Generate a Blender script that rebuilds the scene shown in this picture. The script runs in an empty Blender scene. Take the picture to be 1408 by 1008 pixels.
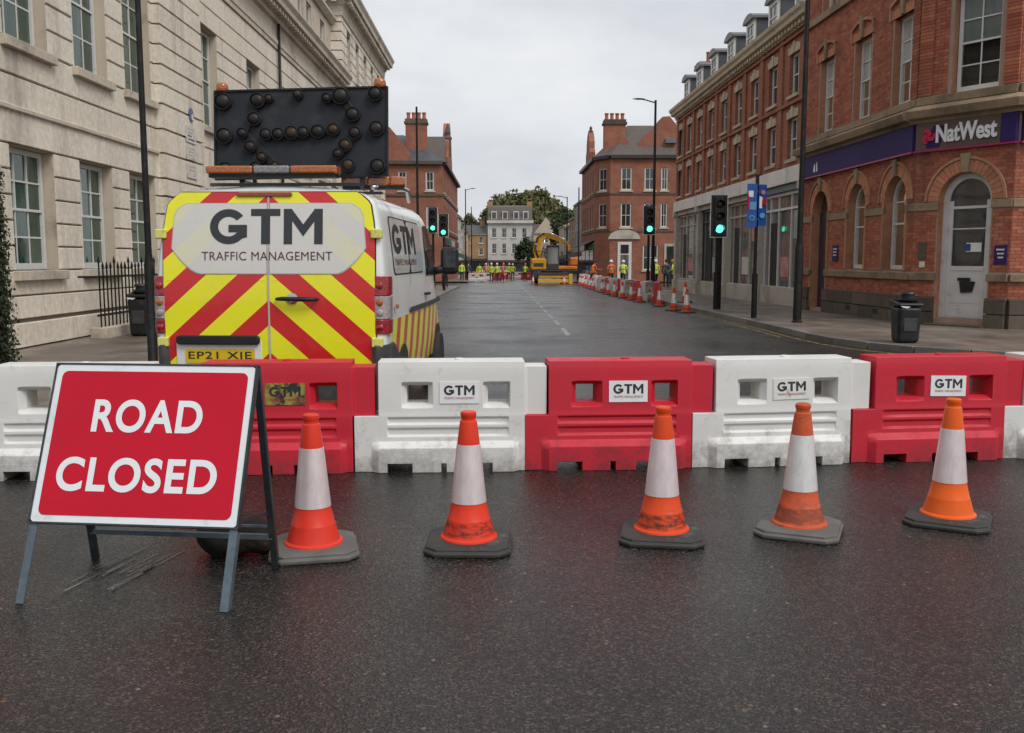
import bpy, bmesh, math, random
from mathutils import Vector, Matrix, Euler, noise

random.seed(7)
R = math.radians
SC = bpy.context.scene
COL = SC.collection

# ------------------------------------------------------------------ camera
cam_data = bpy.data.cameras.new('camera')
cam_data.sensor_width = 36.0
cam_data.lens = 33.24
cam_data.clip_end = 3000.0
cam = bpy.data.objects.new('camera', cam_data)
COL.objects.link(cam)
cam.location = (0.0, 0.0, 1.62)
cam.rotation_euler = (R(90.0 - 6.49), 0.0, R(-0.617))
SC.camera = cam

# ------------------------------------------------------------------ sky and sun (overcast)
SUN_EL, SUN_AZ = 50.0, 138.0          # azimuth measured from +Y towards +X: from behind the camera, to the right
world = bpy.data.worlds.new('World'); SC.world = world
world.use_nodes = True
wn, wl = world.node_tree.nodes, world.node_tree.links
wn.clear()
w_out = wn.new('ShaderNodeOutputWorld'); w_bg = wn.new('ShaderNodeBackground')
sky = wn.new('ShaderNodeTexSky'); sky.sky_type = 'NISHITA'; sky.sun_disc = False
sky.sun_elevation = R(SUN_EL); sky.sun_rotation = R(SUN_AZ)
sky.air_density = 1.0; sky.dust_density = 4.0; sky.ozone_density = 1.0
w_hs = wn.new('ShaderNodeHueSaturation'); w_hs.inputs['Saturation'].default_value = 0.12
w_tc = wn.new('ShaderNodeTexCoord'); w_map = wn.new('ShaderNodeMapping'); w_map.inputs['Scale'].default_value = (1.6, 1.6, 4.0)
w_no = wn.new('ShaderNodeTexNoise'); w_no.inputs['Scale'].default_value = 1.9; w_no.inputs['Detail'].default_value = 5.0
w_no.inputs['Roughness'].default_value = 0.55
w_rp = wn.new('ShaderNodeValToRGB')
w_rp.color_ramp.elements[0].position = 0.3; w_rp.color_ramp.elements[0].color = (6.2, 6.6, 7.2, 1)
w_rp.color_ramp.elements[1].position = 0.7; w_rp.color_ramp.elements[1].color = (9.0, 9.15, 9.4, 1)
w_mx = wn.new('ShaderNodeMixRGB'); w_mx.inputs['Fac'].default_value = 0.85     # the cloud sheet over the clear sky
wl.new(sky.outputs[0], w_hs.inputs['Color']); wl.new(w_hs.outputs[0], w_mx.inputs['Color1'])
wl.new(w_tc.outputs['Generated'], w_map.inputs['Vector']); wl.new(w_map.outputs[0], w_no.inputs['Vector'])
wl.new(w_no.outputs['Fac'], w_rp.inputs['Fac']); wl.new(w_rp.outputs[0], w_mx.inputs['Color2'])
wl.new(w_mx.outputs[0], w_bg.inputs['Color']); w_bg.inputs['Strength'].default_value = 0.085
wl.new(w_bg.outputs[0], w_out.inputs['Surface'])

sun_data = bpy.data.lights.new('sun', 'SUN')
sun_data.energy = 1.5; sun_data.angle = R(26.0); sun_data.color = (1.0, 0.975, 0.94)
sun = bpy.data.objects.new('sun', sun_data); COL.objects.link(sun)
_d = Vector((math.sin(R(SUN_AZ)) * math.cos(R(SUN_EL)), math.cos(R(SUN_AZ)) * math.cos(R(SUN_EL)), math.sin(R(SUN_EL))))
sun.rotation_euler = (-_d).to_track_quat('-Z', 'Y').to_euler()
sun.location = (0, 0, 30)

vs = SC.view_settings
vs.view_transform = 'Standard'; vs.look = 'None'; vs.exposure = 0.32; vs.gamma = 1.0; vs.use_curve_mapping = False
SC.cycles.max_bounces = 6; SC.cycles.diffuse_bounces = 3; SC.cycles.glossy_bounces = 3; SC.cycles.transparent_max_bounces = 8
SC.cycles.caustics_reflective = False; SC.cycles.caustics_refractive = False

# ------------------------------------------------------------------ helpers
def gz(y):
    "level of the road: flat near the closure, then a gentle fall down the street"
    return 0.0 if y < 22 else -(y - 22) * 0.008

def tag(o, label, cat, group=None):
    o['label'] = label; o['category'] = cat
    if group: o['group'] = group
    return o

def structure(o):
    o['kind'] = 'structure'; return o

def empty(name, loc=(0, 0, 0), rz=0.0, label=None, cat=None, group=None):
    o = bpy.data.objects.new(name, None); COL.objects.link(o)
    o.location = loc; o.rotation_euler = (0, 0, rz); o.empty_display_size = 0.2
    if label: tag(o, label, cat, group)
    return o

def mesh_obj(name, me, mats, parent=None):
    o = bpy.data.objects.new(name, me); COL.objects.link(o)
    for m in (mats if isinstance(mats, (list, tuple)) else [mats]):
        if len(me.materials) < 8: me.materials.append(m)
    if parent is not None: o.parent = parent
    return o

def copy_tree(o, parent=None):
    c = o.copy(); COL.objects.link(c)
    if parent is not None: c.parent = parent
    for ch in list(o.children): copy_tree(ch, c)
    return c

class Frame:
    "a wall plane: u runs along it, v is up, w is out of it"
    def __init__(s, p0, p1, base=0.0, out=None):
        s.o = Vector((p0[0], p0[1], base)); d = Vector((p1[0] - p0[0], p1[1] - p0[1], 0)); s.L = d.length
        s.u = d.normalized(); n = Vector((s.u.y, -s.u.x, 0))
        if out is not None and n.dot(Vector((out[0], out[1], 0))) < 0: n = -n
        s.n = n
    def p(s, u, v, w=0.0):
        q = s.o + s.u * u + s.n * w
        return (q.x, q.y, q.z + v)

class MB:
    def __init__(s): s.v = []; s.f = []; s.mi = []
    def add(s, vs_, fs, mi=0):
        b = len(s.v); s.v.extend([tuple(p) for p in vs_])
        for f in fs: s.f.append([b + i for i in f]); s.mi.append(mi)
        return s
    def hexa(s, p, mi=0):
        return s.add(p, [(0, 3, 2, 1), (4, 5, 6, 7), (0, 1, 5, 4), (1, 2, 6, 5), (2, 3, 7, 6), (3, 0, 4, 7)], mi)
    def box(s, x0, x1, y0, y1, z0, z1, mi=0):
        return s.hexa([(x0, y0, z0), (x1, y0, z0), (x1, y1, z0), (x0, y1, z0), (x0, y0, z1), (x1, y0, z1), (x1, y1, z1), (x0, y1, z1)], mi)
    def fbox(s, F, u0, u1, v0, v1, w0, w1, mi=0):
        return s.hexa([F.p(u0, v0, w0), F.p(u1, v0, w0), F.p(u1, v0, w1), F.p(u0, v0, w1), F.p(u0, v1, w0), F.p(u1, v1, w0), F.p(u1, v1, w1), F.p(u0, v1, w1)], mi)
    def fquad(s, F, u0, u1, v0, v1, w, mi=0):
        return s.add([F.p(u0, v0, w), F.p(u1, v0, w), F.p(u1, v1, w), F.p(u0, v1, w)], [(0, 1, 2, 3)], mi)
    def bar(s, p0, p1, a, b, up=(0, 0, 1), mi=0):
        "a rectangular bar from p0 to p1, a wide and b deep"
        p0, p1 = Vector(p0), Vector(p1); d = (p1 - p0).normalized(); up = Vector(up)
        if abs(d.dot(up)) > 0.98: up = Vector((0, 1, 0))
        x = d.cross(up).normalized() * a / 2; y = d.cross(x).normalized() * b / 2
        return s.hexa([p0 - x - y, p0 + x - y, p0 + x + y, p0 - x + y, p1 - x - y, p1 + x - y, p1 + x + y, p1 - x + y], mi)
    def path(s, pts, rad, n=8, mi=0, cap=True):
        pts = [Vector(p) for p in pts]; rad = rad if isinstance(rad, (list, tuple)) else [rad] * len(pts)
        rings = []; b = len(s.v); ref = None
        for i, p in enumerate(pts):
            d = (pts[min(i + 1, len(pts) - 1)] - pts[max(i - 1, 0)]).normalized()
            if ref is None: ref = Vector((1, 0, 0)) if abs(d.x) < 0.8 else Vector((0, 1, 0))
            x = (ref - d * ref.dot(d)).normalized(); y = d.cross(x); ref = x
            for k in range(n):
                a = 2 * math.pi * k / n
                s.v.append(tuple(p + (x * math.cos(a) + y * math.sin(a)) * rad[i]))
        for i in range(len(pts) - 1):
            for k in range(n):
                s.f.append([b + i * n + k, b + i * n + (k + 1) % n, b + (i + 1) * n + (k + 1) % n, b + (i + 1) * n + k]); s.mi.append(mi)
        if cap:
            s.f.append([b + k for k in range(n)][::-1]); s.mi.append(mi)
            s.f.append([b + (len(pts) - 1) * n + k for k in range(n)]); s.mi.append(mi)
        return s
    def lathe(s, prof, n=24, c=(0, 0, 0), M=None, mi=0, cap=True):
        b = len(s.v)
        for r, z in prof:
            for k in range(n):
                a = 2 * math.pi * k / n; p = Vector((r * math.cos(a), r * math.sin(a), z))
                if M is not None: p = M @ p
                s.v.append((p.x + c[0], p.y + c[1], p.z + c[2]))
        for i in range(len(prof) - 1):
            for k in range(n):
                s.f.append([b + i * n + k, b + i * n + (k + 1) % n, b + (i + 1) * n + (k + 1) % n, b + (i + 1) * n + k]); s.mi.append(mi)
        if cap:
            s.f.append([b + k for k in range(n)][::-1]); s.mi.append(mi)
            e = b + (len(prof) - 1) * n; s.f.append([e + k for k in range(n)]); s.mi.append(mi)
        return s
    def prism(s, poly, fn0, fn1, mi=0):
        "poly: 2d outline; fn0/fn1 map it to the two 3d ends"
        b = len(s.v); n = len(poly)
        s.v.extend([tuple(fn0(*p)) for p in poly]); s.v.extend([tuple(fn1(*p)) for p in poly])
        s.f.append([b + i for i in range(n)][::-1]); s.mi.append(mi)
        s.f.append([b + n + i for i in range(n)]); s.mi.append(mi)
        for i in range(n):
            j = (i + 1) % n; s.f.append([b + i, b + j, b + n + j, b + n + i]); s.mi.append(mi)
        return s
    def build(s, name, mats, parent=None, smooth=False, bevel=0.0, seg=2, normals=True, merge=False, auto=None, origin=None):
        me = bpy.data.meshes.new(name)
        o3 = origin
        if o3 is None and parent is not None:
            r = parent
            while r.parent is not None: r = r.parent
            o3 = r.location if r.get('world_built') else None
        if o3 is not None:
            ox, oy, oz = o3; V = [(x - ox, y - oy, z - oz) for x, y, z in s.v]
        else: V = s.v
        me.from_pydata(V, [], s.f)
        me.polygons.foreach_set('material_index', s.mi)
        if normals or merge:
            bm = bmesh.new(); bm.from_mesh(me)
            if merge: bmesh.ops.remove_doubles(bm, verts=bm.verts, dist=0.0002)
            bmesh.ops.recalc_face_normals(bm, faces=bm.faces)
            bm.to_mesh(me); bm.free()
        if smooth or bevel > 0:
            me.polygons.foreach_set('use_smooth', [True] * len(me.polygons))
        o = mesh_obj(name, me, mats, parent)
        if bevel > 0:
            md = o.modifiers.new('bevel', 'BEVEL'); md.width = bevel; md.segments = seg
            md.limit_method = 'ANGLE'; md.angle_limit = R(35); md.harden_normals = True
        elif smooth and auto is not None:
            try: me.set_sharp_from_angle(angle=R(auto))
            except Exception: pass
        return o

def root(name, loc, label, cat, group=None):
    "an Empty whose parts are written in world coordinates"
    o = empty(name, loc, 0.0, label, cat, group); o['world_built'] = 1; return o

def grid_slab(xs, zs, inside, yf, yb):
    "a slab cut from a grid: cells where inside() holds, front and back depth functions, closed rims"
    m = MB(); nx, nz = len(xs), len(zs)
    for z in zs:
        for x in xs: m.v.append((x, yf(x, z), z))
    off = nx * nz
    for z in zs:
        for x in xs: m.v.append((x, yb(x, z), z))
    def on(i, j):
        return 0 <= i < nx - 1 and 0 <= j < nz - 1 and inside((xs[i] + xs[i + 1]) / 2, (zs[j] + zs[j + 1]) / 2)
    for j in range(nz - 1):
        for i in range(nx - 1):
            if not on(i, j): continue
            a, b, c, d = j * nx + i, j * nx + i + 1, (j + 1) * nx + i + 1, (j + 1) * nx + i
            m.f.append([a, b, c, d]); m.f.append([off + d, off + c, off + b, off + a])
            if not on(i, j - 1): m.f.append([b, a, off + a, off + b])
            if not on(i, j + 1): m.f.append([d, c, off + c, off + d])
            if not on(i - 1, j): m.f.append([a, d, off + d, off + a])
            if not on(i + 1, j): m.f.append([c, b, off + b, off + c])
    m.mi = [0] * len(m.f)
    used = sorted({i for f in m.f for i in f}); idx = {k: n for n, k in enumerate(used)}
    m.v = [m.v[k] for k in used]; m.f = [[idx[i] for i in f] for f in m.f]
    return m

def wall_cells(m, F, u0, u1, v0, v1, ops, w=0.0, reveal=0.0, mi=0, rmi=None):
    "a wall face with openings (a, b, c, d, arched) and their reveals"
    us = sorted({u0, u1, *[o[0] for o in ops], *[o[1] for o in ops]}); us = [u for u in us if u0 - 1e-6 <= u <= u1 + 1e-6]
    vv = sorted({v0, v1, *[o[2] for o in ops], *[o[3] for o in ops]}); vv = [v for v in vv if v0 - 1e-6 <= v <= v1 + 1e-6]
    for i in range(len(us) - 1):
        for j in range(len(vv) - 1):
            uc, vc = (us[i] + us[i + 1]) / 2, (vv[j] + vv[j + 1]) / 2
            if any(o[0] < uc < o[1] and o[2] < vc < o[3] for o in ops): continue
            m.fquad(F, us[i], us[i + 1], vv[j], vv[j + 1], w, mi)
    rm = mi if rmi is None else rmi
    for o in ops:
        a, b, c, d = o[:4]; arch = len(o) > 4 and o[4]
        if arch:
            r = (b - a) / 2; vsp = d - r; N = 14; pts = []
            for k in range(N + 1):
                t = math.pi * (1 - k / N); pts.append((a + r + r * math.cos(t), vsp + r * math.sin(t)))
            for k in range(N):
                p, q = pts[k], pts[k + 1]
                m.add([F.p(p[0], p[1], w), F.p(q[0], q[1], w), F.p(q[0], d, w), F.p(p[0], d, w)], [(0, 1, 2, 3)], mi)
                if reveal: m.add([F.p(p[0], p[1], w), F.p(q[0], q[1], w), F.p(q[0], q[1], w - reveal), F.p(p[0], p[1], w - reveal)], [(0, 1, 2, 3)], rm)
            top = vsp
        else: top = d
        if reveal:
            for u in (a, b): m.add([F.p(u, c, w), F.p(u, top, w), F.p(u, top, w - reveal), F.p(u, c, w - reveal)], [(0, 1, 2, 3)], rm)
            m.add([F.p(a, c, w), F.p(b, c, w), F.p(b, c, w - reveal), F.p(a, c, w - reveal)], [(0, 1, 2, 3)], rm)
            if not arch: m.add([F.p(a, d, w), F.p(b, d, w), F.p(b, d, w - reveal), F.p(a, d, w - reveal)], [(0, 1, 2, 3)], rm)
    return m

_tc = {}
def text2d(body, bold=0.0, spacing=1.0, shear=0.0):
    "flat outline of a word as (verts2d, faces), x from 0 to 1 and height h relative to its width"
    key = (body, bold, spacing, shear)
    if key in _tc: return _tc[key]
    cu = bpy.data.curves.new('lettering', 'FONT'); cu.body = body; cu.size = 1.0; cu.offset = bold
    cu.space_character = spacing; cu.shear = shear; cu.resolution_u = 10; cu.dimensions = '2D'; cu.fill_mode = 'FRONT'
    ob = bpy.data.objects.new('lettering', cu); COL.objects.link(ob)
    dg = bpy.context.evaluated_depsgraph_get()
    me = bpy.data.meshes.new_from_object(ob.evaluated_get(dg))
    vv = [(v.co.x, v.co.y) for v in me.vertices]; ff = [list(p.vertices) for p in me.polygons]
    bpy.data.objects.remove(ob); bpy.data.curves.remove(cu); bpy.data.meshes.remove(me)
    x0, x1 = min(p[0] for p in vv), max(p[0] for p in vv); y0, y1 = min(p[1] for p in vv), max(p[1] for p in vv)
    vv = [((p[0] - x0) / (x1 - x0), (p[1] - y0) / (y1 - y0)) for p in vv]
    _tc[key] = (vv, ff); return _tc[key]

def text_mb(body, fn, w, h, bold=0.0, spacing=1.0, shear=0.0, mb=None):
    "lettering w wide and h high, mapped to 3d by fn(x, y) with x, y from its lower left corner"
    vv, ff = text2d(body, bold, spacing, shear); m = mb or MB()
    m.add([fn(x * w, y * h) for x, y in vv], ff)
    return m

def gtm2d():
    "the three heavy letters of the firm's name as outlines in a 0..1 box: G, T and M"
    vv, ff = [], []
    def poly(P): b = len(vv); vv.extend(P); ff.append([b + i for i in range(len(P))])
    cx, cy, ro, rox, st = .165, .5, .5, .165, .30        # G: an open ring with a bar
    N = 22; a0, a1 = R(38), R(330)
    for k in range(N):
        t0, t1 = a0 + (a1 - a0) * k / N, a0 + (a1 - a0) * (k + 1) / N
        poly([(cx + rox * math.cos(t0), cy + ro * math.sin(t0)), (cx + rox * math.cos(t1), cy + ro * math.sin(t1)), (cx + rox * .56 * math.cos(t1), cy + ro * (.56) * math.sin(t1)), (cx + rox * .56 * math.cos(t0), cy + ro * .56 * math.sin(t0))])
    poly([(cx + .0, .34), (cx + .165, .34), (cx + .165, .55), (cx + .0, .55)]); poly([(cx + .09, .14), (cx + .165, .20), (cx + .165, .36), (cx + .09, .36)])
    poly([(.365, .80), (.625, .80), (.625, 1.0), (.365, 1.0)]); poly([(.455, 0), (.535, 0), (.535, .81), (.455, .81)])
    poly([(.655, 0), (.73, 0), (.73, 1.0), (.655, 1.0)]); poly([(.925, 0), (1.0, 0), (1.0, 1.0), (.925, 1.0)])
    poly([(.725, 1.0), (.73, .66), (.8275, .22), (.8275, .56)][:4]); poly([(.93, 1.0), (.8275, .56), (.8275, .22), (.93, .66)])
    return vv, ff
def gtm_mb(fn, w, h):
    vv, ff = gtm2d(); m = MB(); m.add([fn(x * w, y * h) for x, y in vv], ff); return m

# ------------------------------------------------------------------ materials
def node_mat(name):
    m = bpy.data.materials.new(name); m.use_nodes = True
    n, l = m.node_tree.nodes, m.node_tree.links
    return m, n, l, n['Principled BSDF']

def ramp(n, l, src, stops):
    r = n.new('ShaderNodeValToRGB')
    e = r.color_ramp.elements
    while len(e) < len(stops): e.new(0.5)
    for k, (p, c) in enumerate(stops):
        e[k].position = p; e[k].color = (c, c, c, 1) if isinstance(c, (int, float)) else (c[0], c[1], c[2], 1)
    l.new(src, r.inputs['Fac']); return r.outputs['Color']

def tex_noise(n, l, scale, detail=4.0, rough=0.55, vec=None, stretch=None, obj=True):
    t = n.new('ShaderNodeTexNoise'); t.inputs['Scale'].default_value = scale; t.inputs['Detail'].default_value = detail; t.inputs['Roughness'].default_value = rough
    if vec is None:
        g = n.new('ShaderNodeNewGeometry') if not obj else n.new('ShaderNodeTexCoord')
        vec = g.outputs['Position'] if not obj else g.outputs['Object']
    if stretch:
        mp = n.new('ShaderNodeMapping'); mp.inputs['Scale'].default_value = stretch; l.new(vec, mp.inputs['Vector']); vec = mp.outputs[0]
    l.new(vec, t.inputs['Vector']); return t.outputs['Fac']

def mix(n, l, fac, c1, c2, blend='MIX'):
    m = n.new('ShaderNodeMixRGB'); m.blend_type = blend
    for s, c in ((m.inputs['Color1'], c1), (m.inputs['Color2'], c2)):
        if hasattr(c, 'is_linked') or hasattr(c, 'node'): l.new(c, s)
        else: s.default_value = (c[0], c[1], c[2], 1)
    if isinstance(fac, (int, float)): m.inputs['Fac'].default_value = fac
    else: l.new(fac, m.inputs['Fac'])
    return m.outputs[0]

def math_n(n, l, op, a, b=None, clamp=False):
    m = n.new('ShaderNodeMath'); m.operation = op; m.use_clamp = clamp
    for i, v in enumerate((a, b)):
        if v is None: continue
        if isinstance(v, (int, float)): m.inputs[i].default_value = v
        else: l.new(v, m.inputs[i])
    return m.outputs[0]

def bump(n, l, b, height, strength=0.3, dist=0.01):
    bn = n.new('ShaderNodeBump'); bn.inputs['Strength'].default_value = strength; bn.inputs['Distance'].default_value = dist
    l.new(height, bn.inputs['Height']); l.new(bn.outputs[0], b.inputs['Normal'])

def surf(name, c1, c2=None, rough=0.6, scale=3.0, detail=5.0, bumps=0.0, bscale=40.0, metal=0.0, spec=0.5, dirt=None, dirt_scale=2.0, dirt_lo=0.55, dirt_hi=0.75, stretch=None, world=False, coat=0.0, bdist=0.01):
    "paint, stone, plastic ...: two tones mixed by noise, blotches of dirt, fine relief"
    m, n, l, b = node_mat(name)
    c2 = c2 or tuple(x * 0.82 for x in c1)
    f = ramp(n, l, tex_noise(n, l, scale, detail, stretch=stretch, obj=not world), [(0.3, 0.0), (0.7, 1.0)])
    col = mix(n, l, f, c1, c2)
    if dirt:
        d = ramp(n, l, tex_noise(n, l, dirt_scale, 8.0, 0.65, stretch=stretch, obj=not world), [(dirt_lo, 0.0), (dirt_hi, 1.0)])
        col = mix(n, l, d, col, dirt)
    l.new(col, b.inputs['Base Color'])
    b.inputs['Roughness'].default_value = rough; b.inputs['Metallic'].default_value = metal
    b.inputs['Specular IOR Level'].default_value = spec
    if coat: b.inputs['Coat Weight'].default_value = coat; b.inputs['Coat Roughness'].default_value = 0.06
    if bumps: bump(n, l, b, tex_noise(n, l, bscale, 4.0, obj=not world), bumps, bdist)
    return m

def emit(name, c, s):
    m, n, l, b = node_mat(name)
    b.inputs['Base Color'].default_value = (c[0] * .3, c[1] * .3, c[2] * .3, 1)
    b.inputs['Emission Color'].default_value = (*c, 1); b.inputs['Emission Strength'].default_value = s
    return m

def pieces_mat(name, tones, rough=0.85, bumps=0.4, bscale=60.0, mortar=None, stain=None, stain_scale=0.6, spec=0.3, st=(0.55, 0.75), bdist=0.006, sstretch=None):
    "bricks or stones: each piece has a tone of its own (island and object random), plus grain and stains"
    m, n, l, b = node_mat(name)
    g = n.new('ShaderNodeNewGeometry'); oi = n.new('ShaderNodeObjectInfo')
    f = math_n(n, l, 'FRACT', math_n(n, l, 'ADD', g.outputs['Random Per Island'], oi.outputs['Random']))
    r = n.new('ShaderNodeValToRGB'); e = r.color_ramp.elements
    while len(e) < len(tones): e.new(0.5)
    for k, c in enumerate(tones): e[k].position = k / max(1, len(tones) - 1); e[k].color = (*c, 1)
    l.new(f, r.inputs['Fac'])
    gr = tex_noise(n, l, 9.0, 6.0, 0.7, vec=g.outputs['Position'])
    col = mix(n, l, ramp(n, l, gr, [(0.25, 0.78), (0.75, 1.15)]), (0, 0, 0), r.outputs[0]) if False else mix(n, l, 1.0, r.outputs[0], ramp(n, l, gr, [(0.25, 0.75), (0.75, 1.18)]), 'MULTIPLY')
    if stain:
        d = ramp(n, l, tex_noise(n, l, stain_scale, 8.0, 0.68, vec=g.outputs['Position'], stretch=sstretch), [(st[0], 0.0), (st[1], 0.85)])
        col = mix(n, l, d, col, stain)
    l.new(col, b.inputs['Base Color']); b.inputs['Roughness'].default_value = rough; b.inputs['Specular IOR Level'].default_value = spec
    bump(n, l, b, tex_noise(n, l, bscale, 4.0, vec=g.outputs['Position']), bumps, bdist)
    return m

def brick_tex_mat(name, c1, c2, mortar, F_u, rough=0.85):
    "brickwork too far off to pick bricks apart: running along the direction F_u, up is z"
    m, n, l, b = node_mat(name)
    g = n.new('ShaderNodeNewGeometry')
    dot = n.new('ShaderNodeVectorMath'); dot.operation = 'DOT_PRODUCT'; dot.inputs[1].default_value = (F_u[0], F_u[1], 0); l.new(g.outputs['Position'], dot.inputs[0])
    sx = n.new('ShaderNodeSeparateXYZ'); l.new(g.outputs['Position'], sx.inputs[0])
    cb = n.new('ShaderNodeCombineXYZ'); l.new(dot.outputs['Value'], cb.inputs[0]); l.new(sx.outputs[2], cb.inputs[1])
    t = n.new('ShaderNodeTexBrick'); t.inputs['Scale'].default_value = 1.0; t.inputs['Brick Width'].default_value = 0.235; t.inputs['Row Height'].default_value = 0.08
    t.inputs['Mortar Size'].default_value = 0.007; t.inputs['Color1'].default_value = (*c1, 1); t.inputs['Color2'].default_value = (*c2, 1); t.inputs['Mortar'].default_value = (*mortar, 1)
    t.inputs['Bias'].default_value = -0.1
    l.new(cb.outputs[0], t.inputs['Vector'])
    nz = ramp(n, l, tex_noise(n, l, 0.9, 8.0, 0.65, vec=g.outputs['Position']), [(0.3, 0.72), (0.7, 1.15)])
    l.new(mix(n, l, 1.0, t.outputs['Color'], nz, 'MULTIPLY'), b.inputs['Base Color'])
    b.inputs['Roughness'].default_value = rough; b.inputs['Specular IOR Level'].default_value = 0.3
    bump(n, l, b, t.outputs['Fac'], -0.4, 0.01)
    return m

# ================================================================== materials shared by many things
MT = {}
def asphalt_mat(name, dry=0.0):
    m, n, l, b = node_mat(name)
    g = n.new('ShaderNodeNewGeometry'); P = g.outputs['Position']
    vo = n.new('ShaderNodeTexVoronoi'); vo.inputs['Scale'].default_value = 100.0; vo.inputs['Randomness'].default_value = 1.0; l.new(P, vo.inputs['Vector'])
    v2 = n.new('ShaderNodeTexVoronoi'); v2.inputs['Scale'].default_value = 32.0; l.new(P, v2.inputs['Vector'])
    sp = n.new('ShaderNodeSeparateColor'); l.new(vo.outputs['Color'], sp.inputs[0])
    s2 = n.new('ShaderNodeSeparateColor'); l.new(v2.outputs['Color'], s2.inputs[0])
    chip = ramp(n, l, sp.outputs[0], [(0.0, (0.005, 0.0048, 0.0048)), (0.6, (0.014, 0.0132, 0.0127)), (0.86, (0.034, 0.030, 0.027)), (1.0, (0.085, 0.066, 0.050))])
    # sparse pale and rusty chippings
    near = ramp(n, l, v2.outputs['Distance'], [(0.22, 1.0), (0.30, 0.0)])
    rare = ramp(n, l, s2.outputs[1], [(0.955, 0.0), (0.97, 1.0)])
    speck = math_n(n, l, 'MULTIPLY', near, rare)
    tone = ramp(n, l, s2.outputs[2], [(0.0, (0.16, 0.07, 0.03)), (0.5, (0.10, 0.07, 0.05)), (1.0, (0.19, 0.16, 0.13))])
    col = mix(n, l, speck, chip, tone)
    big = ramp(n, l, tex_noise(n, l, 0.35, 6.0, 0.6, vec=P), [(0.3, 0.70), (0.7, 1.3)])
    col = mix(n, l, 1.0, col, big, 'MULTIPLY')
    l.new(col, b.inputs['Base Color'])
    film = tex_noise(n, l, 0.42, 6.0, 0.62, vec=P)
    wet = ramp(n, l, film, [(0.36, 0.08), (0.64, 0.33)])
    fine = ramp(n, l, sp.outputs[1], [(0.0, 0.0), (1.0, 0.13)])
    l.new(math_n(n, l, 'ADD', wet, fine), b.inputs['Roughness'])
    b.inputs['Specular IOR Level'].default_value = 0.5
    h = math_n(n, l, 'ADD', math_n(n, l, 'MULTIPLY', vo.outputs['Distance'], 0.6), math_n(n, l, 'MULTIPLY', tex_noise(n, l, 28.0, 5.0, vec=P), 0.9))
    bump(n, l, b, math_n(n, l, 'MULTIPLY', h, ramp(n, l, film, [(0.36, 0.45), (0.64, 1.0)])), 0.8, 0.010)
    return m
MT['asphalt'] = asphalt_mat('wet_asphalt')

def paving_mat(name):
    m, n, l, b = node_mat(name)
    g = n.new('ShaderNodeNewGeometry'); P = g.outputs['Position']
    t = n.new('ShaderNodeTexBrick'); t.inputs['Scale'].default_value = 1.0; t.inputs['Brick Width'].default_value = 0.9; t.inputs['Row Height'].default_value = 0.6
    t.inputs['Mortar Size'].default_value = 0.006; t.inputs['Color1'].default_value = (0.20, 0.16, 0.13, 1); t.inputs['Color2'].default_value = (0.155, 0.125, 0.103, 1); t.inputs['Mortar'].default_value = (0.05, 0.043, 0.038, 1)
    l.new(P, t.inputs['Vector'])
    st = ramp(n, l, tex_noise(n, l, 0.8, 7.0, 0.65, vec=P, stretch=(1, .6, 1)), [(0.35, 0.55), (0.65, 1.25)])
    l.new(mix(n, l, 1.0, t.outputs['Color'], st, 'MULTIPLY'), b.inputs['Base Color'])
    l.new(ramp(n, l, tex_noise(n, l, 0.9, 5.0, vec=P), [(0.35, 0.28), (0.65, 0.65)]), b.inputs['Roughness'])
    bump(n, l, b, math_n(n, l, 'SUBTRACT', tex_noise(n, l, 45.0, 4.0, vec=P), t.outputs['Fac']), 0.35, 0.008)
    return m
MT['paving'] = paving_mat('wet_paving')
MT['kerb'] = pieces_mat('kerb_granite', [(0.15, 0.135, 0.12), (0.21, 0.19, 0.17), (0.12, 0.11, 0.10)], rough=0.5, stain=(0.07, 0.06, 0.05), spec=0.5)

def worn_paint(name, c, lo=0.42, hi=0.56):
    m, n, l, b = node_mat(name)
    g = n.new('ShaderNodeNewGeometry'); P = g.outputs['Position']
    f = ramp(n, l, tex_noise(n, l, 7.0 if lo > .41 else 13.0, 8.0, 0.75, vec=P), [(lo, 1.0), (hi, 0.0)])
    l.new(mix(n, l, tex_noise(n, l, 3.0, 4.0, vec=P), c, tuple(x * .7 for x in c)), b.inputs['Base Color']); l.new(f, b.inputs['Alpha']); b.inputs['Roughness'].default_value = 0.4
    return m
MT['worn_white'] = worn_paint('worn_white_line', (0.42, 0.41, 0.39), 0.46, 0.60)
MT['scuff_white'] = worn_paint('scuffed_white_streak', (0.34, 0.31, 0.285), 0.40, 0.46)
MT['worn_yellow'] = worn_paint('worn_yellow_line', (0.42, 0.30, 0.10), 0.44, 0.58)

# ================================================================== ground, road, pavements
YS = [-6, 0, 4, 8, 12, 16, 19, 22, 30, 40, 52, 66, 80, 100, 130, 170, 220]
def strip(name, mat, xl, xr, ys, dz, kind=True, parent=None, nx=1):
    m = MB(); rows = []
    for y in ys:
        a, b_ = xl(y), xr(y); rows.append([(a + (b_ - a) * k / nx, y, gz(y) + dz) for k in range(nx + 1)])
    for r in rows: m.v.extend(r)
    for i in range(len(rows) - 1):
        for k in range(nx):
            a = i * (nx + 1) + k; m.f.append([a, a + 1, a + nx + 2, a + nx + 1]); m.mi.append(0)
    o = m.build(name, mat, parent)
    if kind and parent is None: structure(o)
    return o
MT['soil'] = surf('ground_soil', (0.10, 0.09, 0.075), (0.06, 0.06, 0.05), rough=0.9, scale=0.2, world=True)
strip('ground', MT['soil'], lambda y: -420, lambda y: 420, [-60, 0, 22, 60, 120, 250, 500, 1200], -0.03)
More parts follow.
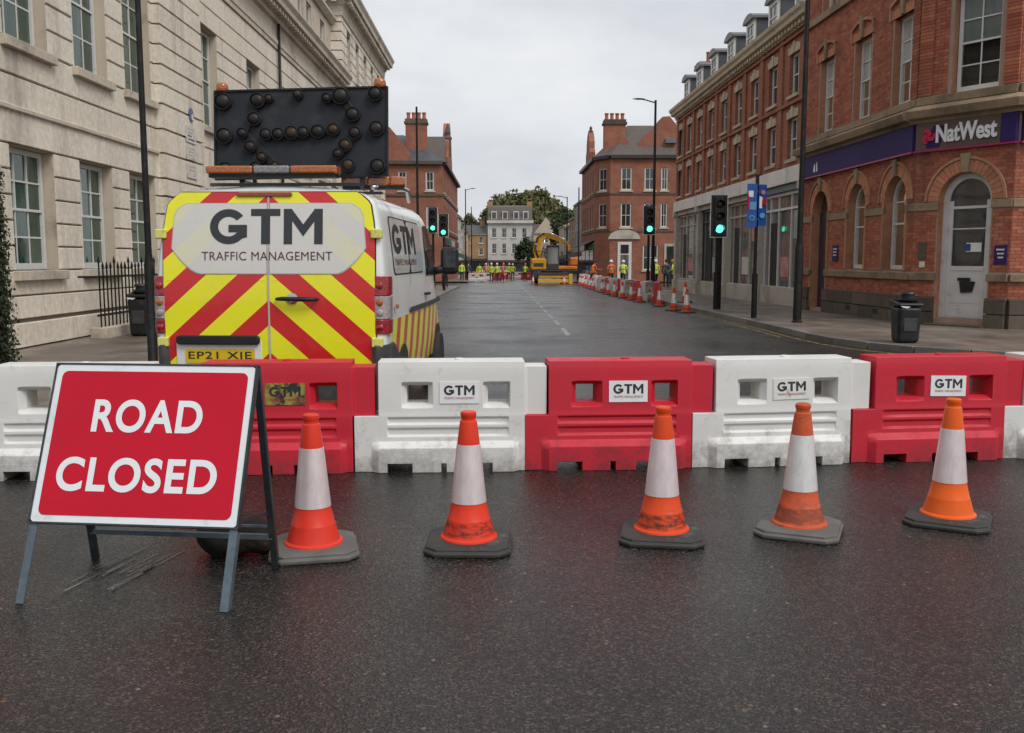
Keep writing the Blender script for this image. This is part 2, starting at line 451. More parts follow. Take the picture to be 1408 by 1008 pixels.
strip('road', MT['asphalt'], lambda y: -14.0 if y < 9 else -6.0, lambda y: 26.0 if y < 15.5 else 9.0, [-6, 0, 4, 8.99, 9, 12, 15.49, 15.5, 19, 22, 30, 40, 52, 66, 80, 100, 130, 170, 185], 0.0)
# side streets and the cross street far off
for nm, y0, y1, x0, x1 in (('side_road', 54, 84, 8.9, 60), ('side_road', 68, 84, -60, -5.9), ('cross_road', 185, 196, -60, 60)):
    m = MB(); ys_ = [y0, (y0 + y1) / 2, y1]
    for y in ys_: m.v += [(x0, y, gz(y) + 0.002), (x1, y, gz(y) + 0.002)]
    m.f += [[0, 1, 3, 2], [2, 3, 5, 4]]; m.mi += [0, 0]
    structure(m.build(nm, MT['asphalt']))

def kerb_line(pts, n_max, name='kerbstone', parent=None, width=0.14, length=0.92, top=0.125):
    "granite kerbstones along a polyline"
    pts = [Vector((p[0], p[1], 0)) for p in pts]; segs = []
    out = 0; acc = []
    for a, b_ in zip(pts[:-1], pts[1:]):
        L = (b_ - a).length; k = max(1, round(L / length)); d = (b_ - a) / k
        for i in range(k): acc.append((a + d * i, a + d * (i + 1)))
    for a, b_ in acc[:n_max]:
        d = (b_ - a).normalized(); nrm = Vector((d.y, -d.x, 0)) * width / 2; g = d * 0.004; j = random.uniform(-0.004, 0.004)
        m = MB(); za, zb = gz(a.y), gz(b_.y)
        q = [a + g - nrm, a + g + nrm, b_ - g + nrm, b_ - g - nrm]; z0 = [za, za, zb, zb]
        m.hexa([(p.x, p.y, z - 0.1) for p, z in zip(q, z0)] + [(p.x, p.y, z + top + j) for p, z in zip(q, z0)])
        m.build(name, MT['kerb'], parent, bevel=0.012, seg=2)

# right pavement: along X=6.3, swinging round the corner in front of the bank
RK = [(6.30, 100), (6.30, 84.5)], [(6.45, 53.5), (6.3, 40), (6.28, 30), (6.25, 22), (6.28, 19.2), (6.40, 18.0), (6.68, 17.0), (7.15, 16.2), (7.8, 15.55), (8.7, 15.1), (10.0, 14.85), (14.0, 14.7), (24.0, 14.6)]
def pavement(name, kerb, far, parent_label=None):
    "a raised slab between a kerb polyline and a far polyline of the same length"
    m = MB()
    for a, b_ in zip(kerb, far): m.v += [(a[0], a[1], gz(a[1]) + 0.12), (b_[0], b_[1], gz(b_[1]) + 0.12)]
    for i in range(len(kerb) - 1): m.f.append([2 * i, 2 * i + 1, 2 * i + 3, 2 * i + 2]); m.mi.append(0)
    return structure(m.build(name, MT['paving']))
kb = RK[1]
far = [(13, 53.5), (13, 40), (13, 30), (13, 26), (13, 24), (13.2, 23.5), (13.6, 23), (14, 22.8), (15, 22.6), (16, 22.4), (17, 22.3), (20, 22.2), (24, 22.1)]
pv = pavement('pavement_right', [(x + 0.07, y) if y > 19 else (x + 0.05, y + 0.06) for x, y in kb], far)
kerb_line(kb, 90, parent=pv)
pv2 = pavement('pavement_right_far', [(6.37, 84.5), (6.37, 130), (6.4, 184)], [(20, 84.5), (16, 130), (16, 184)])
kerb_line([(6.3, 84.5), (6.3, 120)], 40, parent=pv2)
lk = [(-4.75, 9.2), (-4.75, 18), (-4.5, 22), (-3.7, 28), (-3.1, 34), (-3.0, 44), (-3.0, 66.5)]
pl = pavement('pavement_left', [(x - 0.07, y) for x, y in lk], [(-16, y) for x, y in lk])
kerb_line(lk, 70, parent=pl)
pl2 = pavement('pavement_left_far', [(-3.07, 84.5), (-3.07, 130), (-3.07, 184)], [(-16, 84.5), (-14, 130), (-14, 184)])
kerb_line([(-3.0, 84.5), (-3.0, 116)], 36, parent=pl2)

# painted lines: worn centre dashes, yellow lines by the right kerb, give-way edge by the corner
def paint_patch(name, mat, corners, label, group=None, dz=0.005):
    m = MB(); m.add([(x, y, gz(y) + dz) for x, y in corners], [tuple(range(len(corners)))])
    o = m.build(name, mat); o['kind'] = 'structure'; return o
def quad_line(x0, y0, x1, y1, w): return [(x0 - w / 2, y0), (x0 + w / 2, y0), (x1 + w / 2, y1), (x1 - w / 2, y1)]
y = 20.0
while y < 120:
    L = 2.2 if y < 60 else 3.2
    paint_patch('centre_line_dash', MT['worn_white'], quad_line(1.42 + 0.0 * y, y, 1.42, y + L, 0.10), '')
    y += L + (1.1 if y < 60 else 2.0)
for dx in (0.28, 0.50):
    for y0, y1 in ((19.5, 22), (22, 30), (30, 40), (40, 53)):
        paint_patch('yellow_line', MT['worn_yellow'], quad_line(6.27 - dx, y0, 6.28 - dx, y1, 0.06), '')
pts = [(6.25, 19.5), (6.36, 18.0), (6.62, 16.9), (7.08, 16.05), (7.75, 15.38), (8.7, 14.92), (10, 14.68), (14, 14.52)]
for a, b_ in zip(pts[:-1], pts[1:]):
    paint_patch('yellow_line', MT['worn_yellow'], [(a[0] - .30, a[1] - .12), (a[0] - .22, a[1] - .08), (b_[0] - .22, b_[1] - .08), (b_[0] - .30, b_[1] - .12)], '')
for i in range(5):
    x = 6.2 + i * 1.25
    paint_patch('worn_white_marking', MT['worn_white'], [(x, 14.05 - i * .08), (x + .8, 13.98 - i * .08), (x + .85, 14.22 - i * .08), (x + .05, 14.30 - i * .08)], '')
MT['smear'] = worn_paint('pale_road_smear', (0.20, 0.185, 0.17), 0.47, 0.62)
m = MB(); rs = random.Random(21)
for k in range(16):         # thin pale drag marks under the sign
    x = -2.10 + rs.gauss(0, .06) + .16 * (k % 2); yy = 4.62 + rs.uniform(-.12, .22); L = rs.uniform(.18, .42); w_ = rs.uniform(.004, .011)
    m.add([(x - w_, yy, .005), (x + w_, yy - .004, .005), (x + w_ * .4 + L * .24, yy + L, .005), (x - w_ * .4 + L * .24, yy + L, .005)], [(0, 1, 2, 3)])
structure(m.build('road_smears', MT['smear']))

# ================================================================== plastic road barriers
def plastic(name, c, c2, dirt, lo, hi, rough=0.38):
    m, n, l, b = node_mat(name)
    tc = n.new('ShaderNodeTexCoord'); oi = n.new('ShaderNodeObjectInfo')
    ad = n.new('ShaderNodeVectorMath'); ad.operation = 'ADD'; l.new(tc.outputs['Object'], ad.inputs[0])
    cb = n.new('ShaderNodeCombineXYZ'); l.new(math_n(n, l, 'MULTIPLY', oi.outputs['Random'], 40.0), cb.inputs[0]); l.new(cb.outputs[0], ad.inputs[1]); V = ad.outputs[0]
    col = mix(n, l, ramp(n, l, tex_noise(n, l, 2.2, 5.0, vec=V), [(0.3, 0.0), (0.7, 1.0)]), c, c2)
    # splashed grime: blotches with their own outline that start low on the skirt, and thin scuffs anywhere
    sx = n.new('ShaderNodeSeparateXYZ'); l.new(tc.outputs['Object'], sx.inputs[0])
    low = ramp(n, l, sx.outputs[2], [(0.02, 0.21), (0.33, 0.0)])
    sp = math_n(n, l, 'ADD', tex_noise(n, l, 4.2, 12.0, 0.78, vec=V), low)
    col = mix(n, l, ramp(n, l, sp, [(lo, 0.0), (hi, 0.8)]), col, dirt)
    sc = ramp(n, l, tex_noise(n, l, 6.0, 9.0, 0.8, vec=V, stretch=(1, 1, 5)), [(0.64, 0.0), (0.78, 0.4)])
    col = mix(n, l, sc, col, dirt)
    scr = ramp(n, l, tex_noise(n, l, 9.0, 6.0, 0.6, vec=V, stretch=(.25, 1, 9)), [(0.68, 0.0), (0.73, .35)])       # long thin scrapes
    col = mix(n, l, scr, col, tuple(min(1, x * 1.25 + .05) for x in dirt))
    l.new(col, b.inputs['Base Color']); l.new(ramp(n, l, sp, [(0.4, rough), (0.75, 0.75)]), b.inputs['Roughness'])
    b.inputs['Specular IOR Level'].default_value = 0.45
    bump(n, l, b, tex_noise(n, l, 30.0, 4.0, vec=V), 0.08, 0.01)
    return m
MT['red_plastic'] = plastic('red_barrier_plastic', (0.56, 0.014, 0.032), (0.50, 0.02, 0.038), (0.10, 0.025, 0.025), 0.60, 0.84)
MT['white_plastic'] = plastic('white_barrier_plastic', (0.72, 0.71, 0.68), (0.66, 0.64, 0.605), (0.17, 0.145, 0.12), 0.56, 0.80)
MT['label_white'] = surf('label_white', (0.78, 0.78, 0.78), (0.70, 0.70, 0.70), rough=0.35, scale=8)
MT['ink_dark'] = surf('ink_dark', (0.028, 0.030, 0.036), rough=0.4)
MT['ink_red'] = surf('ink_red', (0.40, 0.05, 0.06), rough=0.4)

def barrier_mesh():
    xs = sorted({0, .015, .08, .13, .185, .20, .235, .25, .262, .36, .40, .44, .56, .60, .64, .66, .70, .74, .86, .98, 1.02, 1.05, 1.18, 1.165, 1.19, 1.21, 1.255, 1.285, 1.30, 1.32, 1.40, 1.455, 1.47})
    zs = sorted({0, .035, .07, .16, .19, .215, .235, .27, .285, .325, .34, .362, .377, .408, .422, .43, .445, .46, .49, .52, .66, .69, .74, .79, .805, .83, .845})
    def inside(x, z):
        if z < .43:
            if not 0 < x < 1.30: return False
            if z < .07 and (.25 < x < .44 or .86 < x < 1.05 or .66 < x < .70): return False
        else:
            if not .185 < x < 1.47: return False
            if x > 1.30 and z > .805: return False
            if .52 < z < .66 and (.40 < x < .56 or 1.02 < x < 1.18): return False
        return True
    def prof(z):
        T = [(0, .205), (.19, .205), (.235, .158), (.43, .154), (.46, .150), (.79, .140), (.83, .135), (.9, .125)]
        for (a, p), (b_, q) in zip(T[:-1], T[1:]):
            if a <= z <= b_: return p + (q - p) * (z - a) / (b_ - a)
        return .125
    def yf(x, z):
        y = prof(z)
        if z <= .22 and (x < .12 or x > 1.22): y = min(y, .162)
        if .255 < x < 1.17 and (.28 < z < .33 or .37 < z < .415): y -= .015
        for a, b_ in ((.40, .56), (1.02, 1.18)):
            if a - .005 < x < b_ + .005 and .515 < z < .665: y -= .055          # pocket round each hand hole
        if x > 1.31 and z > .42: y = min(y, .118)
        if x < .18 and z < .43: y = min(y, .156)
        return -y
    return grid_slab(xs, zs, inside, yf, lambda x, z: -yf(x, z))
_bm = barrier_mesh()

def barrier(x, y, ang, red, label, plate, group='plastic barriers across the road'):
    r = empty('road_barrier', (x, y, 0.0), R(ang), label, 'barrier', group)
    # root at the front lower left corner; mesh sits behind it
    m = MB(); m.v = [(a, b_ + .205, c) for a, b_, c in _bm.v]; m.f = _bm.f; m.mi = _bm.mi
    body = m.build('body', MT['red_plastic'] if red else MT['white_plastic'], r, bevel=0.014, seg=3)
    # filler cap and forklift slots on top
    cpm = MB(); cpm.lathe([(.035, 0), (.035, .012), (.025, .016)], 14, (.80, .205, .843)); cpm.build('filler_cap', MT['red_plastic'] if red else MT['white_plastic'], r, smooth=True, auto=40)
    cx, cz = .80, .607
    yface = .205 - .146
    if plate is not None:
        w, h = .30, .165
        tilt = plate.get('tilt', 0.0)
        def at(px, pz, d=0.0):
            a = R(tilt); return (cx + px * math.cos(a) - pz * math.sin(a), yface - d - .004 + (pz) * .03, cz + px * math.sin(a) + pz * math.cos(a))
        pm = MB(); q = [(-w / 2, -h / 2), (w / 2, -h / 2), (w / 2, h / 2), (-w / 2, h / 2)]
        pm.prism(q, lambda a, b_: at(a, b_, -.004), lambda a, b_: at(a, b_, .002))
        p = pm.build('label_plate', MT[plate.get('mat', 'label_white')], r)
        t = gtm_mb(lambda a, b_: at(a - .117, b_ - .018, .0035), .234, .075)
        t.build('lettering', MT['ink_dark'], p, normals=False)
        t = text_mb('TRAFFIC MANAGEMENT', lambda a, b_: at(a - .117, b_ - .05, .0035), .234, .018)
        t.build('small_lettering', MT['ink_red'], p, normals=False)
    return r
MT['label_yellow'] = surf('label_torn', (0.40, 0.34, 0.05), (0.12, 0.03, 0.03), rough=0.5, scale=14, dirt=(0.02, 0.02, 0.02), dirt_scale=12, dirt_lo=.48, dirt_hi=.55)
MT['label_worn'] = surf('label_worn', (0.72, 0.71, 0.68), (0.66, 0.65, 0.62), rough=0.45, scale=9, dirt=(0.25, 0.22, 0.19), dirt_scale=6, dirt_lo=.58, dirt_hi=.68)
barrier(-5.25, 6.74, 3.0, True, 'red plastic barrier leftmost of the row, beside the ivy pier', None)
barrier(-3.90, 6.81, 2.6, False, 'white plastic barrier half hidden behind the left edge of the road sign', {'mat': 'label_worn'})
barrier(-2.43, 6.97, 3.6, True, 'red plastic barrier with torn yellow label standing behind the van plate', {'mat': 'label_yellow'})
barrier(-1.122, 7.055, 2.2, False, 'white plastic barrier behind the second cone from the sign', {})
barrier(0.178, 7.105, 3.2, True, 'red plastic barrier in the middle of the road, behind the third cone', {})
barrier(1.487, 7.18, 7.0, False, 'grubby white plastic barrier with peeling label behind the fourth cone', {'mat': 'label_worn', 'tilt': 1.0})
barrier(2.797, 7.35, 6.2, True, 'red plastic barrier behind the rightmost cone', {'tilt': -1.0})
barrier(4.08, 7.49, 7.4, False, 'white plastic barrier at the right end of the row', {})

# ================================================================== traffic cones
def cone_mat(name, c, dirt, lo):
    m, n, l, b = node_mat(name)
    tc = n.new('ShaderNodeTexCoord'); V = tc.outputs['Object']
    col = mix(n, l, ramp(n, l, tex_noise(n, l, 6.0, 5.0), [(0.3, 0.0), (0.7, 1.0)]), c, tuple(x * .86 for x in c))
    d = ramp(n, l, tex_noise(n, l, 11.0, 8.0, 0.7, stretch=(1, 1, 1.6)), [(lo, 0.0), (lo + .16, 0.85)])
    sz = n.new('ShaderNodeSeparateXYZ'); l.new(V, sz.inputs[0])
    bandz = ramp(n, l, sz.outputs[2], [(.070, 0.0), (.085, .22), (.150, .22), (.175, 0.0)])       # a scuffed ring where cones rub when stacked
    sm = ramp(n, l, math_n(n, l, 'ADD', tex_noise(n, l, 17.0, 9.0, 0.72, stretch=(1, 1, 2.4)), bandz), [(lo + .06, 0.0), (lo + .24, .92)])
    col = mix(n, l, sm, mix(n, l, d, col, dirt), dirt)
    l.new(col, b.inputs['Base Color']); b.inputs['Roughness'].default_value = 0.40; b.inputs['Specular IOR Level'].default_value = .35
    b.inputs['Subsurface Weight'].default_value = 0.0
    bump(n, l, b, tex_noise(n, l, 60.0, 3.0), 0.06, 0.004)
    return m
CONE = {'red': cone_mat('cone_red', (0.74, 0.040, 0.018), (0.25, 0.03, 0.02), .80), 'dirty_red': cone_mat('cone_red_dirty', (0.74, 0.042, 0.012), (0.05, 0.018, 0.014), .60),
        'dirty_orange': cone_mat('cone_orange_dirty', (0.72, 0.065, 0.008), (0.045, 0.018, 0.012), .57), 'faded': cone_mat('cone_faded', (0.60, 0.095, 0.028), (0.24, 0.06, 0.03), .50), 'orange': cone_mat('cone_orange', (0.82, 0.115, 0.006), (0.45, 0.07, 0.01), .74)}
MT['rubber_base'] = surf('cone_base_rubber', (0.040, 0.039, 0.036), (0.028, 0.027, 0.025), rough=0.6, scale=7, dirt=(0.11, 0.10, 0.088), dirt_scale=9, dirt_lo=.56, dirt_hi=.72, bumps=.25, bscale=90, bdist=.004)
MT['rubber_pale'] = surf('cone_base_rubber_pale', (0.135, 0.13, 0.118), (0.095, 0.09, 0.083), rough=0.65, scale=7, dirt=(0.09, 0.085, 0.08), dirt_scale=9, bumps=.25, bscale=90, bdist=.004)
def sleeve_mat(name, c, wear):
    m, n, l, b = node_mat(name)
    tc = n.new('ShaderNodeTexCoord')
    f = ramp(n, l, tex_noise(n, l, 20.0, 8.0, 0.7, stretch=(1.6, 1.6, .5)), [(.35, 0.0), (.65, 1.0)])
    col = mix(n, l, f, c, tuple(x * .84 for x in c))
    d = ramp(n, l, tex_noise(n, l, 16.0, 9.0, 0.75, stretch=(1, 1, 2.2)), [(wear, 0.0), (wear + .1, .7)])
    col = mix(n, l, d, col, (.33, .28, .26))
    l.new(col, b.inputs['Base Color']); b.inputs['Roughness'].default_value = .36; b.inputs['Metallic'].default_value = 0.38
    vo = n.new('ShaderNodeTexVoronoi'); vo.inputs['Scale'].default_value = 160; l.new(tc.outputs['Object'], vo.inputs['Vector']); bump(n, l, b, vo.outputs['Distance'], .25, .003)
    return m
SLEEVE = {'pink': sleeve_mat('sleeve_pinkish', (0.80, 0.68, 0.68), .66), 'white': sleeve_mat('sleeve_white', (0.80, 0.79, 0.76), .60)}

def cone_parts(rt, body_mat, sleeve, base_mat, s=1.0):
    h, c = .235, .062
    def octo(e, z): a = h + e; k = c; return [(-a + k, -a, z), (a - k, -a, z), (a, -a + k, z), (a, a - k, z), (a - k, a, z), (-a + k, a, z), (-a, a - k, z), (-a, -a + k, z)]
    m = MB(); rings = [octo(-.004, 0), octo(0, .008), octo(0, .022), octo(-.012, .030), octo(-.012, .042), octo(-.030, .052)]
    for r in rings: m.v.extend([(x * s, y * s, z * s) for x, y, z in r])
    for i in range(len(rings) - 1):
        for k in range(8): m.f.append([i * 8 + k, i * 8 + (k + 1) % 8, i * 8 + 8 + (k + 1) % 8, i * 8 + 8 + k])
    m.f.append(list(range(8))[::-1]); m.f.append([40 + k for k in range(8)]); m.mi = [0] * len(m.f)
    m.build('base', base_mat, rt, bevel=.004 * s, seg=2)
    prof = [(.155, .046), (.158, .052), (.156, .060), (.142, .070), (.137, .085), (.118, .155), (.1175, .158), (.1145, .162), (.0955, .245), (.095, .249), (.0625, .570), (.062, .575), (.0475, .690), (.046, .697), (.040, .702), (.038, .712), (.041, .720), (.044, .730), (.043, .745), (.034, .752), (.0, .752)]
    m = MB(); m.lathe([(r * s, z * s) for r, z in prof[:-1]], 40); m.build('body', body_mat, rt, smooth=True, auto=32)
    m = MB(); m.lathe([(.0950 * s, .252 * s), (.0972 * s, .2525 * s), (.0644 * s, .5715 * s), (.062 * s, .572 * s)], 40, cap=False); m.build('reflective_sleeve', SLEEVE[sleeve], rt, smooth=True, auto=32)

for x, y, rz, bmat, sl, base, lab in (
    (-1.051, 5.145, 12, 'red', 'pink', 'rubber_pale', 'bright red cone on a grey base right beside the road sign'),
    (-0.188, 5.235, -2, 'dirty_red', 'pink', 'rubber_base', 'red cone with soot smudged foot, second from the road sign'),
    (0.933, 5.39, -9, 'dirty_orange', 'pink', 'rubber_base', 'orange red cone with a dark scuffed lower band before the middle red barrier'),
    (1.778, 5.50, -24, 'faded', 'white', 'rubber_pale', 'faded brownish orange cone with clean white sleeve on a pale base'),
    (2.765, 5.695, -30, 'orange', 'pink', 'rubber_base', 'bright orange cone on a black base, rightmost of the near cones')):
    c = empty('traffic_cone', (x, y, 0.0), R(rz), lab, 'cone', 'cones in front of the barriers')
    cone_parts(c, CONE[bmat], sl, MT[base], 1.03)

# ================================================================== road closed sign
MT['sign_red'] = surf('sign_red_sheeting', (0.52, 0.007, 0.026), (0.47, 0.007, 0.024), rough=0.5, spec=.18, scale=2, dirt=(.30, .02, .03), dirt_scale=5, dirt_lo=.60, dirt_hi=.85, bumps=.03, bscale=200, bdist=.002)
MT['sign_white'] = surf('sign_white_sheeting', (0.72, 0.75, 0.76), (0.66, 0.69, 0.70), rough=0.3, scale=4, dirt=(.45, .45, .45), dirt_scale=5)
MT['galv'] = surf('blue_grey_steel', (0.115, 0.155, 0.185), (0.075, 0.10, 0.12), rough=0.42, scale=12, metal=.35, dirt=(.05, .05, .05), dirt_scale=8, bumps=.1)
MT['dark_steel'] = surf('dark_steel', (0.030, 0.036, 0.042), (0.02, 0.024, 0.028), rough=0.45, scale=12, metal=.2, dirt=(.09, .08, .07), dirt_scale=9)
MT['sign_letter'] = surf('sign_letter_white', (.72, .74, .75), (.70, .72, .73), rough=.4)
sg = empty('road_sign', (-1.785, 4.281, 0.0), R(-6.7), 'red and white road sign with two words on a steel folding frame', 'road sign')
SLP = math.atan2(.46, 1.085)
def SP(x, s, d=0.0): return (x, s * math.sin(SLP) - d * math.cos(SLP), s * math.cos(SLP) + d * math.sin(SLP))
def rrect(x0, x1, y0, y1, r, n=5):
    P = []
    for cx, cy, a in ((x1 - r, y0 + r, -90), (x1 - r, y1 - r, 0), (x0 + r, y1 - r, 90), (x0 + r, y0 + r, 180)):
        for k in range(n + 1): t = R(a + 90 * k / n); P.append((cx + r * math.cos(t), cy + r * math.sin(t)))
    return P
S0, S1, HWD = .387, 1.178, .518
m = MB(); m.prism(rrect(-HWD, HWD, S0, S1, .02), lambda a, b_: SP(a, b_, .004), lambda a, b_: SP(a, b_, .010)); plate = m.build('plate', MT['sign_white'], sg)
m = MB(); m.prism(rrect(-HWD + .033, HWD - .033, S0 + .033, S1 - .033, .032), lambda a, b_: SP(a, b_, .010), lambda a, b_: SP(a, b_, .0125)); m.build('red_field', MT['sign_red'], plate)
for word, cx, s0, hh, ww in (('ROAD', -.003, .832, .168, .565), ('CLOSED', -.016, .537, .170, .815)):
    t = text_mb(word, lambda a, b_, c=cx - ww / 2, z=s0: SP(c + a, z + b_, .0145), ww, hh, bold=.027, spacing=1.10); t.build('lettering', MT['sign_letter'], plate, normals=False)
for a, b_, c, d in ((-HWD - .010, HWD + .010, S1, S1 + .009), (-HWD - .010, HWD + .010, S0 - .009, S0)):
    m = MB(); m.hexa([SP(a, c, -.02), SP(b_, c, -.02), SP(b_, c, .014), SP(a, c, .014), SP(a, d, -.02), SP(b_, d, -.02), SP(b_, d, .014), SP(a, d, .014)])
    m.build('edge_rail', MT['dark_steel'], sg)
for sx in (-1, 1):
    m = MB(); x0, x1 = sorted((sx * HWD, sx * (HWD + .010)))
    m.hexa([SP(x0, S0 - .009, -.02), SP(x1, S0 - .009, -.02), SP(x1, S0 - .009, .0142), SP(x0, S0 - .009, .0142), SP(x0, S1 + .009, -.02), SP(x1, S1 + .009, -.02), SP(x1, S1 + .009, .0142), SP(x0, S1 + .009, .0142)])
    m.build('side_rail', MT['dark_steel'], sg)
    # front leg: an angle section running down from behind the plate
    m = MB(); x0, x1 = sorted((sx * (HWD - .036), sx * (HWD + .004)))
    m.hexa([SP(x0, .0, -.004), SP(x1, .0, -.004), SP(x1, .0, .002), SP(x0, .0, .002), SP(x0, S1 - .02, -.004), SP(x1, S1 - .02, -.004), SP(x1, S1 - .02, .002), SP(x0, S1 - .02, .002)])
    a0, a1 = sorted((sx * (HWD + .004), sx * (HWD - .002)))
    m.hexa([SP(a0, .0, -.04), SP(a1, .0, -.04), SP(a1, .0, -.0045), SP(a0, .0, -.0045), SP(a0, S0 - .02, -.04), SP(a1, S0 - .02, -.04), SP(a1, S0 - .02, -.0045), SP(a0, S0 - .02, -.0045)])
    m.build('leg', MT['galv'], sg, bevel=.0015, seg=1)
    m = MB(); m.bar((sx * .505, .675, 0), (sx * .505, .485, 1.09), .036, .030, up=(0, 1, 0)); m.build('leg', MT['dark_steel'], sg, bevel=.003, seg=1)
m = MB(); m.bar((-.505, .645, .165), (.505, .645, .165), .026, .026); m.build('crossbar', MT['galv'], sg)
m = MB(); m.bar((-.505, .633, .225), (.505, .633, .225), .012, .012); m.build('crossbar', MT['galv'], sg)
for sx in (-1, 1):
    m = MB(); m.bar((sx * .497, .17, .38), (sx * .497, .62, .30), .006, .02); m.build('stay', MT['dark_steel'], sg)

# sandbag slumped under the sign
MT['sack'] = surf('dark_sandbag', (0.010, 0.010, 0.010), (0.026, 0.020, 0.015), rough=0.7, spec=.2, scale=9, dirt=(.20, .10, .04), dirt_scale=4, dirt_lo=.60, dirt_hi=.74, bumps=.5, bscale=55)
me = bpy.data.meshes.new('sandbag'); bm = bmesh.new(); bmesh.ops.create_icosphere(bm, subdivisions=4, radius=1.0)
for v in bm.verts:
    p = v.co.copy(); q = noise.noise(p * 1.7) * .10 + noise.noise(p * 5) * .03
    p *= 1 + q
    sgx = math.copysign(abs(p.x) ** .75, p.x); sgy = math.copysign(abs(p.y) ** .8, p.y)
    z = p.z * .125
    if z < 0: z = max(z, -.105)
    v.co = Vector((sgx * .215, sgy * .13, z * .85 + .09 + .02 * math.sin(sgx * 5)))
bm.to_mesh(me); bm.free(); me.polygons.foreach_set('use_smooth', [True] * len(me.polygons))
sb = mesh_obj('sandbag', me, MT['sack']); sb.location = (-1.47, 5.12, 0.0); sb.rotation_euler = (0, 0, R(6))
tag(sb, 'dark slumped sandbag lying on the road under the sign frame', 'sandbag')

# ================================================================== traffic management van
def van_paint():
    m, n, l, b = node_mat('van_white_paint')
    tc = n.new('ShaderNodeTexCoord'); s = n.new('ShaderNodeSeparateXYZ'); l.new(tc.outputs['Object'], s.inputs[0])
    # slanted red and yellow sheeting along the flanks below the waist
    t = math_n(n, l, 'FRACT', math_n(n, l, 'DIVIDE', math_n(n, l, 'ADD', s.outputs[1], math_n(n, l, 'MULTIPLY', s.outputs[2], -0.35)), 0.46))
    st = mix(n, l, math_n(n, l, 'GREATER_THAN', t, 0.55), (0.82, 0.80, 0.02), (0.60, 0.03, 0.02))
    low = math_n(n, l, 'MULTIPLY', math_n(n, l, 'LESS_THAN', s.outputs[2], 1.06), math_n(n, l, 'GREATER_THAN', s.outputs[1], 0.30))
    low = math_n(n, l, 'MULTIPLY', low, math_n(n, l, 'LESS_THAN', s.outputs[1], 4.3))
    white = mix(n, l, ramp(n, l, tex_noise(n, l, 1.8, 6.0, 0.65), [(.35, 0.0), (.7, 1.0)]), (0.74, 0.75, 0.73), (0.64, 0.65, 0.62))
    col = mix(n, l, low, white, st)
    dirt = ramp(n, l, tex_noise(n, l, 2.5, 9.0, .7, stretch=(1, 1, .5)), [(.58, 0.0), (.78, .45)])
    l.new(mix(n, l, dirt, col, (.26, .24, .21)), b.inputs['Base Color'])
    b.inputs['Roughness'].default_value = .30; b.inputs['Coat Weight'].default_value = .5; b.inputs['Coat Roughness'].default_value = .08
    return m
def chevron_mat(name, film=0.0):
    m, n, l, b = node_mat(name)
    tc = n.new('ShaderNodeTexCoord'); s = n.new('ShaderNodeSeparateXYZ'); l.new(tc.outputs['Object'], s.inputs[0])
    q = math_n(n, l, 'ADD', s.outputs[2], math_n(n, l, 'MULTIPLY', math_n(n, l, 'ABSOLUTE', s.outputs[0]), 0.92))
    t = math_n(n, l, 'FRACT', math_n(n, l, 'DIVIDE', math_n(n, l, 'SUBTRACT', q, 1.256 - 4.6), 0.46))
    red = math_n(n, l, 'GREATER_THAN', t, 0.53)
    col = mix(n, l, red, (0.80, 0.78, 0.008), (0.56, 0.010, 0.012))
    if film:
        soft = mix(n, l, red, (0.66, 0.64, 0.40), (0.60, 0.585, 0.545))
        up = ramp(n, l, s.outputs[2], [(1.4, 0.0), (2.1, 0.0)])
        edge = ramp(n, l, math_n(n, l, 'ABSOLUTE', s.outputs[0]), [(.30, 0.0), (.75, .8)])
        col = mix(n, l, edge, (0.615, 0.60, 0.56), soft)
    d = ramp(n, l, tex_noise(n, l, 3.0, 8.0, .7), [(.55, 0.0), (.8, .25)])
    l.new(mix(n, l, d, col, (.25, .22, .18)), b.inputs['Base Color'])
    b.inputs['Roughness'].default_value = .28 if film else .34; b.inputs['Coat Weight'].default_value = .4; b.inputs['Coat Roughness'].default_value = .06
    return m
MT['van_paint'] = van_paint(); MT['chevron'] = chevron_mat('van_chevrons'); MT['film'] = chevron_mat('van_window_film', 1.0)
MT['black_trim'] = surf('black_trim', (0.013, 0.013, 0.014), (0.022, 0.022, 0.024), rough=.5, spec=.3, scale=6, bumps=.08)
MT['bumper'] = surf('grey_bumper', (0.055, 0.058, 0.062), (0.042, 0.044, 0.047), rough=.5, scale=5, dirt=(.15, .13, .11), dirt_scale=4, bumps=.1, bscale=120)
MT['seal'] = surf('grey_seal', (.50, .47, .45), rough=.5)
MT['seam'] = surf('dark_seam', (0.03, 0.03, 0.03), rough=.7)
MT['dark_glass'] = surf('dark_glass', (0.02, 0.024, 0.026), (0.03, 0.034, 0.036), rough=.05, spec=.6)
MT['side_film'] = surf('side_window_film', (0.56, 0.575, 0.575), (0.72, 0.73, 0.72), rough=.12, scale=1.6, spec=.6, coat=.6)
def lens(name, c): 
    m, n, l, b = node_mat(name); b.inputs['Base Color'].default_value = (*c, 1); b.inputs['Roughness'].default_value = .12; b.inputs['Coat Weight'].default_value = .8; b.inputs['Coat Roughness'].default_value = .03
    vo = n.new('ShaderNodeTexVoronoi'); vo.inputs['Scale'].default_value = 38; tc = n.new('ShaderNodeTexCoord'); l.new(tc.outputs['Object'], vo.inputs['Vector'])
    l.new(mix(n, l, 1.0, c, ramp(n, l, vo.outputs['Distance'], [(.0, 1.15), (.6, .72)]), 'MULTIPLY'), b.inputs['Base Color']); bump(n, l, b, vo.outputs['Distance'], .3, .006)
    return m
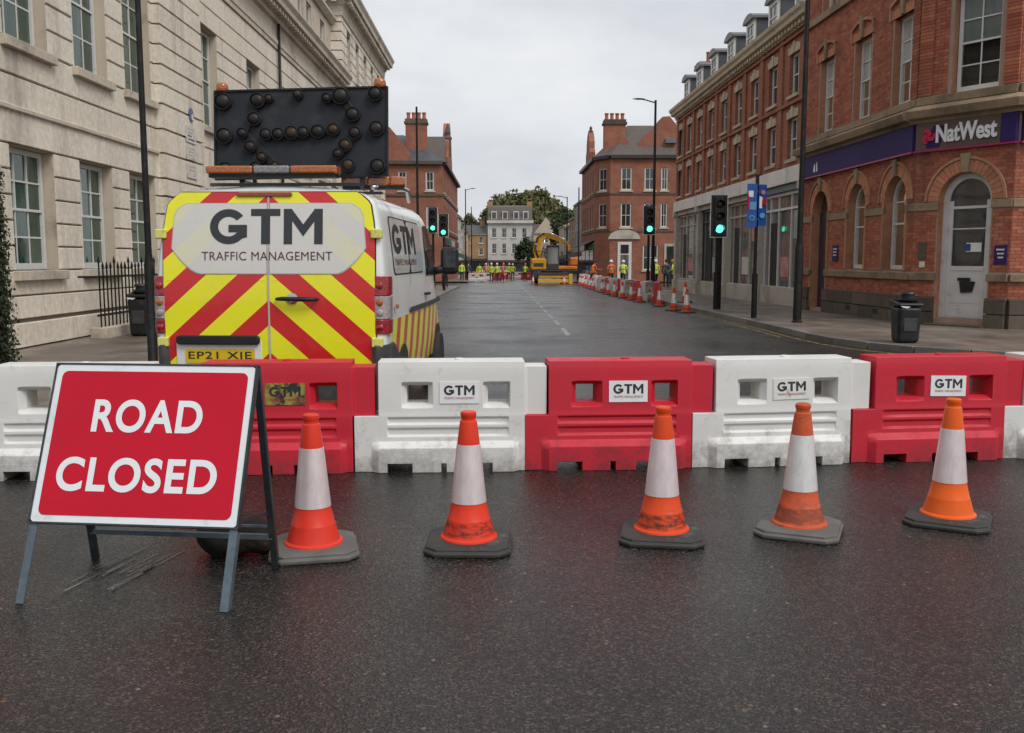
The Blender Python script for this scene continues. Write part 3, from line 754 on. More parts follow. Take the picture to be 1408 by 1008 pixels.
MT['lens_red'] = lens('red_lens', (.34, .005, .010)); MT['lens_clear'] = lens('clear_lens', (.42, .36, .36)); MT['lens_amber'] = lens('amber_lens', (.46, .12, .010)); MT['lens_frost'] = lens('frosted_lens', (.26, .24, .24)); MT['lens_smoke'] = surf('smoked_lens', (.026, .022, .020), (.015, .013, .012), rough=.5, spec=.3, scale=12); MT['lens_brown'] = surf('brown_lens', (.055, .032, .017), (.028, .018, .013), rough=.5, spec=.3, scale=12)
MT['plate_yellow'] = surf('number_plate_yellow', (0.72, 0.50, 0.015), (0.66, 0.45, 0.015), rough=.3, scale=6)
MT['tab_yellow'] = surf('hinge_yellow', (0.72, 0.72, 0.14), (0.60, 0.60, 0.20), rough=.35, scale=20, dirt=(.30, .28, .14), dirt_scale=24)
MT['chrome'] = surf('dull_chrome', (0.5, 0.5, 0.5), rough=.2, metal=.9)
MT['tyre'] = surf('tyre_rubber', (0.018, 0.018, 0.018), rough=.8, bumps=.2)
MT['board'] = surf('board_black', (0.019, 0.022, 0.027), (0.026, 0.029, 0.035), rough=.6, spec=.25, scale=3, dirt=(.05, .05, .05), dirt_scale=4)

van = empty('van', (-2.045, 8.36, 0.0), R(-2.9), 'white van with red and yellow chevrons on its rear doors, parked behind the barriers', 'van'); van.scale = (1.05, 1.0, 1.005)
HW = [(.30, .90), (.45, .955), (.70, .975), (1.05, .985), (1.3, .98), (1.6, .962), (1.9, .930), (2.04, .905), (2.12, .87), (2.175, .80), (2.21, .68), (2.235, .45), (2.25, .20), (2.255, 0)]
def hw(z):
    for (a, p), (b_, q) in zip(HW[:-1], HW[1:]):
        if a <= z <= b_: return p + (q - p) * (z - a) / (b_ - a)
    return .90 if z < .3 else 0
def yr(z): return 0.0 if z < 1.3 else .10 * ((z - 1.3) / .95) ** 1.6
ZT = [(0, 2.255), (3.0, 2.255), (3.35, 2.22), (3.6, 2.10), (4.25, 1.42), (4.75, 1.15), (4.92, 1.0), (5.0, .80)]
def ztop(y):
    for (a, p), (b_, q) in zip(ZT[:-1], ZT[1:]):
        if a <= y <= b_: return p + (q - p) * (y - a) / (b_ - a)
    return ZT[-1][1]
m = MB(); nprof = None; SEC = [(.0, .955), (.015, .975), (.04, .99), (.09, 1.0), (.3, 1.0), (1, 1.0), (2, 1.0), (3.0, 1.0), (3.35, .99), (3.6, .98), (4.0, .97), (4.25, .955), (4.6, .92), (4.85, .84), (5.0, .70)]
zl = [p[0] for p in HW]
for yy, s in SEC:
    zt = ztop(yy); half = []
    for z, w_ in HW:
        zz = .30 + (z - .30) * (zt - .30) / (2.255 - .30)
        if yy < .09: zz = .30 + (zz - .30) * (.985 + .015 * min(1, yy / .09))
        half.append((w_ * s, yy + yr(z) * max(0, 1 - yy / .8), zz))
    ring = [(-x, y_, z) for x, y_, z in half] + [(x, y_, z) for x, y_, z in half[-2::-1]]
    nprof = len(ring); m.v.extend(ring)
for i in range(len(SEC) - 1):
    for k in range(nprof - 1): m.f.append([i * nprof + k, i * nprof + k + 1, (i + 1) * nprof + k + 1, (i + 1) * nprof + k])
    m.f.append([i * nprof + nprof - 1, i * nprof, (i + 1) * nprof, (i + 1) * nprof + nprof - 1])
for i, rev in ((0, 1), (len(SEC) - 1, 0)):          # end faces as strips between mirror points so that they follow the curve
    b0 = i * nprof
    for k in range((nprof - 1) // 2):
        a, b_ = b0 + k, b0 + nprof - 1 - k
        if a + 1 == b_ - 1: m.f.append([a, a + 1, b_])
        else: m.f.append([a, a + 1, b_ - 1, b_])
m.mi = [0] * len(m.f)
m.build('body', MT['van_paint'], van, smooth=True, auto=38)

def rear_patch(name, mat, rows, off, th, parent, nx=10, smooth=True):
    "rows (z, x0, x1) laid on the leaning rear face, off proud of it, th thick"
    m = MB(); R_ = []
    def Y(x, z, d): return yr(z) + .010 * (abs(x) / .95) ** 3 - d
    for z, a, b_ in rows: R_.append([(a + (b_ - a) * k / nx, z) for k in range(nx + 1)])
    N = nx + 1
    for r in R_: m.v.extend([(x, Y(x, z, off), z) for x, z in r])
    o2 = len(m.v)
    for r in R_: m.v.extend([(x, Y(x, z, off - th), z) for x, z in r])
    for i in range(len(R_) - 1):
        for k in range(nx):
            a = i * N + k; m.f.append([a, a + 1, a + N + 1, a + N])
        for k in (0, nx): a = i * N + k; m.f.append([a, a + N, o2 + a + N, o2 + a])
    for i in (0, len(R_) - 1):
        for k in range(nx): a = i * N + k; m.f.append([a, a + 1, o2 + a + 1, o2 + a])
    m.mi = [0] * len(m.f)
    return m.build(name, mat, parent, smooth=smooth, auto=30)
def rear_at(x, z, d): return (x, yr(z) + .010 * (abs(x) / .95) ** 3 - d, z)
def door_lim(z):        # outer edge of the doors
    return min(.893, hw(z) * .965 - .012) if z < 2.04 else max(.02, (.905 * .965 - .012) - ((z - 2.04) / .15) ** 2.2 * .12)
zs_d = [.50, .60, .8, 1.0, 1.2, 1.4, 1.6, 1.8, 1.95, 2.02, 2.08, 2.12, 2.16, 2.19]
doors = {}
for sx in (-1, 1):
    rows = [(z, .004, door_lim(z)) if sx > 0 else (z, -door_lim(z), -.004) for z in zs_d]
    doors[sx] = rear_patch('rear_door', MT['chevron'], rows, .022, .03, van)
    rear_patch('door_gap', MT['seam'], [(z, .0, min(.905, door_lim(z) + .010)) if sx > 0 else (z, -min(.905, door_lim(z) + .010), -.0) for z in zs_d[:-1] + [2.198]], .010, .02, van)
    # window film inset with rounded outer corners
    rows = []
    for z in (1.485, 1.49, 1.50, 1.52, 1.56, 1.62, 1.70, 1.9, 1.98, 2.04, 2.07, 2.085, 2.09):
        e = .815
        if z < 1.70: e = .57 + (.815 - .57) * min(1, ((z - 1.485) / .215)) ** .62
        if z > 1.98: e = .815 - .10 * ((z - 1.98) / .11) ** 2.5
        e -= .03 * max(0, (z - 1.7) / .4)
        rows.append((z, .012, e) if sx > 0 else (z, -e, -.012))
    rear_patch('rear_window', MT['film'], rows, .028, .008, doors[sx], nx=8)
    rear_patch('window_seal', MT['seal'], [(z + (-.007 if i_ < 6 else .007), a_ - .007 * (a_ < -.02), b2_ + .007 * (b2_ > .02)) for i_, (z, a_, b2_) in enumerate(rows)], .0245, .006, doors[sx], nx=8)
m = gtm_mb(lambda a, b_: rear_at(-.49 + a, 1.74 + b_, .031), .95, .305); m.build('lettering', MT['ink_dark'], doors[-1], normals=False)
MT['ink_maroon'] = surf('ink_maroon', (0.10, 0.03, 0.035), rough=.4)
m = text_mb('TRAFFIC MANAGEMENT', lambda a, b_: rear_at(-.56 + a, 1.60 + b_, .031), 1.10, .075, spacing=1.05); m.build('small_lettering', MT['ink_maroon'], doors[-1], normals=False)
m = MB(); zz_ = [.5, 1.3, 1.5, 1.7, 1.9, 2.05, 2.19]
for z0, z1 in zip(zz_[:-1], zz_[1:]): m.hexa([rear_at(-.0075, z0, .030), rear_at(.0075, z0, .030), rear_at(.0075, z0, -.02), rear_at(-.0075, z0, -.02), rear_at(-.0075, z1, .030), rear_at(.0075, z1, .030), rear_at(.0075, z1, -.02), rear_at(-.0075, z1, -.02)])

m.build('door_seal', MT['seal'], van)
for sx in (-1, 1):
    for z_ in (.675, 1.425): m = MB(); m.hexa([rear_at(sx * .03, z_, .021), rear_at(sx * .87, z_, .021), rear_at(sx * .87, z_, .0245), rear_at(sx * .03, z_, .0245), rear_at(sx * .03, z_ + .008, .021), rear_at(sx * .87, z_ + .008, .021), rear_at(sx * .87, z_ + .008, .0245), rear_at(sx * .03, z_ + .008, .0245)]); m.build('swage_line', MT['chevron'], doors[sx])
# brake lamp, handle, plate recess, plate
m = MB(); m.prism(rrect(-.27, .20, 2.155, 2.187, .012), lambda a, b_: rear_at(a, b_, .02), lambda a, b_: rear_at(a, b_, .042)); m.build('high_brake_light', MT['lens_red'], van, bevel=.004)
h = MB(); h.path([(.07, -.045, 1.265), (.12, -.075, 1.268), (.25, -.085, 1.265), (.38, -.075, 1.262), (.42, -.045, 1.262)], [.014, .019, .021, .019, .012], 10); hd = h.build('door_handle', MT['black_trim'], doors[1], smooth=True)
h = MB(); h.lathe([(.048, 0), (.048, .01), (.03, .016)], 18, (.20, -.022, 1.268), Matrix.Rotation(R(90), 3, 'X')); h.build('handle_cup', MT['chrome'], doors[1], smooth=True, auto=40)
m = MB(); m.prism(rrect(-.80, -.07, .52, .93, .05), lambda a, b_: rear_at(a, b_, .020), lambda a, b_: rear_at(a, b_, .030)); m.build('plate_surround', MT['van_paint'], doors[-1], bevel=.006)
m = MB(); m.prism(rrect(-.79, -.08, .865, .945, .03), lambda a, b_: rear_at(a, b_, .02), lambda a, b_: rear_at(a, b_, .07)); m.build('plate_lamp_housing', MT['black_trim'], doors[-1], bevel=.012, seg=3)
m = MB(); m.prism(rrect(-.72, -.13, .70, .825, .012), lambda a, b_: rear_at(a, b_, .03), lambda a, b_: rear_at(a, b_, .036)); npl = m.build('number_plate', MT['plate_yellow'], van)
m = text_mb('EP21 XJE', lambda a, b_: rear_at(-.695 + a, .718 + b_, .0385), .54, .085, bold=.010, spacing=1.1); m.build('lettering', MT['ink_dark'], npl, normals=False)
# tail lamps, hinges, bumper
for sx in (-1, 1):
    m = MB(); secs = [(.945, 'lens_red', 1.085), (1.085, 'lens_clear', 1.29), (1.29, 'lens_red', 1.475)]
    tl = empty('tail_lamp', (0, 0, 0)); tl.parent = van
    for z0, mt, z1 in secs:
        m = MB(); N = 7; pts = []
        for k in range(N + 1):          # wraps from the rear face round the corner onto the flank
            a = R(90.0 * k / N); pts.append((.925 + .085 * math.sin(a), .115 - .135 * math.cos(a) if k else -.02))
        pts = [(.895, -.018)] + pts + [(1.008, .20)]
        inner = [(x - .06, y_ + .05) for x, y_ in pts]
        poly = pts + inner[::-1]
        m.prism(poly, lambda a, b_: (sx * a, b_, z0 + (.012 if z0 < 1.0 else .0015)), lambda a, b_: (sx * a, b_ + yr(z1), z1 - (.012 if z1 > 1.4 else .0015)))
        m.build('lens', MT[mt], tl, bevel=.008, seg=2)
    for zc, mt in ((1.145, 'lens_clear'), (1.235, 'lens_amber'), (1.38, 'lens_red'), (1.015, 'lens_red')):
        m = MB(); m.lathe([(.030, 0), (.030, .004), (.022, .008), (.001, .010)], 14, (sx * .932, -.020 + yr(zc), zc), Matrix.Rotation(R(90), 3, 'X')); m.build('reflector', MT[mt], tl, smooth=True)
    for z in (1.83, .885):
        m = MB(); m.box(*sorted((sx * .862, sx * .955)), -.045 + yr(z), .03 + yr(z), z - .042, z + .042); m.build('hinge', MT['tab_yellow'], van, bevel=.012, seg=3)
m = MB(); out = [(1.0, 1.0), (1.005, .30), (.985, .05), (.935, -.05), (.90, -.06), (.89, -.062), (.5, -.10), (0, -.105)]
pth = out + [(-x, y_) for x, y_ in out[-2::-1]]
for x, y_ in pth: m.v += [(x, y_, .30), (x, y_, .56 if abs(x) < .895 else (.56 if y_ > .6 else .86)), (x * .93, y_ + .08, .56 if abs(x) < .895 else (.58 if y_ > .6 else .88)), (x * .93, y_ + .08, .30)]
for i in range(len(pth) - 1):
    for k in range(4): a = i * 4 + k; b_ = i * 4 + (k + 1) % 4; m.f.append([a, b_, b_ + 4, a + 4])
m.f += [[0, 1, 2, 3], [len(m.v) - 4 + k for k in (3, 2, 1, 0)]]; m.mi = [0] * len(m.f)
m.build('bumper', MT['bumper'], van, bevel=.012, seg=2)
# flank details
def side_patch(name, mat, outline, sx, parent, off=.006, nrow=10, smooth=True):
    "outline: list of (z, y0, y1) rows on the flank"
    m = MB(); N = nrow + 1
    for z, a, b_ in outline:
        for k in range(N):
            y_ = a + (b_ - a) * k / nrow; s = 1.0 if y_ < 3.0 else 1 - .03 * min(1, (y_ - 3.0) / 1.2)
            m.v.append((sx * (hw(z) * s + off), y_, z))
    for i in range(len(outline) - 1):
        for k in range(nrow): a = i * N + k; m.f.append([a, a + 1, a + N + 1, a + N]); m.mi.append(0)
    return m.build(name, mat, parent, smooth=smooth)
def round_rows(z0, z1, y0, y1, r, n=4):
    rows = []
    for k in range(n + 1): a = R(90 * k / n); rows.append((z0 + r - r * math.cos(a), y0 + r - r * math.sin(a), y1 - r + r * math.sin(a)))
    for k in range(n, -1, -1): a = R(90 * k / n); rows.append((z1 - r + r * math.cos(a), y0 + r - r * math.sin(a), y1 - r + r * math.sin(a)))
    return rows
for sx in (-1, 1):
    side_patch('window_surround', MT['black_trim'], round_rows(1.462, 2.008, .515, 2.565, .09), sx, van, .004)
    for y0, y1 in ((.53, 1.50), (1.56, 2.55)):
        w_ = side_patch('side_window', MT['side_film'], round_rows(1.475, 1.995, y0, y1, .08), sx, van, .008)
    side_patch('cab_window', MT['dark_glass'], [(1.42, 2.78, 3.86), (1.6, 2.78, 3.72), (1.8, 2.80, 3.52), (1.98, 2.86, 3.30), (2.0, 2.9, 3.26)], sx, van, .008)
    side_patch('side_rail', MT['bumper'], [(1.07, 1.35, 4.2), (1.125, 1.35, 4.2)], sx, van, .014)
    for y_ in (1.52, 2.70, 3.92):
        side_patch('door_seam', MT['seam'], [(.5, y_, y_ + .012), (1.4, y_, y_ + .012), (2.05, y_, y_ + .012)], sx, van, .005, nrow=1)
    side_patch('sill', MT['black_trim'], [(.30, 1.35, 3.5), (.45, 1.35, 3.5)], sx, van, .010)
    m = MB(); m.path([(sx * .99, 2.55, 1.22), (sx * 1.02, 2.6, 1.22), (sx * 1.02, 2.72, 1.22), (sx * .99, 2.77, 1.22)], .016, 8); m.build('door_handle', MT['black_trim'], van, smooth=True)
    m = MB(); m.box(*sorted((sx * 1.0, sx * 1.02)), .40, .46, 1.16, 1.20); m.build('side_marker', MT['lens_amber'], van, bevel=.006)
    # mirror
    m = MB(); m.path([(sx * .95, 3.72, 1.46), (sx * 1.06, 3.74, 1.49)], .05, 8); mr = m.build('mirror_arm', MT['black_trim'], van, smooth=True)
    m = MB(); m.box(*sorted((sx * 1.03, sx * 1.245)), 3.70, 3.86, 1.42, 1.76); m.build('mirror_housing', MT['black_trim'], van, bevel=.06, seg=4)
    m = MB(); m.box(*sorted((sx * 1.065, sx * 1.215)), 3.688, 3.699, 1.50, 1.72); m.build('mirror_glass', MT['dark_glass'], van, bevel=.004)
    for y_ in (.98, 4.05):
        wl_ = empty('wheel', (0, 0, 0)); wl_.parent = van
        Mx = Matrix.Rotation(R(90), 3, 'Y')
        m = MB(); m.lathe([(.22, -.11), (.315, -.115), (.335, -.08), (.338, .08), (.315, .115), (.22, .11)], 32, (sx * .885, y_, .338), Mx); m.build('tyre', MT['tyre'], wl_, smooth=True, auto=40)
        m = MB(); m.lathe([(.0, -.09), (.08, -.095), (.10, -.085), (.19, -.07), (.22, -.10), (.0, -.02)], 24, (sx * .885, y_, .338), Mx if sx < 0 else Matrix.Rotation(R(-90), 3, 'Y')); m.build('rim', MT['bumper'], wl_, smooth=True, auto=40)
        m = MB(); P = [(.985, .47)]; n_ = 18
        ring = [(y_ + .43 * math.cos(R(180 * k / n_)), .36 + .43 * math.sin(R(180 * k / n_))) for k in range(n_ + 1)]
        ctr = [(y_ + .1 * math.cos(R(180 * k / n_)), .345 + .1 * math.sin(R(180 * k / n_))) for k in range(n_ + 1)]
        for (a, z) in ring: m.v.append((sx * (hw(z) * (1.0 if a < 3 else .972) + .007), a, z))
        for (a, z) in ctr: m.v.append((sx * (hw(.5) * (1.0 if a < 3 else .972) + .009), a, z))
        for k in range(n_): m.f.append([k, k + 1, n_ + 2 + k, n_ + 1 + k]); m.mi.append(0)
        m.build('wheel_arch', MT['seam'], van)
m = gtm_mb(lambda a, b_: (hw(1.66 + b_) + .0105, .60 + a, 1.66 + b_), 1.45, .28); m.build('lettering', MT['ink_dark'], van, normals=False)
m = text_mb('TRAFFIC MANAGEMENT', lambda a, b_: (hw(1.55 + b_) + .0105, .60 + a, 1.55 + b_), 1.45, .06); m.build('small_lettering', MT['ink_dark'], van, normals=False)

# roof bars, light bars and the big arrow board
for y_ in (.45, 1.6):
    m = MB(); m.bar((-.62, y_, 2.285), (.70, y_, 2.285), .04, .03); m.build('roof_bar', MT['dark_steel'], van, bevel=.006)
def light_bar(a, b_, z, h, d, segs):
    lb = empty('light_bar', (0, 0, 0)); lb.parent = van
    a, b_ = Vector((*a, z)), Vector((*b_, z)); D = (b_ - a); L = D.length
    m = MB(); m.bar(a + D * .02, b_ - D * .02, d * .8, .04, up=(0, 0, 1)); m.v = [(x, y_, zz - h / 2 - .01) for x, y_, zz in m.v]; m.build('bar_base', MT['black_trim'], lb)
    for f0, f1, mt in segs:
        m = MB(); m.bar(a + D * (f0 + .003), a + D * (f1 - .003), d, h, up=(0, 0, 1)); m.build('lens', MT[mt], lb, bevel=.018, seg=3)
light_bar((-.53, .16), (.58, .16), 2.385, .070, .20, ((0, .36, 'lens_amber'), (.36, .64, 'lens_frost'), (.64, 1, 'lens_amber')))
light_bar((.50, .62), (1.06, .70), 2.325, .085, .18, ((0, .4, 'lens_amber'), (.4, .75, 'lens_amber'), (.75, 1, 'lens_amber')))
m = MB(); m.path([(.80, .5, 2.26), (.86, 1.0, 2.34), (.86, 2.2, 2.35), (.82, 2.6, 2.26)], .025, 8); m.build('roof_rail', MT['chrome'], van, smooth=True)
ab = empty('arrow_board', (0, 0, 0)); ab.parent = van
BX0, BX1, BZ0, BZ1, BY = -.590, .930, 2.335, 3.135, .50
def BP(px, py, d=0.0):      # position on the board face; px, py as fractions from its upper left corner
    x = BX0 + (BX1 - BX0) * px; z = BZ1 - (BZ1 - BZ0) * py + .03 * px; return (x, BY - d + .06 * (1 - py), z)
m = MB(); m.hexa([BP(0, 1, 0), BP(1, 1, 0), BP(1, 1, -.05), BP(0, 1, -.05), BP(0, 0, 0), BP(1, 0, 0), BP(1, 0, -.05), BP(0, 0, -.05)]); m.build('board_panel', MT['board'], ab, bevel=.006)
for a, b_ in (((0, 0), (1, 0)), ((0, 1), (1, 1)), ((0, 0), (0, 1)), ((1, 0), (1, 1))):
    m = MB(); m.bar(BP(*a, .004), BP(*b_, .004), .016, .022, up=(0, 1, 0)); m.build('board_edge', MT['black_trim'], ab)
L1 = [(390, 490, 46, 0), (1120, 472, 40, 0), (395, 662, 44, 0), (1125, 645, 42, 0), (400, 828, 38, 0), (1130, 832, 42, 0), (556, 490, 42, 0), (612, 482, 24, 1), (750, 466, 28, 1), (888, 488, 28, 0), (955, 478, 46, 0),
      (540, 582, 38, 0), (482, 652, 30, 0), (520, 720, 34, 0), (575, 775, 30, 1), (640, 816, 22, 1), (546, 826, 34, 0), (595, 660, 34, 0), (655, 660, 34, 0), (720, 656, 38, 1), (775, 655, 34, 0), (845, 652, 38, 0), (920, 645, 34, 1),
      (1012, 572, 40, 0), (1022, 664, 36, 0), (975, 724, 36, 1), (940, 766, 30, 0), (990, 824, 36, 1)]
for px, py, r_, amber in L1:
    fx, fy = (px - 345) / 830, (py - 436) / 444; r_ = r_ / 830 * 1.50 * .90
    c = BP(fx, fy, 0); M = Matrix.Rotation(R(90), 3, 'X')
    lm = empty('warning_lamp', (0, 0, 0)); lm.parent = ab
    m = MB(); m.lathe([(r_ * 1.04, 0), (r_ * 1.04, .045), (r_, .06), (r_ * .92, .06), (r_ * .90, .04)], 20, c, M, cap=False); m.build('hood', MT['board'], lm, smooth=True, auto=40)
    m = MB(); m.lathe([(r_ * .90, .035), (r_ * .84, .052), (r_ * .55, .062), (r_ * .5, .066), (r_ * .2, .070), (.001, .071)], 20, c, M); m.build('lens', MT['lens_brown' if amber else 'lens_smoke'], lm, smooth=True)
for a, b_ in (((555, 490), (482, 652)), ((482, 652), (640, 820)), ((595, 660), (930, 648)), ((955, 478), (1030, 600)), ((1030, 655), (935, 775))):
    m = MB(); A = BP((a[0] - 345) / 830, (a[1] - 436) / 444, .006); B_ = BP((b_[0] - 345) / 830, (b_[1] - 436) / 444, .006)
    m.bar(A, B_, .075, .02, up=(0, 1, 0)); m.build('lamp_rail', MT['black_trim'], ab, bevel=.008)
for px in (.04, .955):
    c = BP(px, 0, -.02); m = MB(); m.lathe([(.048, .0), (.054, .015), (.052, .05), (.044, .072), (.03, .078)], 20, c); m.build('beacon', MT['lens_amber'], ab, smooth=True, auto=50)
for px in (.15, .85):
    m = MB(); c = BP(px, 1, -.03); m.bar((c[0], c[1], 2.25), (c[0], c[1], BZ0 + .1), .04, .04); m.bar((c[0], c[1] + .45, 2.25), (c[0], c[1] + .03, BZ0 + .5), .03, .03); m.build('board_stay', MT['dark_steel'], ab)

# ================================================================== shared building pieces
MT['white_timber'] = surf('white_window_paint', (0.70, 0.69, 0.66), (0.60, 0.59, 0.56), rough=.4, scale=9, dirt=(.35, .33, .30), dirt_scale=7, dirt_lo=.62, dirt_hi=.8)
def pane_mat(name, c1, c2, sc=1.4):
    m, n, l, b = node_mat(name)
    g = n.new('ShaderNodeNewGeometry'); oi = n.new('ShaderNodeObjectInfo')
    f = math_n(n, l, 'ADD', math_n(n, l, 'MULTIPLY', ramp(n, l, tex_noise(n, l, sc, 4.0, vec=g.outputs['Position'], stretch=(2.2, 2.2, .5)), [(.35, 0.0), (.68, 1.0)]), .75), math_n(n, l, 'MULTIPLY', oi.outputs['Random'], .25))
    l.new(mix(n, l, f, c1, c2), b.inputs['Base Color']); b.inputs['Roughness'].default_value = .04; b.inputs['Specular IOR Level'].default_value = .75
    bump(n, l, b, tex_noise(n, l, 1.1, 2.0, vec=g.outputs['Position']), .06, .05)
    return m
MT['pane_green'] = pane_mat('green_tinted_pane', (0.010, 0.034, 0.022), (0.060, 0.11, 0.080))
MT['pane_dark'] = pane_mat('dark_pane', (0.016, 0.017, 0.018), (0.05, 0.05, 0.05))
MT['pane_pale'] = pane_mat('curtained_pane', (0.06, 0.06, 0.058), (0.22, 0.22, 0.21), 1.0)

def arch_pts(u0, u1, vs_, r, n=12):
    c = (u0 + u1) / 2; return [(c + r * math.cos(math.pi * (1 - k / n)), vs_ + r * math.sin(math.pi * (1 - k / n))) for k in range(n + 1)]

def sash_window(F, u0, u1, v0, v1, w, parent, cols=2, rows=(2, 2), pane='pane_dark', fr=.065, bar=.022, frame_mat='white_timber', arch=False, split=.5, name='window', panes=True, pane_top=None):
    "a white sash window set at depth w; every pane a piece of its own"
    m = MB(); top = v1 - (u1 - u0) / 2 if arch else v1
    m.fbox(F, u0, u0 + fr, v0, top, w - .06, w + .02); m.fbox(F, u1 - fr, u1, v0, top, w - .06, w + .02); m.fbox(F, u0 + fr, u1 - fr, v0, v0 + fr * 1.25, w - .06, w + .018)
    if arch:
        ro = (u1 - u0) / 2; A, B_ = arch_pts(u0, u1, top, ro), arch_pts(u0, u1, top, ro - fr)
        for k in range(len(A) - 1):
            q = [A[k], A[k + 1], B_[k + 1], B_[k]]; m.hexa([F.p(a, b_, w - .06) for a, b_ in q] + [F.p(a, b_, w + .02) for a, b_ in q])
    else: m.fbox(F, u0 + fr, u1 - fr, v1 - fr, v1, w - .06, w + .018)
    vm = v0 + (v1 - v0) * split
    m.fbox(F, u0 + fr, u1 - fr, vm - .022, vm + .022, w - .05, w + .012)
    a0, a1 = u0 + fr, u1 - fr; cells = []
    for (b0, b1, nr, dw) in ((v0 + fr * 1.25, vm - .022, rows[0], -.018), (vm + .022, (v1 - fr) if not arch else v1 - fr, rows[1], -.002)):
        for c in range(1, cols):
            u = a0 + (a1 - a0) * c / cols
            t = b1
            if arch and b1 > top: t = top + math.sqrt(max(0.0, ((u1 - u0) / 2 - fr) ** 2 - (u - (u0 + u1) / 2) ** 2))
            m.fbox(F, u - bar / 2, u + bar / 2, b0, t, w - .03, w + dw + .008)
        for r_ in range(1, nr):
            v = b0 + (b1 - b0) * r_ / nr; e0, e1 = a0, a1
            if arch and v > top:
                hwid = math.sqrt(max(0.0, ((u1 - u0) / 2 - fr) ** 2 - (v - top) ** 2)); e0, e1 = (u0 + u1) / 2 - hwid, (u0 + u1) / 2 + hwid
            m.fbox(F, e0, e1, v - bar / 2, v + bar / 2, w - .03, w + dw + .006)
        for r_ in range(nr):
            for c in range(cols): cells.append((a0 + (a1 - a0) * c / cols, a0 + (a1 - a0) * (c + 1) / cols, b0 + (b1 - b0) * r_ / nr, b0 + (b1 - b0) * (r_ + 1) / nr, dw))
    win = m.build(name, MT[frame_mat], parent)
    if not panes: cells = [(a0, a1, v0 + fr, vm, -.018), (a0, a1, vm, v1 - (fr if not arch else fr), -.002)]
    for (a, b_, c, d, dw) in cells:
        p = MB(); t = random.uniform(-.003, .003)
        if arch and d > top + .01:
            rr = (u1 - u0) / 2 - fr * .6; ctr = (u0 + u1) / 2; N = 8; lo = []; hi = []
            for k in range(N + 1):
                u = a + (b_ - a) * k / N; vt = min(d, top + math.sqrt(max(0.0, rr * rr - (u - ctr) ** 2))); lo.append((u, min(c, vt))); hi.append((u, vt))
            for k in range(N): p.add([F.p(*lo[k], w - .022), F.p(*lo[k + 1], w - .022), F.p(*hi[k + 1], w - .022), F.p(*hi[k], w - .022)], [(0, 1, 2, 3)])
        else: p.add([F.p(a, c, w - .024 + t), F.p(b_, c, w - .024 - t), F.p(b_, d, w - .022 - t), F.p(a, d, w - .022 + t)], [(0, 1, 2, 3)])
        pm = pane_top if (pane_top and c >= vm - .03) else pane
        p.build('pane', MT[pm], win, normals=False)
    return win

def moulding(F, u0, u1, prof, name, mat, parent, mitre0=0.0, mitre1=0.0):
    "prof: (w, v) outline of a cornice or string course run along the wall; mitre: extra run per metre of projection"
    m = MB(); m.prism(prof, lambda w, v: F.p(u0 - mitre0 * w, v, w), lambda w, v: F.p(u1 + mitre1 * w, v, w)); return m.build(name, mat, parent)

def blocks_of(F, u0, u1, courses, ops, length, w0, jv=.022, ju=.006, cham=.016, back=.035):
    "ashlar blocks course by course, round openings; returns frustum blocks as (verts, centre)"
    out = []
    for ci, (c, d) in enumerate(courses):
        cuts = sorted([(max(o[0], u0), min(o[1], u1)) for o in ops if o[2] < d - .02 and o[3] > c + .02 and o[1] > u0 and o[0] < u1]); iv = []; x = u0
        for a, b_ in cuts:
            if a - x > .05: iv.append((x, a))
            x = max(x, b_)
        if u1 - x > .05: iv.append((x, u1))
        for a, b_ in iv:
            L = b_ - a; k = max(1, round(L / length)); edges = [a + L * i / k for i in range(k + 1)]
            if k > 1 and ci % 2: edges = [a] + [a + L * (i + .5) / k for i in range(k)] + [b_]
            for e0, e1 in zip(edges[:-1], edges[1:]):
                j = random.uniform(-.003, .003)
                p = [F.p(e0 + ju / 2, c + jv / 2, w0 - back), F.p(e1 - ju / 2, c + jv / 2, w0 - back), F.p(e1 - ju / 2, d - jv / 2, w0 - back), F.p(e0 + ju / 2, d - jv / 2, w0 - back),
                     F.p(e0 + ju / 2 + .004, c + jv / 2 + cham, w0 + j), F.p(e1 - ju / 2 - .004, c + jv / 2 + cham, w0 + j), F.p(e1 - ju / 2 - .004, d - jv / 2 - cham, w0 + j), F.p(e0 + ju / 2 + .004, d - jv / 2 - cham, w0 + j)]
                out.append((p, F.p((e0 + e1) / 2, (c + d) / 2, w0)))
    return out
FR5 = [(4, 5, 6, 7), (0, 1, 5, 4), (1, 2, 6, 5), (2, 3, 7, 6), (3, 0, 4, 7)]
def in_view(c, margin=0.03):
    x, y, z = c
    if y < 1: return False
    px = 690 + 1300 * x / y; py = 356 - 1300 * (z - 1.62) / y
    return -40 < px < 1448 and -30 < py < 1020
def emit_pieces(blocks, piece, mass, mat, parent, limit=300):
    "the nearest pieces in view as objects of their own, the rest joined"
    vis = sorted([b_ for b_ in blocks if in_view(b_[1])], key=lambda b_: b_[1][1]); ids = {id(b_) for b_ in vis[:limit]}; rest = MB()
    for b_ in blocks:
        if id(b_) in ids:
            m = MB(); m.add(b_[0], FR5); m.build(piece, mat, parent)
        else: rest.add(b_[0], FR5)
    if rest.v:
        o = rest.build(mass, mat, parent); o['kind'] = 'stuff'

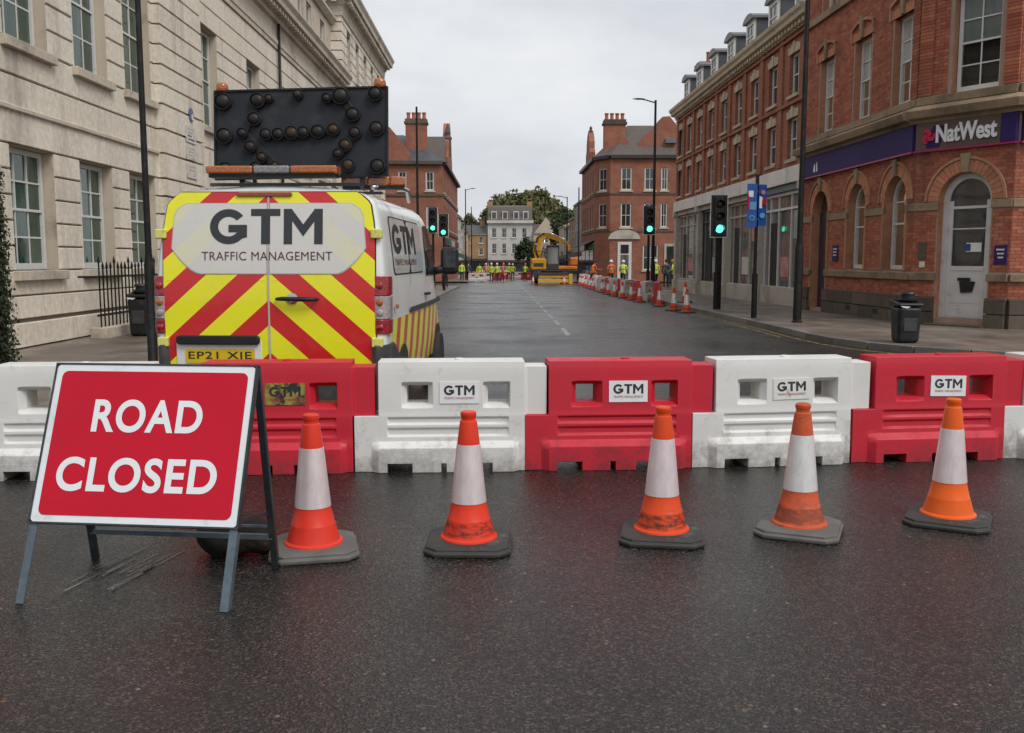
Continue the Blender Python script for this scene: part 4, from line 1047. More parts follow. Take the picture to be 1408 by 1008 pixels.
# ================================================================== pale stone building on the left
MT['stone'] = pieces_mat('pale_stone', [(0.74, 0.655, 0.54), (0.78, 0.70, 0.585), (0.70, 0.62, 0.51), (0.76, 0.675, 0.555)], rough=.8, bumps=.25, bscale=35, stain=(0.20, 0.165, 0.13), stain_scale=.6, st=(.50, .82), sstretch=(1.9, 1.9, .35))
MT['stone_trim'] = pieces_mat('stone_trim', [(0.58, 0.505, 0.41), (0.53, 0.455, 0.365)], rough=.8, bumps=.25, bscale=35, stain=(0.15, 0.13, 0.10), stain_scale=.8, st=(.50, .76))
MT['stone_joint'] = surf('stone_joint', (0.13, 0.105, 0.085), (0.08, 0.066, 0.053), rough=.9, scale=1.5, world=True)
MT['stone_reveal'] = surf('stone_reveal', (0.58, 0.49, 0.385), (0.48, 0.40, 0.31), rough=.85, scale=1.0, world=True, dirt=(.22, .18, .14), dirt_scale=1.2, bumps=.2, bscale=30)
MT['slate'] = surf('grey_slate', (0.085, 0.090, 0.10), (0.055, 0.058, 0.065), rough=.5, scale=2.5, world=True, bumps=.4, bscale=14)
MT['lead'] = surf('lead_grey', (0.16, 0.17, 0.175), (0.11, 0.115, 0.12), rough=.5, scale=3, world=True)
LB = root('stone_building', (-8.1, 30, 0.1), 'long pale stone building with banded masonry and green tinted sash windows on the left', 'building')
YB0, YB1 = 10.0, 49.0
F = Frame((-8.1, YB0), (-8.1, YB1), 0.0, out=(1, 0)); U = lambda y: y - YB0
gy = [(13.35, 14.95), (15.95, 17.55), (18.55, 20.15), (21.0, 22.6), (26.2, 27.9), (31.0, 32.7), (36.2, 37.8), (39.4, 41.0), (42.6, 44.2), (45.8, 47.4)]
ops = [(U(a), U(b_), 1.42, 3.52) for a, b_ in gy] + [(U(a), U(b_), 5.24, 7.94) for a, b_ in gy]
m = wall_cells(MB(), F, 0, F.L, -0.6, 9.2, ops, w=-.035, reveal=.30, mi=0, rmi=1); m.build('wall', [MT['stone_joint'], MT['stone_reveal']], LB)
courses = [(.12, .56), (.60, 1.0), (1.0, 1.42), (1.42, 1.84), (1.84, 2.26), (2.26, 2.68), (2.68, 3.10), (3.10, 3.52), (3.52, 4.10), (4.10, 4.66), (4.66, 5.24), (5.24, 5.69), (5.69, 6.14), (6.14, 6.59), (6.59, 7.04), (7.04, 7.49), (7.49, 7.94), (7.94, 8.50), (8.50, 9.10)]
bl = blocks_of(F, 0, F.L, courses[1:], ops + [(U(22.75), U(25.85), 0, 9.2)], 1.15, 0.0)
bl += blocks_of(F, 0, F.L, courses[:1], [], 1.5, .07, back=.2)
FB = Frame((-7.93, YB0), (-7.93, YB1), 0.0, out=(1, 0))
bl += blocks_of(FB, U(22.75), U(25.85), courses[1:], [], 1.55, 0.0, back=.25)
emit_pieces(bl, 'stone_block', 'stone_blocks', MT['stone'], LB)
for i, (a, b_) in enumerate(gy):
    near = b_ < 34
    for v0, v1 in ((1.42, 3.52), (5.24, 7.94)):
        sash_window(F, U(a) + .05, U(b_) - .04, v0 + .02, v1 - .02, -.25, LB, cols=3 if v0 < 2 or near else 2, rows=(2, 2), pane='pane_green', fr=.085, bar=.03, split=.5)
        m = MB(); m.fbox(F, U(a) - .10, U(b_) + .10, v0 - .165, v0, -.26, .11); m.build('sill', MT['stone_trim'], LB, bevel=.012, seg=1)
# entablature and cornice
moulding(F, 0, F.L, [(-.05, 9.1), (.05, 9.1), (.05, 9.25), (.08, 9.27), (.08, 9.42), (.02, 9.45), (.02, 9.95), (.10, 10.0), (-.05, 10.0)], 'entablature', MT['stone_trim'], LB)
moulding(F, 0, F.L - .02, [(-.05, 10.0), (.14, 10.0), (.18, 10.14), (.18, 10.28), (.50, 10.34), (.52, 10.50), (.62, 10.64), (.62, 10.70), (-.05, 10.78)], 'cornice', MT['stone_trim'], LB)
m = MB()
for k in range(int(F.L / .42)): m.fbox(F, k * .42 + .1, k * .42 + .30, 10.16, 10.30, .17, .42)
md = m.build('modillions', MT['stone_trim'], LB); md['kind'] = 'stuff'
moulding(F, 0, F.L, [(.02, 4.06), (.05, 4.08), (.05, 4.14), (.02, 4.16), (-.04, 4.16), (-.04, 4.06)], 'string_course', MT['stone_trim'], LB)
# attic storey set back
FA = Frame((-8.55, YB0), (-8.55, YB1), 0.0, out=(1, 0)); at_ops = [(U(y) , U(y) + 1.15, 11.2, 12.9) for y in (20, 23.2, 26.4, 29.6, 33, 36.2, 38.0, 41.2, 43.0, 46.2)]
m = wall_cells(MB(), FA, 0, FA.L, 10.6, 13.3, at_ops, reveal=.2); m.build('attic_wall', MT['stone_reveal'], LB)
for o in at_ops: sash_window(FA, o[0], o[1], o[2], o[3], -.12, LB, cols=2, rows=(1, 1), pane='pane_pale', panes=False)
moulding(FA, 0, FA.L - .02, [(-.05, 13.25), (.12, 13.25), (.30, 13.45), (.30, 13.58), (-.05, 13.66)], 'attic_cornice', MT['stone_trim'], LB)
m = MB(); m.add([FA.p(0, 13.62, .2), FA.p(FA.L, 13.62, .2), FA.p(FA.L, 15.0, -3.0), FA.p(0, 15.0, -3.0)], [(0, 1, 2, 3)]); m.add([F.p(0, 10.74, .5), F.p(F.L, 10.74, .5), F.p(F.L, 10.9, -.5), F.p(0, 10.9, -.5)], [(0, 1, 2, 3)]); m.build('roof', MT['lead'], LB)
# near end wall
FE = Frame((-16, YB0), (-8.1, YB0), 0.0, out=(0, -1)); m = MB(); m.fquad(FE, 0, FE.L, -.5, 10.6, 0); m.build('end_wall', MT['stone_reveal'], LB)
# taller end pavilion
FP = Frame((-8.0, 49.0), (-8.0, 66.0), 0.0, out=(1, 0)); FPs = Frame((-15.0, 49.0), (-8.0, 49.0), 0.0, out=(0, -1))
pops = [(a, a + 1.2, c, d) for a in (1.6, 4.6, 7.6, 10.6, 13.6) for c, d in ((1.4, 3.5), (5.3, 8.0), (11.3, 13.2))]
m = wall_cells(MB(), FP, 0, FP.L, -.8, 14.2, pops, w=-.035, reveal=.25, rmi=1); m.fquad(FPs, 0, FPs.L, 9, 14.2, -.03); m.build('pavilion_wall', [MT['stone_joint'], MT['stone_reveal']], LB)
pc = [(-.4 + .46 * k, -.4 + .46 * (k + 1)) for k in range(31)]
bl = blocks_of(FP, 0, FP.L, pc, pops, 1.4, 0.0, jv=.035, cham=.02) + blocks_of(FPs, 0, FPs.L, pc[23:], [], 1.4, 0.0, jv=.035, cham=.02)
emit_pieces(bl, 'stone_block', 'stone_blocks', MT['stone'], LB, limit=0)
for o in pops: sash_window(FP, o[0] + .03, o[1] - .03, o[2], o[3], -.15, LB, cols=2, rows=(1, 1), pane='pane_dark', panes=False)
cp = [(-.05, 13.7), (.06, 13.7), (.08, 13.9), (.10, 14.15), (.18, 14.25), (.22, 14.45), (.56, 14.55), (.58, 14.78), (.68, 14.95), (.68, 15.06), (-.05, 15.12)]
moulding(FP, 0, FP.L, cp, 'cornice', MT['stone_trim'], LB, mitre0=1.0, mitre1=1.0); moulding(FPs, 0, FPs.L, cp, 'cornice', MT['stone_trim'], LB, mitre1=1.0)
m = MB()
for k in range(int(FP.L / .5)): m.fbox(FP, k * .5 + .1, k * .5 + .34, 14.28, 14.48, .2, .48)
for k in range(8): m.fbox(FPs, FPs.L - .4 - k * .5, FPs.L - .16 - k * .5, 14.28, 14.48, .2, .48)
md = m.build('modillions', MT['stone_trim'], LB); md['kind'] = 'stuff'
m = MB(); m.add([(-7.35, 48.4, 15.08), (-7.35, 66.6, 15.08), (-11, 62.5, 17.4), (-11, 52.5, 17.4), (-15.6, 48.4, 15.08)], [(0, 1, 2, 3), (0, 3, 4)]); m.build('pavilion_roof', MT['slate'], LB)
m = MB(); FPe = Frame((-15.0, 66.0), (-8.0, 66.0), 0.0, out=(0, 1)); m.fquad(FPe, 0, 7, -.8, 14.2, 0); m.build('end_wall', MT['stone_reveal'], LB)
# rainwater pipe
MT['black_iron'] = surf('black_iron', (0.009, 0.009, 0.010), (0.018, 0.017, 0.016), rough=.5, spec=.25, scale=9, dirt=(.055, .045, .035), dirt_scale=6, bumps=.12)
m = MB(); m.path([(-8.0, 35.2, 0), (-8.0, 35.2, 10.0)], .055, 8); m.build('rainwater_pipe', MT['black_iron'], LB, smooth=True)
# notices fixed to the projecting stonework
MT['notice_white'] = surf('faded_notice', (0.66, 0.61, 0.54), (0.58, 0.53, 0.46), rough=.4, scale=8, dirt=(.30, .34, .40), dirt_scale=9, dirt_lo=.55, dirt_hi=.62)
MT['notice_blue'] = surf('notice_blue', (0.035, 0.05, 0.16), (0.05, 0.07, 0.20), rough=.35)
for z0, z1, what, lab in ((5.02, 5.50, 'r', 'blue round emblem, topmost of the notices on the stone wall'), (4.55, 4.98, 'b', 'pale notice with blue lines just below the round emblem on the stone wall'), (4.12, 4.50, 'w', 'faded white notice on the stone wall, third from the top'), (3.66, 4.04, 'w2', 'lowest faded white notice on the stone wall, just above the van')):
    y0, y1 = (24.55, 25.0) if what == 'r' else (24.3, 25.05)
    n_ = root('wall_notice', (-7.9, (y0 + y1) / 2, z0), lab, 'notice', 'notices on the stone wall')
    if what == 'r':
        m = MB(); m.lathe([(.18, 0), (.18, .012), (.165, .016)], 24, (-7.925, 24.78, 5.27), Matrix.Rotation(R(90), 3, 'Y')); m.build('disc', MT['notice_blue'], n_)
        m = MB(); m.lathe([(.08, .017), (.08, .02)], 16, (-7.925, 24.84, 5.22), Matrix.Rotation(R(90), 3, 'Y')); m.build('emblem', MT['notice_white'], n_)
    else:
        m = MB(); m.box(-7.925, -7.905, y0, y1, z0, z1); m.build('board', MT['notice_white'], n_, bevel=.003, seg=1)
        for k in range(4):
            if what == 'w2' and k > 1: continue
            m = MB(); zz = z1 - .09 - k * .085; m.box(-7.9045, -7.902, y0 + .1 + .05 * (k % 2), y1 - .1 - .12 * ((k * 7) % 3), zz - .02, zz + .016); m.build('line_of_print', MT['notice_blue'] if what == 'b' and k > 1 else MT['stone_reveal'], n_)

# ================================================================== red brick bank on the right corner
BRICK = [(0.36, 0.108, 0.060), (0.42, 0.138, 0.078), (0.30, 0.086, 0.052), (0.39, 0.122, 0.066), (0.47, 0.175, 0.10), (0.25, 0.078, 0.052)]
MT['brick'] = pieces_mat('red_brick', BRICK, rough=.85, bumps=.35, bscale=80, stain=(0.10, 0.05, 0.036), stain_scale=.7, st=(.50, .80), sstretch=(1.5, 1.5, .5), bdist=.004)
MT['voussoir'] = pieces_mat('orange_voussoir', [(0.50, 0.20, 0.11), (0.55, 0.24, 0.14), (0.44, 0.165, 0.09)], rough=.85, bumps=.3, bscale=80, stain=(.20, .10, .065), st=(.55, .85))
MT['mortar'] = surf('brick_mortar', (0.38, 0.26, 0.20), (0.29, 0.195, 0.15), rough=.95, scale=2, world=True)
MT['sandstone'] = pieces_mat('brown_sandstone', [(0.29, 0.205, 0.13), (0.34, 0.245, 0.16), (0.24, 0.175, 0.115)], rough=.85, bumps=.35, bscale=40, stain=(0.075, 0.062, 0.042), stain_scale=.9, st=(.47, .72))
MT['plinth'] = pieces_mat('sooty_plinth_stone', [(0.10, 0.078, 0.06), (0.14, 0.11, 0.085), (0.08, 0.064, 0.05)], rough=.75, bumps=.4, bscale=40, stain=(0.045, 0.042, 0.03), stain_scale=1.0, st=(.5, .75))
MT['terracotta_trim'] = pieces_mat('terracotta_trim', [(0.40, 0.20, 0.115), (0.46, 0.24, 0.14)], rough=.85, bumps=.3, bscale=40, stain=(.17, .085, .055), stain_scale=.9, st=(.5, .78))
MT['purple'] = surf('purple_fascia', (0.034, 0.018, 0.095), (0.045, 0.026, 0.12), rough=.6, spec=.15, scale=1.2, world=True)
MT['taupe'] = surf('taupe_fascia', (0.14, 0.095, 0.078), (0.115, 0.08, 0.068), rough=.6, spec=.2, scale=1.5, world=True)
MT['magenta'] = surf('magenta_trim', (0.36, 0.02, 0.12), rough=.35)
MT['logo_red'] = surf('logo_red', (0.55, 0.012, 0.06), rough=.35)
MT['letter_white'] = surf('letter_white', (0.80, 0.79, 0.80), rough=.35)
MT['blind'] = surf('pale_blind', (0.62, 0.64, 0.63), (0.52, 0.54, 0.53), rough=.8, scale=1.2, stretch=(6, 6, .4), world=True)
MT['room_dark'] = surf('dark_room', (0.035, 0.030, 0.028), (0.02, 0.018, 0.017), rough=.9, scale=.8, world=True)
def clear_glass():
    m, n, l, b = node_mat('clear_window_glass'); out = n['Material Output']; n.remove(b)
    tr = n.new('ShaderNodeBsdfTransparent'); tr.inputs[0].default_value = (.78, .82, .80, 1); gl = n.new('ShaderNodeBsdfGlossy'); gl.inputs['Roughness'].default_value = .03
    fr = n.new('ShaderNodeFresnel'); fr.inputs[0].default_value = 1.55; ms = n.new('ShaderNodeMixShader')
    l.new(fr.outputs[0], ms.inputs[0]); l.new(tr.outputs[0], ms.inputs[1]); l.new(gl.outputs[0], ms.inputs[2]); l.new(ms.outputs[0], out.inputs['Surface'])
    return m
MT['clear_glass'] = clear_glass(); MT['pane_blind'] = pane_mat('pane_before_blind', (0.34, 0.35, 0.345), (0.50, 0.51, 0.50), 1.0)
A_, B2, E_, C_ = (9.6, 22.2), (10.87, 20.25), (9.42, 30.0), (19.0, 19.6)
BK = root('corner_bank', (9.6, 22.2, 0.1), 'red brick corner bank with arched openings and a purple fascia on the right', 'building')
F1 = Frame(A_, E_, 0.0, out=(-1, 0)); F2 = Frame(A_, B2, 0.0, out=(-1, -1)); F3 = Frame(B2, C_, 0.0, out=(0, -1))
# openings: (u0, u1, v0, v1, arched)
O1 = [(.42, 1.62, 1.34, 3.62, True), (2.80, 4.00, 1.34, 3.62, True), (5.50, 6.75, .16, 3.62, True), (.42, 1.50, 5.28, 7.40), (2.85, 3.93, 5.28, 7.40), (5.45, 6.53, 5.28, 7.40), (.42, 1.50, 8.75, 10.6), (2.85, 3.93, 8.75, 10.6), (5.45, 6.53, 8.75, 10.6)]
O2 = [(.62, 1.86, .28, 3.54, True), (.78, 1.86, 5.30, 7.42), (.78, 1.86, 8.75, 10.6)]
O3 = [(.75, 2.0, 1.34, 3.62, True), (3.4, 4.65, 1.34, 3.62, True), (6.0, 7.25, 1.34, 3.62, True), (.85, 1.9, 5.3, 7.42), (3.5, 4.55, 5.3, 7.42), (6.1, 7.15, 5.3, 7.42)]
RING = .27
def bricks_of(Fr, u0, u1, v0, v1, ops, bands, vmax=10.2):
    bl = []; h, Lb, g = .075, .228, .009; v = v0; row = 0
    while v < min(v1, vmax) - .03:
        if not any(a - .01 < v + h / 2 < b_ + .01 for a, b_ in bands):
            c = v + h / 2; cuts = []
            for o in ops:
                a, b_, p, q = o[:4]; arch = len(o) > 4
                if arch:
                    r = (b_ - a) / 2; sp = q - r
                    if c < p - .0: continue
                    if c <= sp: cuts.append((a - .03, b_ + .03))
                    elif c < sp + r + RING + .03:
                        t = (r + RING + .03) ** 2 - (c - sp) ** 2
                        if t > 0: cuts.append(((a + b_) / 2 - math.sqrt(t), (a + b_) / 2 + math.sqrt(t)))
                elif p - .02 < c < q + .02: cuts.append((a - .10, b_ + .10))
                elif q + .02 <= c < q + .22: cuts.append((a - .16, b_ + .16))
            cuts.sort(); x = u0; iv = []
            for a, b_ in cuts:
                if a - x > .03: iv.append((x, min(a, u1)))
                x = max(x, b_)
            if u1 - x > .03: iv.append((x, u1))
            for a, b_ in iv:
                x = math.floor((a - (row % 2) * Lb / 2) / Lb) * Lb + (row % 2) * Lb / 2
                while x < b_ - .02:
                    e0, e1 = max(a, x) , min(b_, x + Lb)
                    if e1 - e0 > .035:
                        j = random.uniform(-.0025, .0025); q = g / 2
                        P = [Fr.p(e0 + q, v + q, -.02), Fr.p(e1 - q, v + q, -.02), Fr.p(e1 - q, v + h - q, -.02), Fr.p(e0 + q, v + h - q, -.02), Fr.p(e0 + q, v + q, j), Fr.p(e1 - q, v + q, j), Fr.p(e1 - q, v + h - q, j), Fr.p(e0 + q, v + h - q, j)]
                        bl.append((P, Fr.p((e0 + e1) / 2, c, 0)))
                    x += Lb
        v += h; row += 1
    return bl
BANDS = [(1.13, 1.30), (2.72, 2.90), (4.05, 5.28), (8.55, 8.75)]
allb = []
for Fr, ops, L in ((F1, O1, F1.L), (F2, O2, F2.L), (F3, O3, F3.L)):
    m = wall_cells(MB(), Fr, 0, L, -.3, 12.5, ops, w=-.012, reveal=.30, rmi=1); m.build('wall', [MT['mortar'], MT['terracotta_trim']], BK)
    allb += bricks_of(Fr, 0.004, (L if Fr is not F3 else 3.2), .74, 10.3, ops, BANDS)
vis = sorted([b_ for b_ in allb if in_view(b_[1])], key=lambda b_: (b_[1][0] - 0) ** 2 * 0 + b_[1][1] + 3.0 * max(0, b_[1][2] - 4.0)); ids = {id(b_) for b_ in vis[:300]}; rest = MB()
for b_ in allb:
    if id(b_) in ids: m = MB(); m.add(b_[0], FR5); m.build('brick', MT['brick'], BK, normals=False)
    else: rest.add(b_[0], FR5)
o = rest.build('brickwork', MT['brick'], BK, normals=False); o['kind'] = 'stuff'

def brick_arch(Fr, o, n=21):
    a, b_, p, q = o[:4]; r = (b_ - a) / 2; sp = q - r; c = (a + b_) / 2
    for k in range(n):
        t0, t1 = math.pi * k / n + .006, math.pi * (k + 1) / n - .006
        if abs((t0 + t1) / 2 - math.pi / 2) < .10: continue
        P = []
        for w in (-.10, .012):
            for t, rr in ((t0, r + .004), (t1, r + .004), (t1, r + RING), (t0, r + RING)): P.append(Fr.p(c + rr * math.cos(t), sp + rr * math.sin(t), w))
        m = MB(); m.hexa(P); m.build('voussoir', MT['voussoir'], BK)
    # thin hood mould and stone keystone
    m = MB(); N = 22; A, B_ = arch_pts(a, b_, sp, r + RING + .012, N), arch_pts(a, b_, sp, r + RING + .07, N)
    for k in range(N): qd = [A[k], A[k + 1], B_[k + 1], B_[k]]; m.hexa([Fr.p(x, y_, -.02) for x, y_ in qd] + [Fr.p(x, y_, .045) for x, y_ in qd])
    m.build('hood_mould', MT['terracotta_trim'], BK)
    m = MB(); tp = min(q + RING + .13, 4.04); m.hexa([Fr.p(c - .075, q - .02, -.1), Fr.p(c + .075, q - .02, -.1), Fr.p(c + .075, q - .02, .07), Fr.p(c - .075, q - .02, .07), Fr.p(c - .125, tp, -.1), Fr.p(c + .125, tp, -.1), Fr.p(c + .125, tp, .08), Fr.p(c - .125, tp, .08)]); m.build('keystone', MT['sandstone'], BK, bevel=.01, seg=1)
def gauged_head(Fr, o):
    "shallow brick head and hood over an upper window"
    a, b_, p, q = o[:4]; n = 9; 
    for k in range(n):
        x0, x1 = a - .1 + (b_ - a + .2) * k / n + .005, a - .1 + (b_ - a + .2) * (k + 1) / n - .005
        if k == n // 2: continue
        s = ((x0 + x1) / 2 - (a + b_) / 2) * .35; m = MB()
        m.hexa([Fr.p(x0, q, -.1), Fr.p(x1, q, -.1), Fr.p(x1, q, .02), Fr.p(x0, q, .02), Fr.p(x0 + s * .4, q + .22, -.1), Fr.p(x1 + s * .4, q + .22, -.1), Fr.p(x1 + s * .4, q + .22, .02), Fr.p(x0 + s * .4, q + .22, .02)]); m.build('voussoir', MT['voussoir'], BK)
    N = 10; c = (a + b_) / 2; hwid = (b_ - a) / 2 + .20; A = [(c - hwid + 2 * hwid * k / N, q + .26 + .16 * (1 - (2 * k / N - 1) ** 2)) for k in range(N + 1)]
    m = MB()
    for k in range(N): qd = [A[k], A[k + 1], (A[k + 1][0], A[k + 1][1] + .075), (A[k][0], A[k][1] + .075)]; m.hexa([Fr.p(x, y_, -.05) for x, y_ in qd] + [Fr.p(x, y_, .07) for x, y_ in qd])
    for sx in (-1, 1): e = c + sx * hwid; m.fbox(Fr, min(e, e - sx * .09), max(e, e - sx * .09), q - .02, q + .33, -.02, .06)
    m.build('hood_mould', MT['terracotta_trim'], BK)
    m = MB(); m.hexa([Fr.p(c - .07, q, -.1), Fr.p(c + .07, q, -.1), Fr.p(c + .07, q, .085), Fr.p(c - .07, q, .085), Fr.p(c - .11, q + .56, -.1), Fr.p(c + .11, q + .56, -.1), Fr.p(c + .11, q + .56, .095), Fr.p(c - .11, q + .56, .095)]); m.build('keystone', MT['sandstone'], BK, bevel=.01, seg=1)
for Fr, ops in ((F1, O1), (F2, O2), (F3, O3)):
    for o in ops:
        a, b_, p, q = o[:4]
        if len(o) > 4: brick_arch(Fr, o)
        elif p < 8: gauged_head(Fr, o)
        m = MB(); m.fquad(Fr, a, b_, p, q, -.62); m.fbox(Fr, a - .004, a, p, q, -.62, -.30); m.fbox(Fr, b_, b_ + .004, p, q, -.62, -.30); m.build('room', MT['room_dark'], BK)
        if p > 5:
            wi = sash_window(Fr, a + .02, b_ - .02, p + .02, q - .01, -.20, BK, cols=2, rows=(2, 2), pane='clear_glass', fr=.085, bar=.03, pane_top='pane_blind' if Fr is not F2 else None)
            if p < 8: m = MB(); m.fquad(Fr, a + .1, b_ - .1, p + (q - p) * (.50 if Fr is F2 else .30), q - .08, -.245); m.build('blind', MT['blind'], wi, normals=False)
        elif p > 1: sash_window(Fr, a + .03, b_ - .03, p + .02, q - .02, -.22, BK, cols=1, rows=(1, 2), pane='clear_glass', fr=.085, bar=.03, arch=True)
        if len(o) > 4 and not (Fr is F2):       # stone linings of the arched openings
            r = (b_ - a) / 2; sp = q - r
            for e in (a, b_):
                m = MB(); m.fbox(Fr, e - (.10 if e == a else -.0), e + (.10 if e == b_ else .0), p, sp, -.02, .025); m.build('jamb_stone', MT['terracotta_trim'], BK, bevel=.006, seg=1)
# string courses, plinth, sill band, cornice
def band(v0, v1, w, name, mat, gaps=None, mit=True):
    for Fr, ops, L in ((F1, O1, F1.L), (F2, O2, F2.L), (F3, O3, F3.L)):
        cut = sorted([(o[0], o[1]) for o in ops if o[2] < v1 - .005 and o[3] > v0 + .005]); x = 0; iv = []
        for a, b_ in cut: iv.append((x, a)); x = b_
        iv.append((x, L))
        for a, b_ in iv:
            if b_ - a < .04: continue
            e0 = a - (w * .3 if a == 0 and Fr is not F1 else 0); m = MB(); m.fbox(Fr, a, b_, v0, v1, -.05, w); m.build(name, mat, BK, bevel=.01, seg=1)
band(1.13, 1.30, .085, 'sill_band', MT['sandstone']); band(2.72, 2.90, .035, 'impost_band', MT['sandstone'])
band(5.10, 5.28, .10, 'sill_band', MT['sandstone']); band(8.55, 8.75, .10, 'sill_band', MT['sandstone'])
pb = []
for Fr, ops, L in ((F1, O1, F1.L), (F2, O2, F2.L), (F3, O3, F3.L)):
    pb += blocks_of(Fr, 0, L, [(-.05, .42), (.42, .72)], [o for o in ops if o[2] < .5], .85, .11, jv=.008, ju=.008, cham=.008, back=.14)
    m = MB(); 
    cut = sorted([(o[0], o[1]) for o in ops if o[2] < .5]); x = 0
    for a, b_ in cut + [(L, L)]:
        if a - x > .05: m = MB(); m.fbox(Fr, x, a, .715, .765, -.03, .095); m.build('plinth_capping', MT['plinth'], BK)
        x = b_
emit_pieces(pb, 'plinth_stone', 'plinth_stones', MT['plinth'], BK)
for u in (1.5, 3.3): m = MB(); m.fbox(F1, u, u + .32, .24, .38, .108, .116); m.build('air_vent', MT['room_dark'], BK)
cpr = [(-.05, 4.70), (.10, 4.70), (.14, 4.76), (.28, 4.80), (.32, 4.90), (.34, 4.96), (.30, 5.0), (.06, 5.10), (-.05, 5.10)]
moulding(F1, 0, F1.L, cpr, 'cornice', MT['sandstone'], BK, mitre0=-.30); moulding(F2, 0, F2.L, cpr, 'cornice', MT['sandstone'], BK, mitre0=.30, mitre1=.55); moulding(F3, 0, F3.L, cpr, 'cornice', MT['sandstone'], BK, mitre0=.55)
# fascia boards and lettering
m = MB(); m.fbox(F1, .02, F1.L - .02, 4.085, 4.70, -.01, .10); fa = m.build('fascia', MT['purple'], BK, bevel=.006, seg=1)
m = MB(); m.fbox(F2, .03, 2.02, 4.085, 4.70, -.01, .10); fb = m.build('fascia', MT['taupe'], BK, bevel=.006, seg=1)
m = MB(); m.fbox(F2, 2.022, F2.L + .03, 4.085, 4.70, -.01, .102); m.build('fascia', MT['purple'], BK, bevel=.006, seg=1)
m = MB(); m.fbox(F3, .09, 9, 4.085, 4.70, -.01, .10); m.build('fascia', MT['purple'], BK, bevel=.006, seg=1)
for Fr, L0, L1 in ((F1, .01, F1.L - .01), (F2, .0, F2.L + .04), (F3, .06, 9)): m = MB(); m.fbox(Fr, L0, L1, 4.045, 4.083, -.01, .125); m.build('fascia_trim', MT['magenta'], BK)
m = MB(); m.prism([(.30, 4.12), (.62, 4.12), (.84, 4.60), (.45, 4.60)], lambda u, v: F2.p(u, v, .098), lambda u, v: F2.p(u, v, .103)); m.build('fascia_panel', MT['purple'], fb)
m = MB(); t_ = text2d('NatWest', .028, .98)
vv, ff = t_; W, H, u0, v0 = 1.40, .40, .56, 4.215
for w in (.112, .15): m.add([F2.p(u0 + x * W, v0 + y_ * H, w) for x, y_ in vv], ff)
# rims of the letters
ec = {}
for f in ff:
    for i in range(len(f)):
        e = (f[i], f[(i + 1) % len(f)]); k = tuple(sorted(e)); ec.setdefault(k, []).append(e)
nv = len(vv)
for k, es in ec.items():
    if len(es) == 1: a, b_ = es[0]; m.f.append([a, b_, nv + b_, nv + a]); m.mi.append(0)
m.build('lettering', MT['letter_white'], fb, normals=False)
for k in range(3):          # three bent arrows round a centre
    ang = R(90 + 120 * k); m = MB(); poly = [(x_ * 1.3, y__ * 1.3) for x_, y__ in [(.03, -.075), (.125, -.02), (.125, .075), (.065, .105), (.065, .03), (-.01, -.01)]]
    def tr(x, y_, ang=ang): ca, sa = math.cos(ang), math.sin(ang); return (.36 + x * ca - y_ * sa, 4.38 + x * sa + y_ * ca)
    m.prism(poly, lambda x, y_: F2.p(*tr(x, y_), .102), lambda x, y_: F2.p(*tr(x, y_), .135)); m.build('logo_arm', MT['logo_red'], fb)
m = MB(); m.add([F1.p(6.2 + x, 4.2 + y_, .104) for x, y_ in ((0, 0), (.12, 0), (.10, .22), (.06, .3), (.02, .22))], [(0, 1, 2, 3, 4)]); m.add([F1.p(6.4 + x, 4.2 + y_, .104) for x, y_ in ((0, 0), (.14, 0), (.14, .1), (.06, .26), (0, .2))], [(0, 1, 2, 3, 4)]); m.build('faded_mark', MT['letter_white'], fa, normals=False)
# white arched door on the corner
MT['door_white'] = surf('door_white', (0.62, 0.60, 0.59), (0.54, 0.52, 0.51), rough=.4, scale=3, dirt=(.33, .30, .28), dirt_scale=3, dirt_lo=.6, dirt_hi=.8, world=True)
o = O2[0]; a, b_, q = o[0], o[1], o[3]; r = (b_ - a) / 2; sp = q - r; c = (a + b_) / 2
m = MB(); fr = .14
m.fbox(F2, a, a + fr, .16, sp, -.30, -.20); m.fbox(F2, b_ - fr, b_, .16, sp, -.30, -.20)
N = 18; P1, P2 = arch_pts(a, b_, sp, r, N), arch_pts(a, b_, sp, r - fr, N)
for k in range(N): qd = [P1[k], P1[k + 1], P2[k + 1], P2[k]]; m.hexa([F2.p(x, y_, -.30) for x, y_ in qd] + [F2.p(x, y_, -.20) for x, y_ in qd])
m.fbox(F2, a + fr, b_ - fr, .16, 1.42, -.29, -.23); m.fbox(F2, a + fr, b_ - fr, 2.74, 2.80, -.29, -.22); m.fbox(F2, a + fr, b_ - fr, 2.28, 2.31, -.285, -.235)
for e0, e1 in ((a + fr, a + fr + .09), (b_ - fr - .09, b_ - fr)): m.fbox(F2, e0, e1, 1.42, sp, -.29, -.225)
m.fbox(F2, a + fr + .09, b_ - fr - .09, 1.36, 1.46, -.285, -.215)
dr = m.build('door', MT['door_white'], BK)
for v0, v1 in ((.30, .52), (.62, 1.12)): m = MB(); m.fbox(F2, a + .26, b_ - .26, v0, v1, -.24, -.222); m.build('door_panel', MT['door_white'], dr, bevel=.012, seg=1)
m = MB(); m.fquad(F2, a + fr + .09, b_ - fr - .09, 1.46, 2.28, -.26); m.build('pane', MT['pane_dark'], dr, normals=False)
m = MB(); m.fquad(F2, a + fr + .09, b_ - fr - .09, 2.31, 2.74, -.26); m.build('pane', MT['pane_dark'], dr, normals=False)
m = MB(); P = arch_pts(a, b_, sp, r - fr + .01, 14); m.add([F2.p(a + fr, 2.80, -.26), F2.p(b_ - fr, 2.80, -.26)] + [F2.p(x, max(2.8, y_), -.26) for x, y_ in P[::-1]], [tuple(range(2 + len(P)))]); m.build('pane', MT['pane_dark'], dr, normals=False)
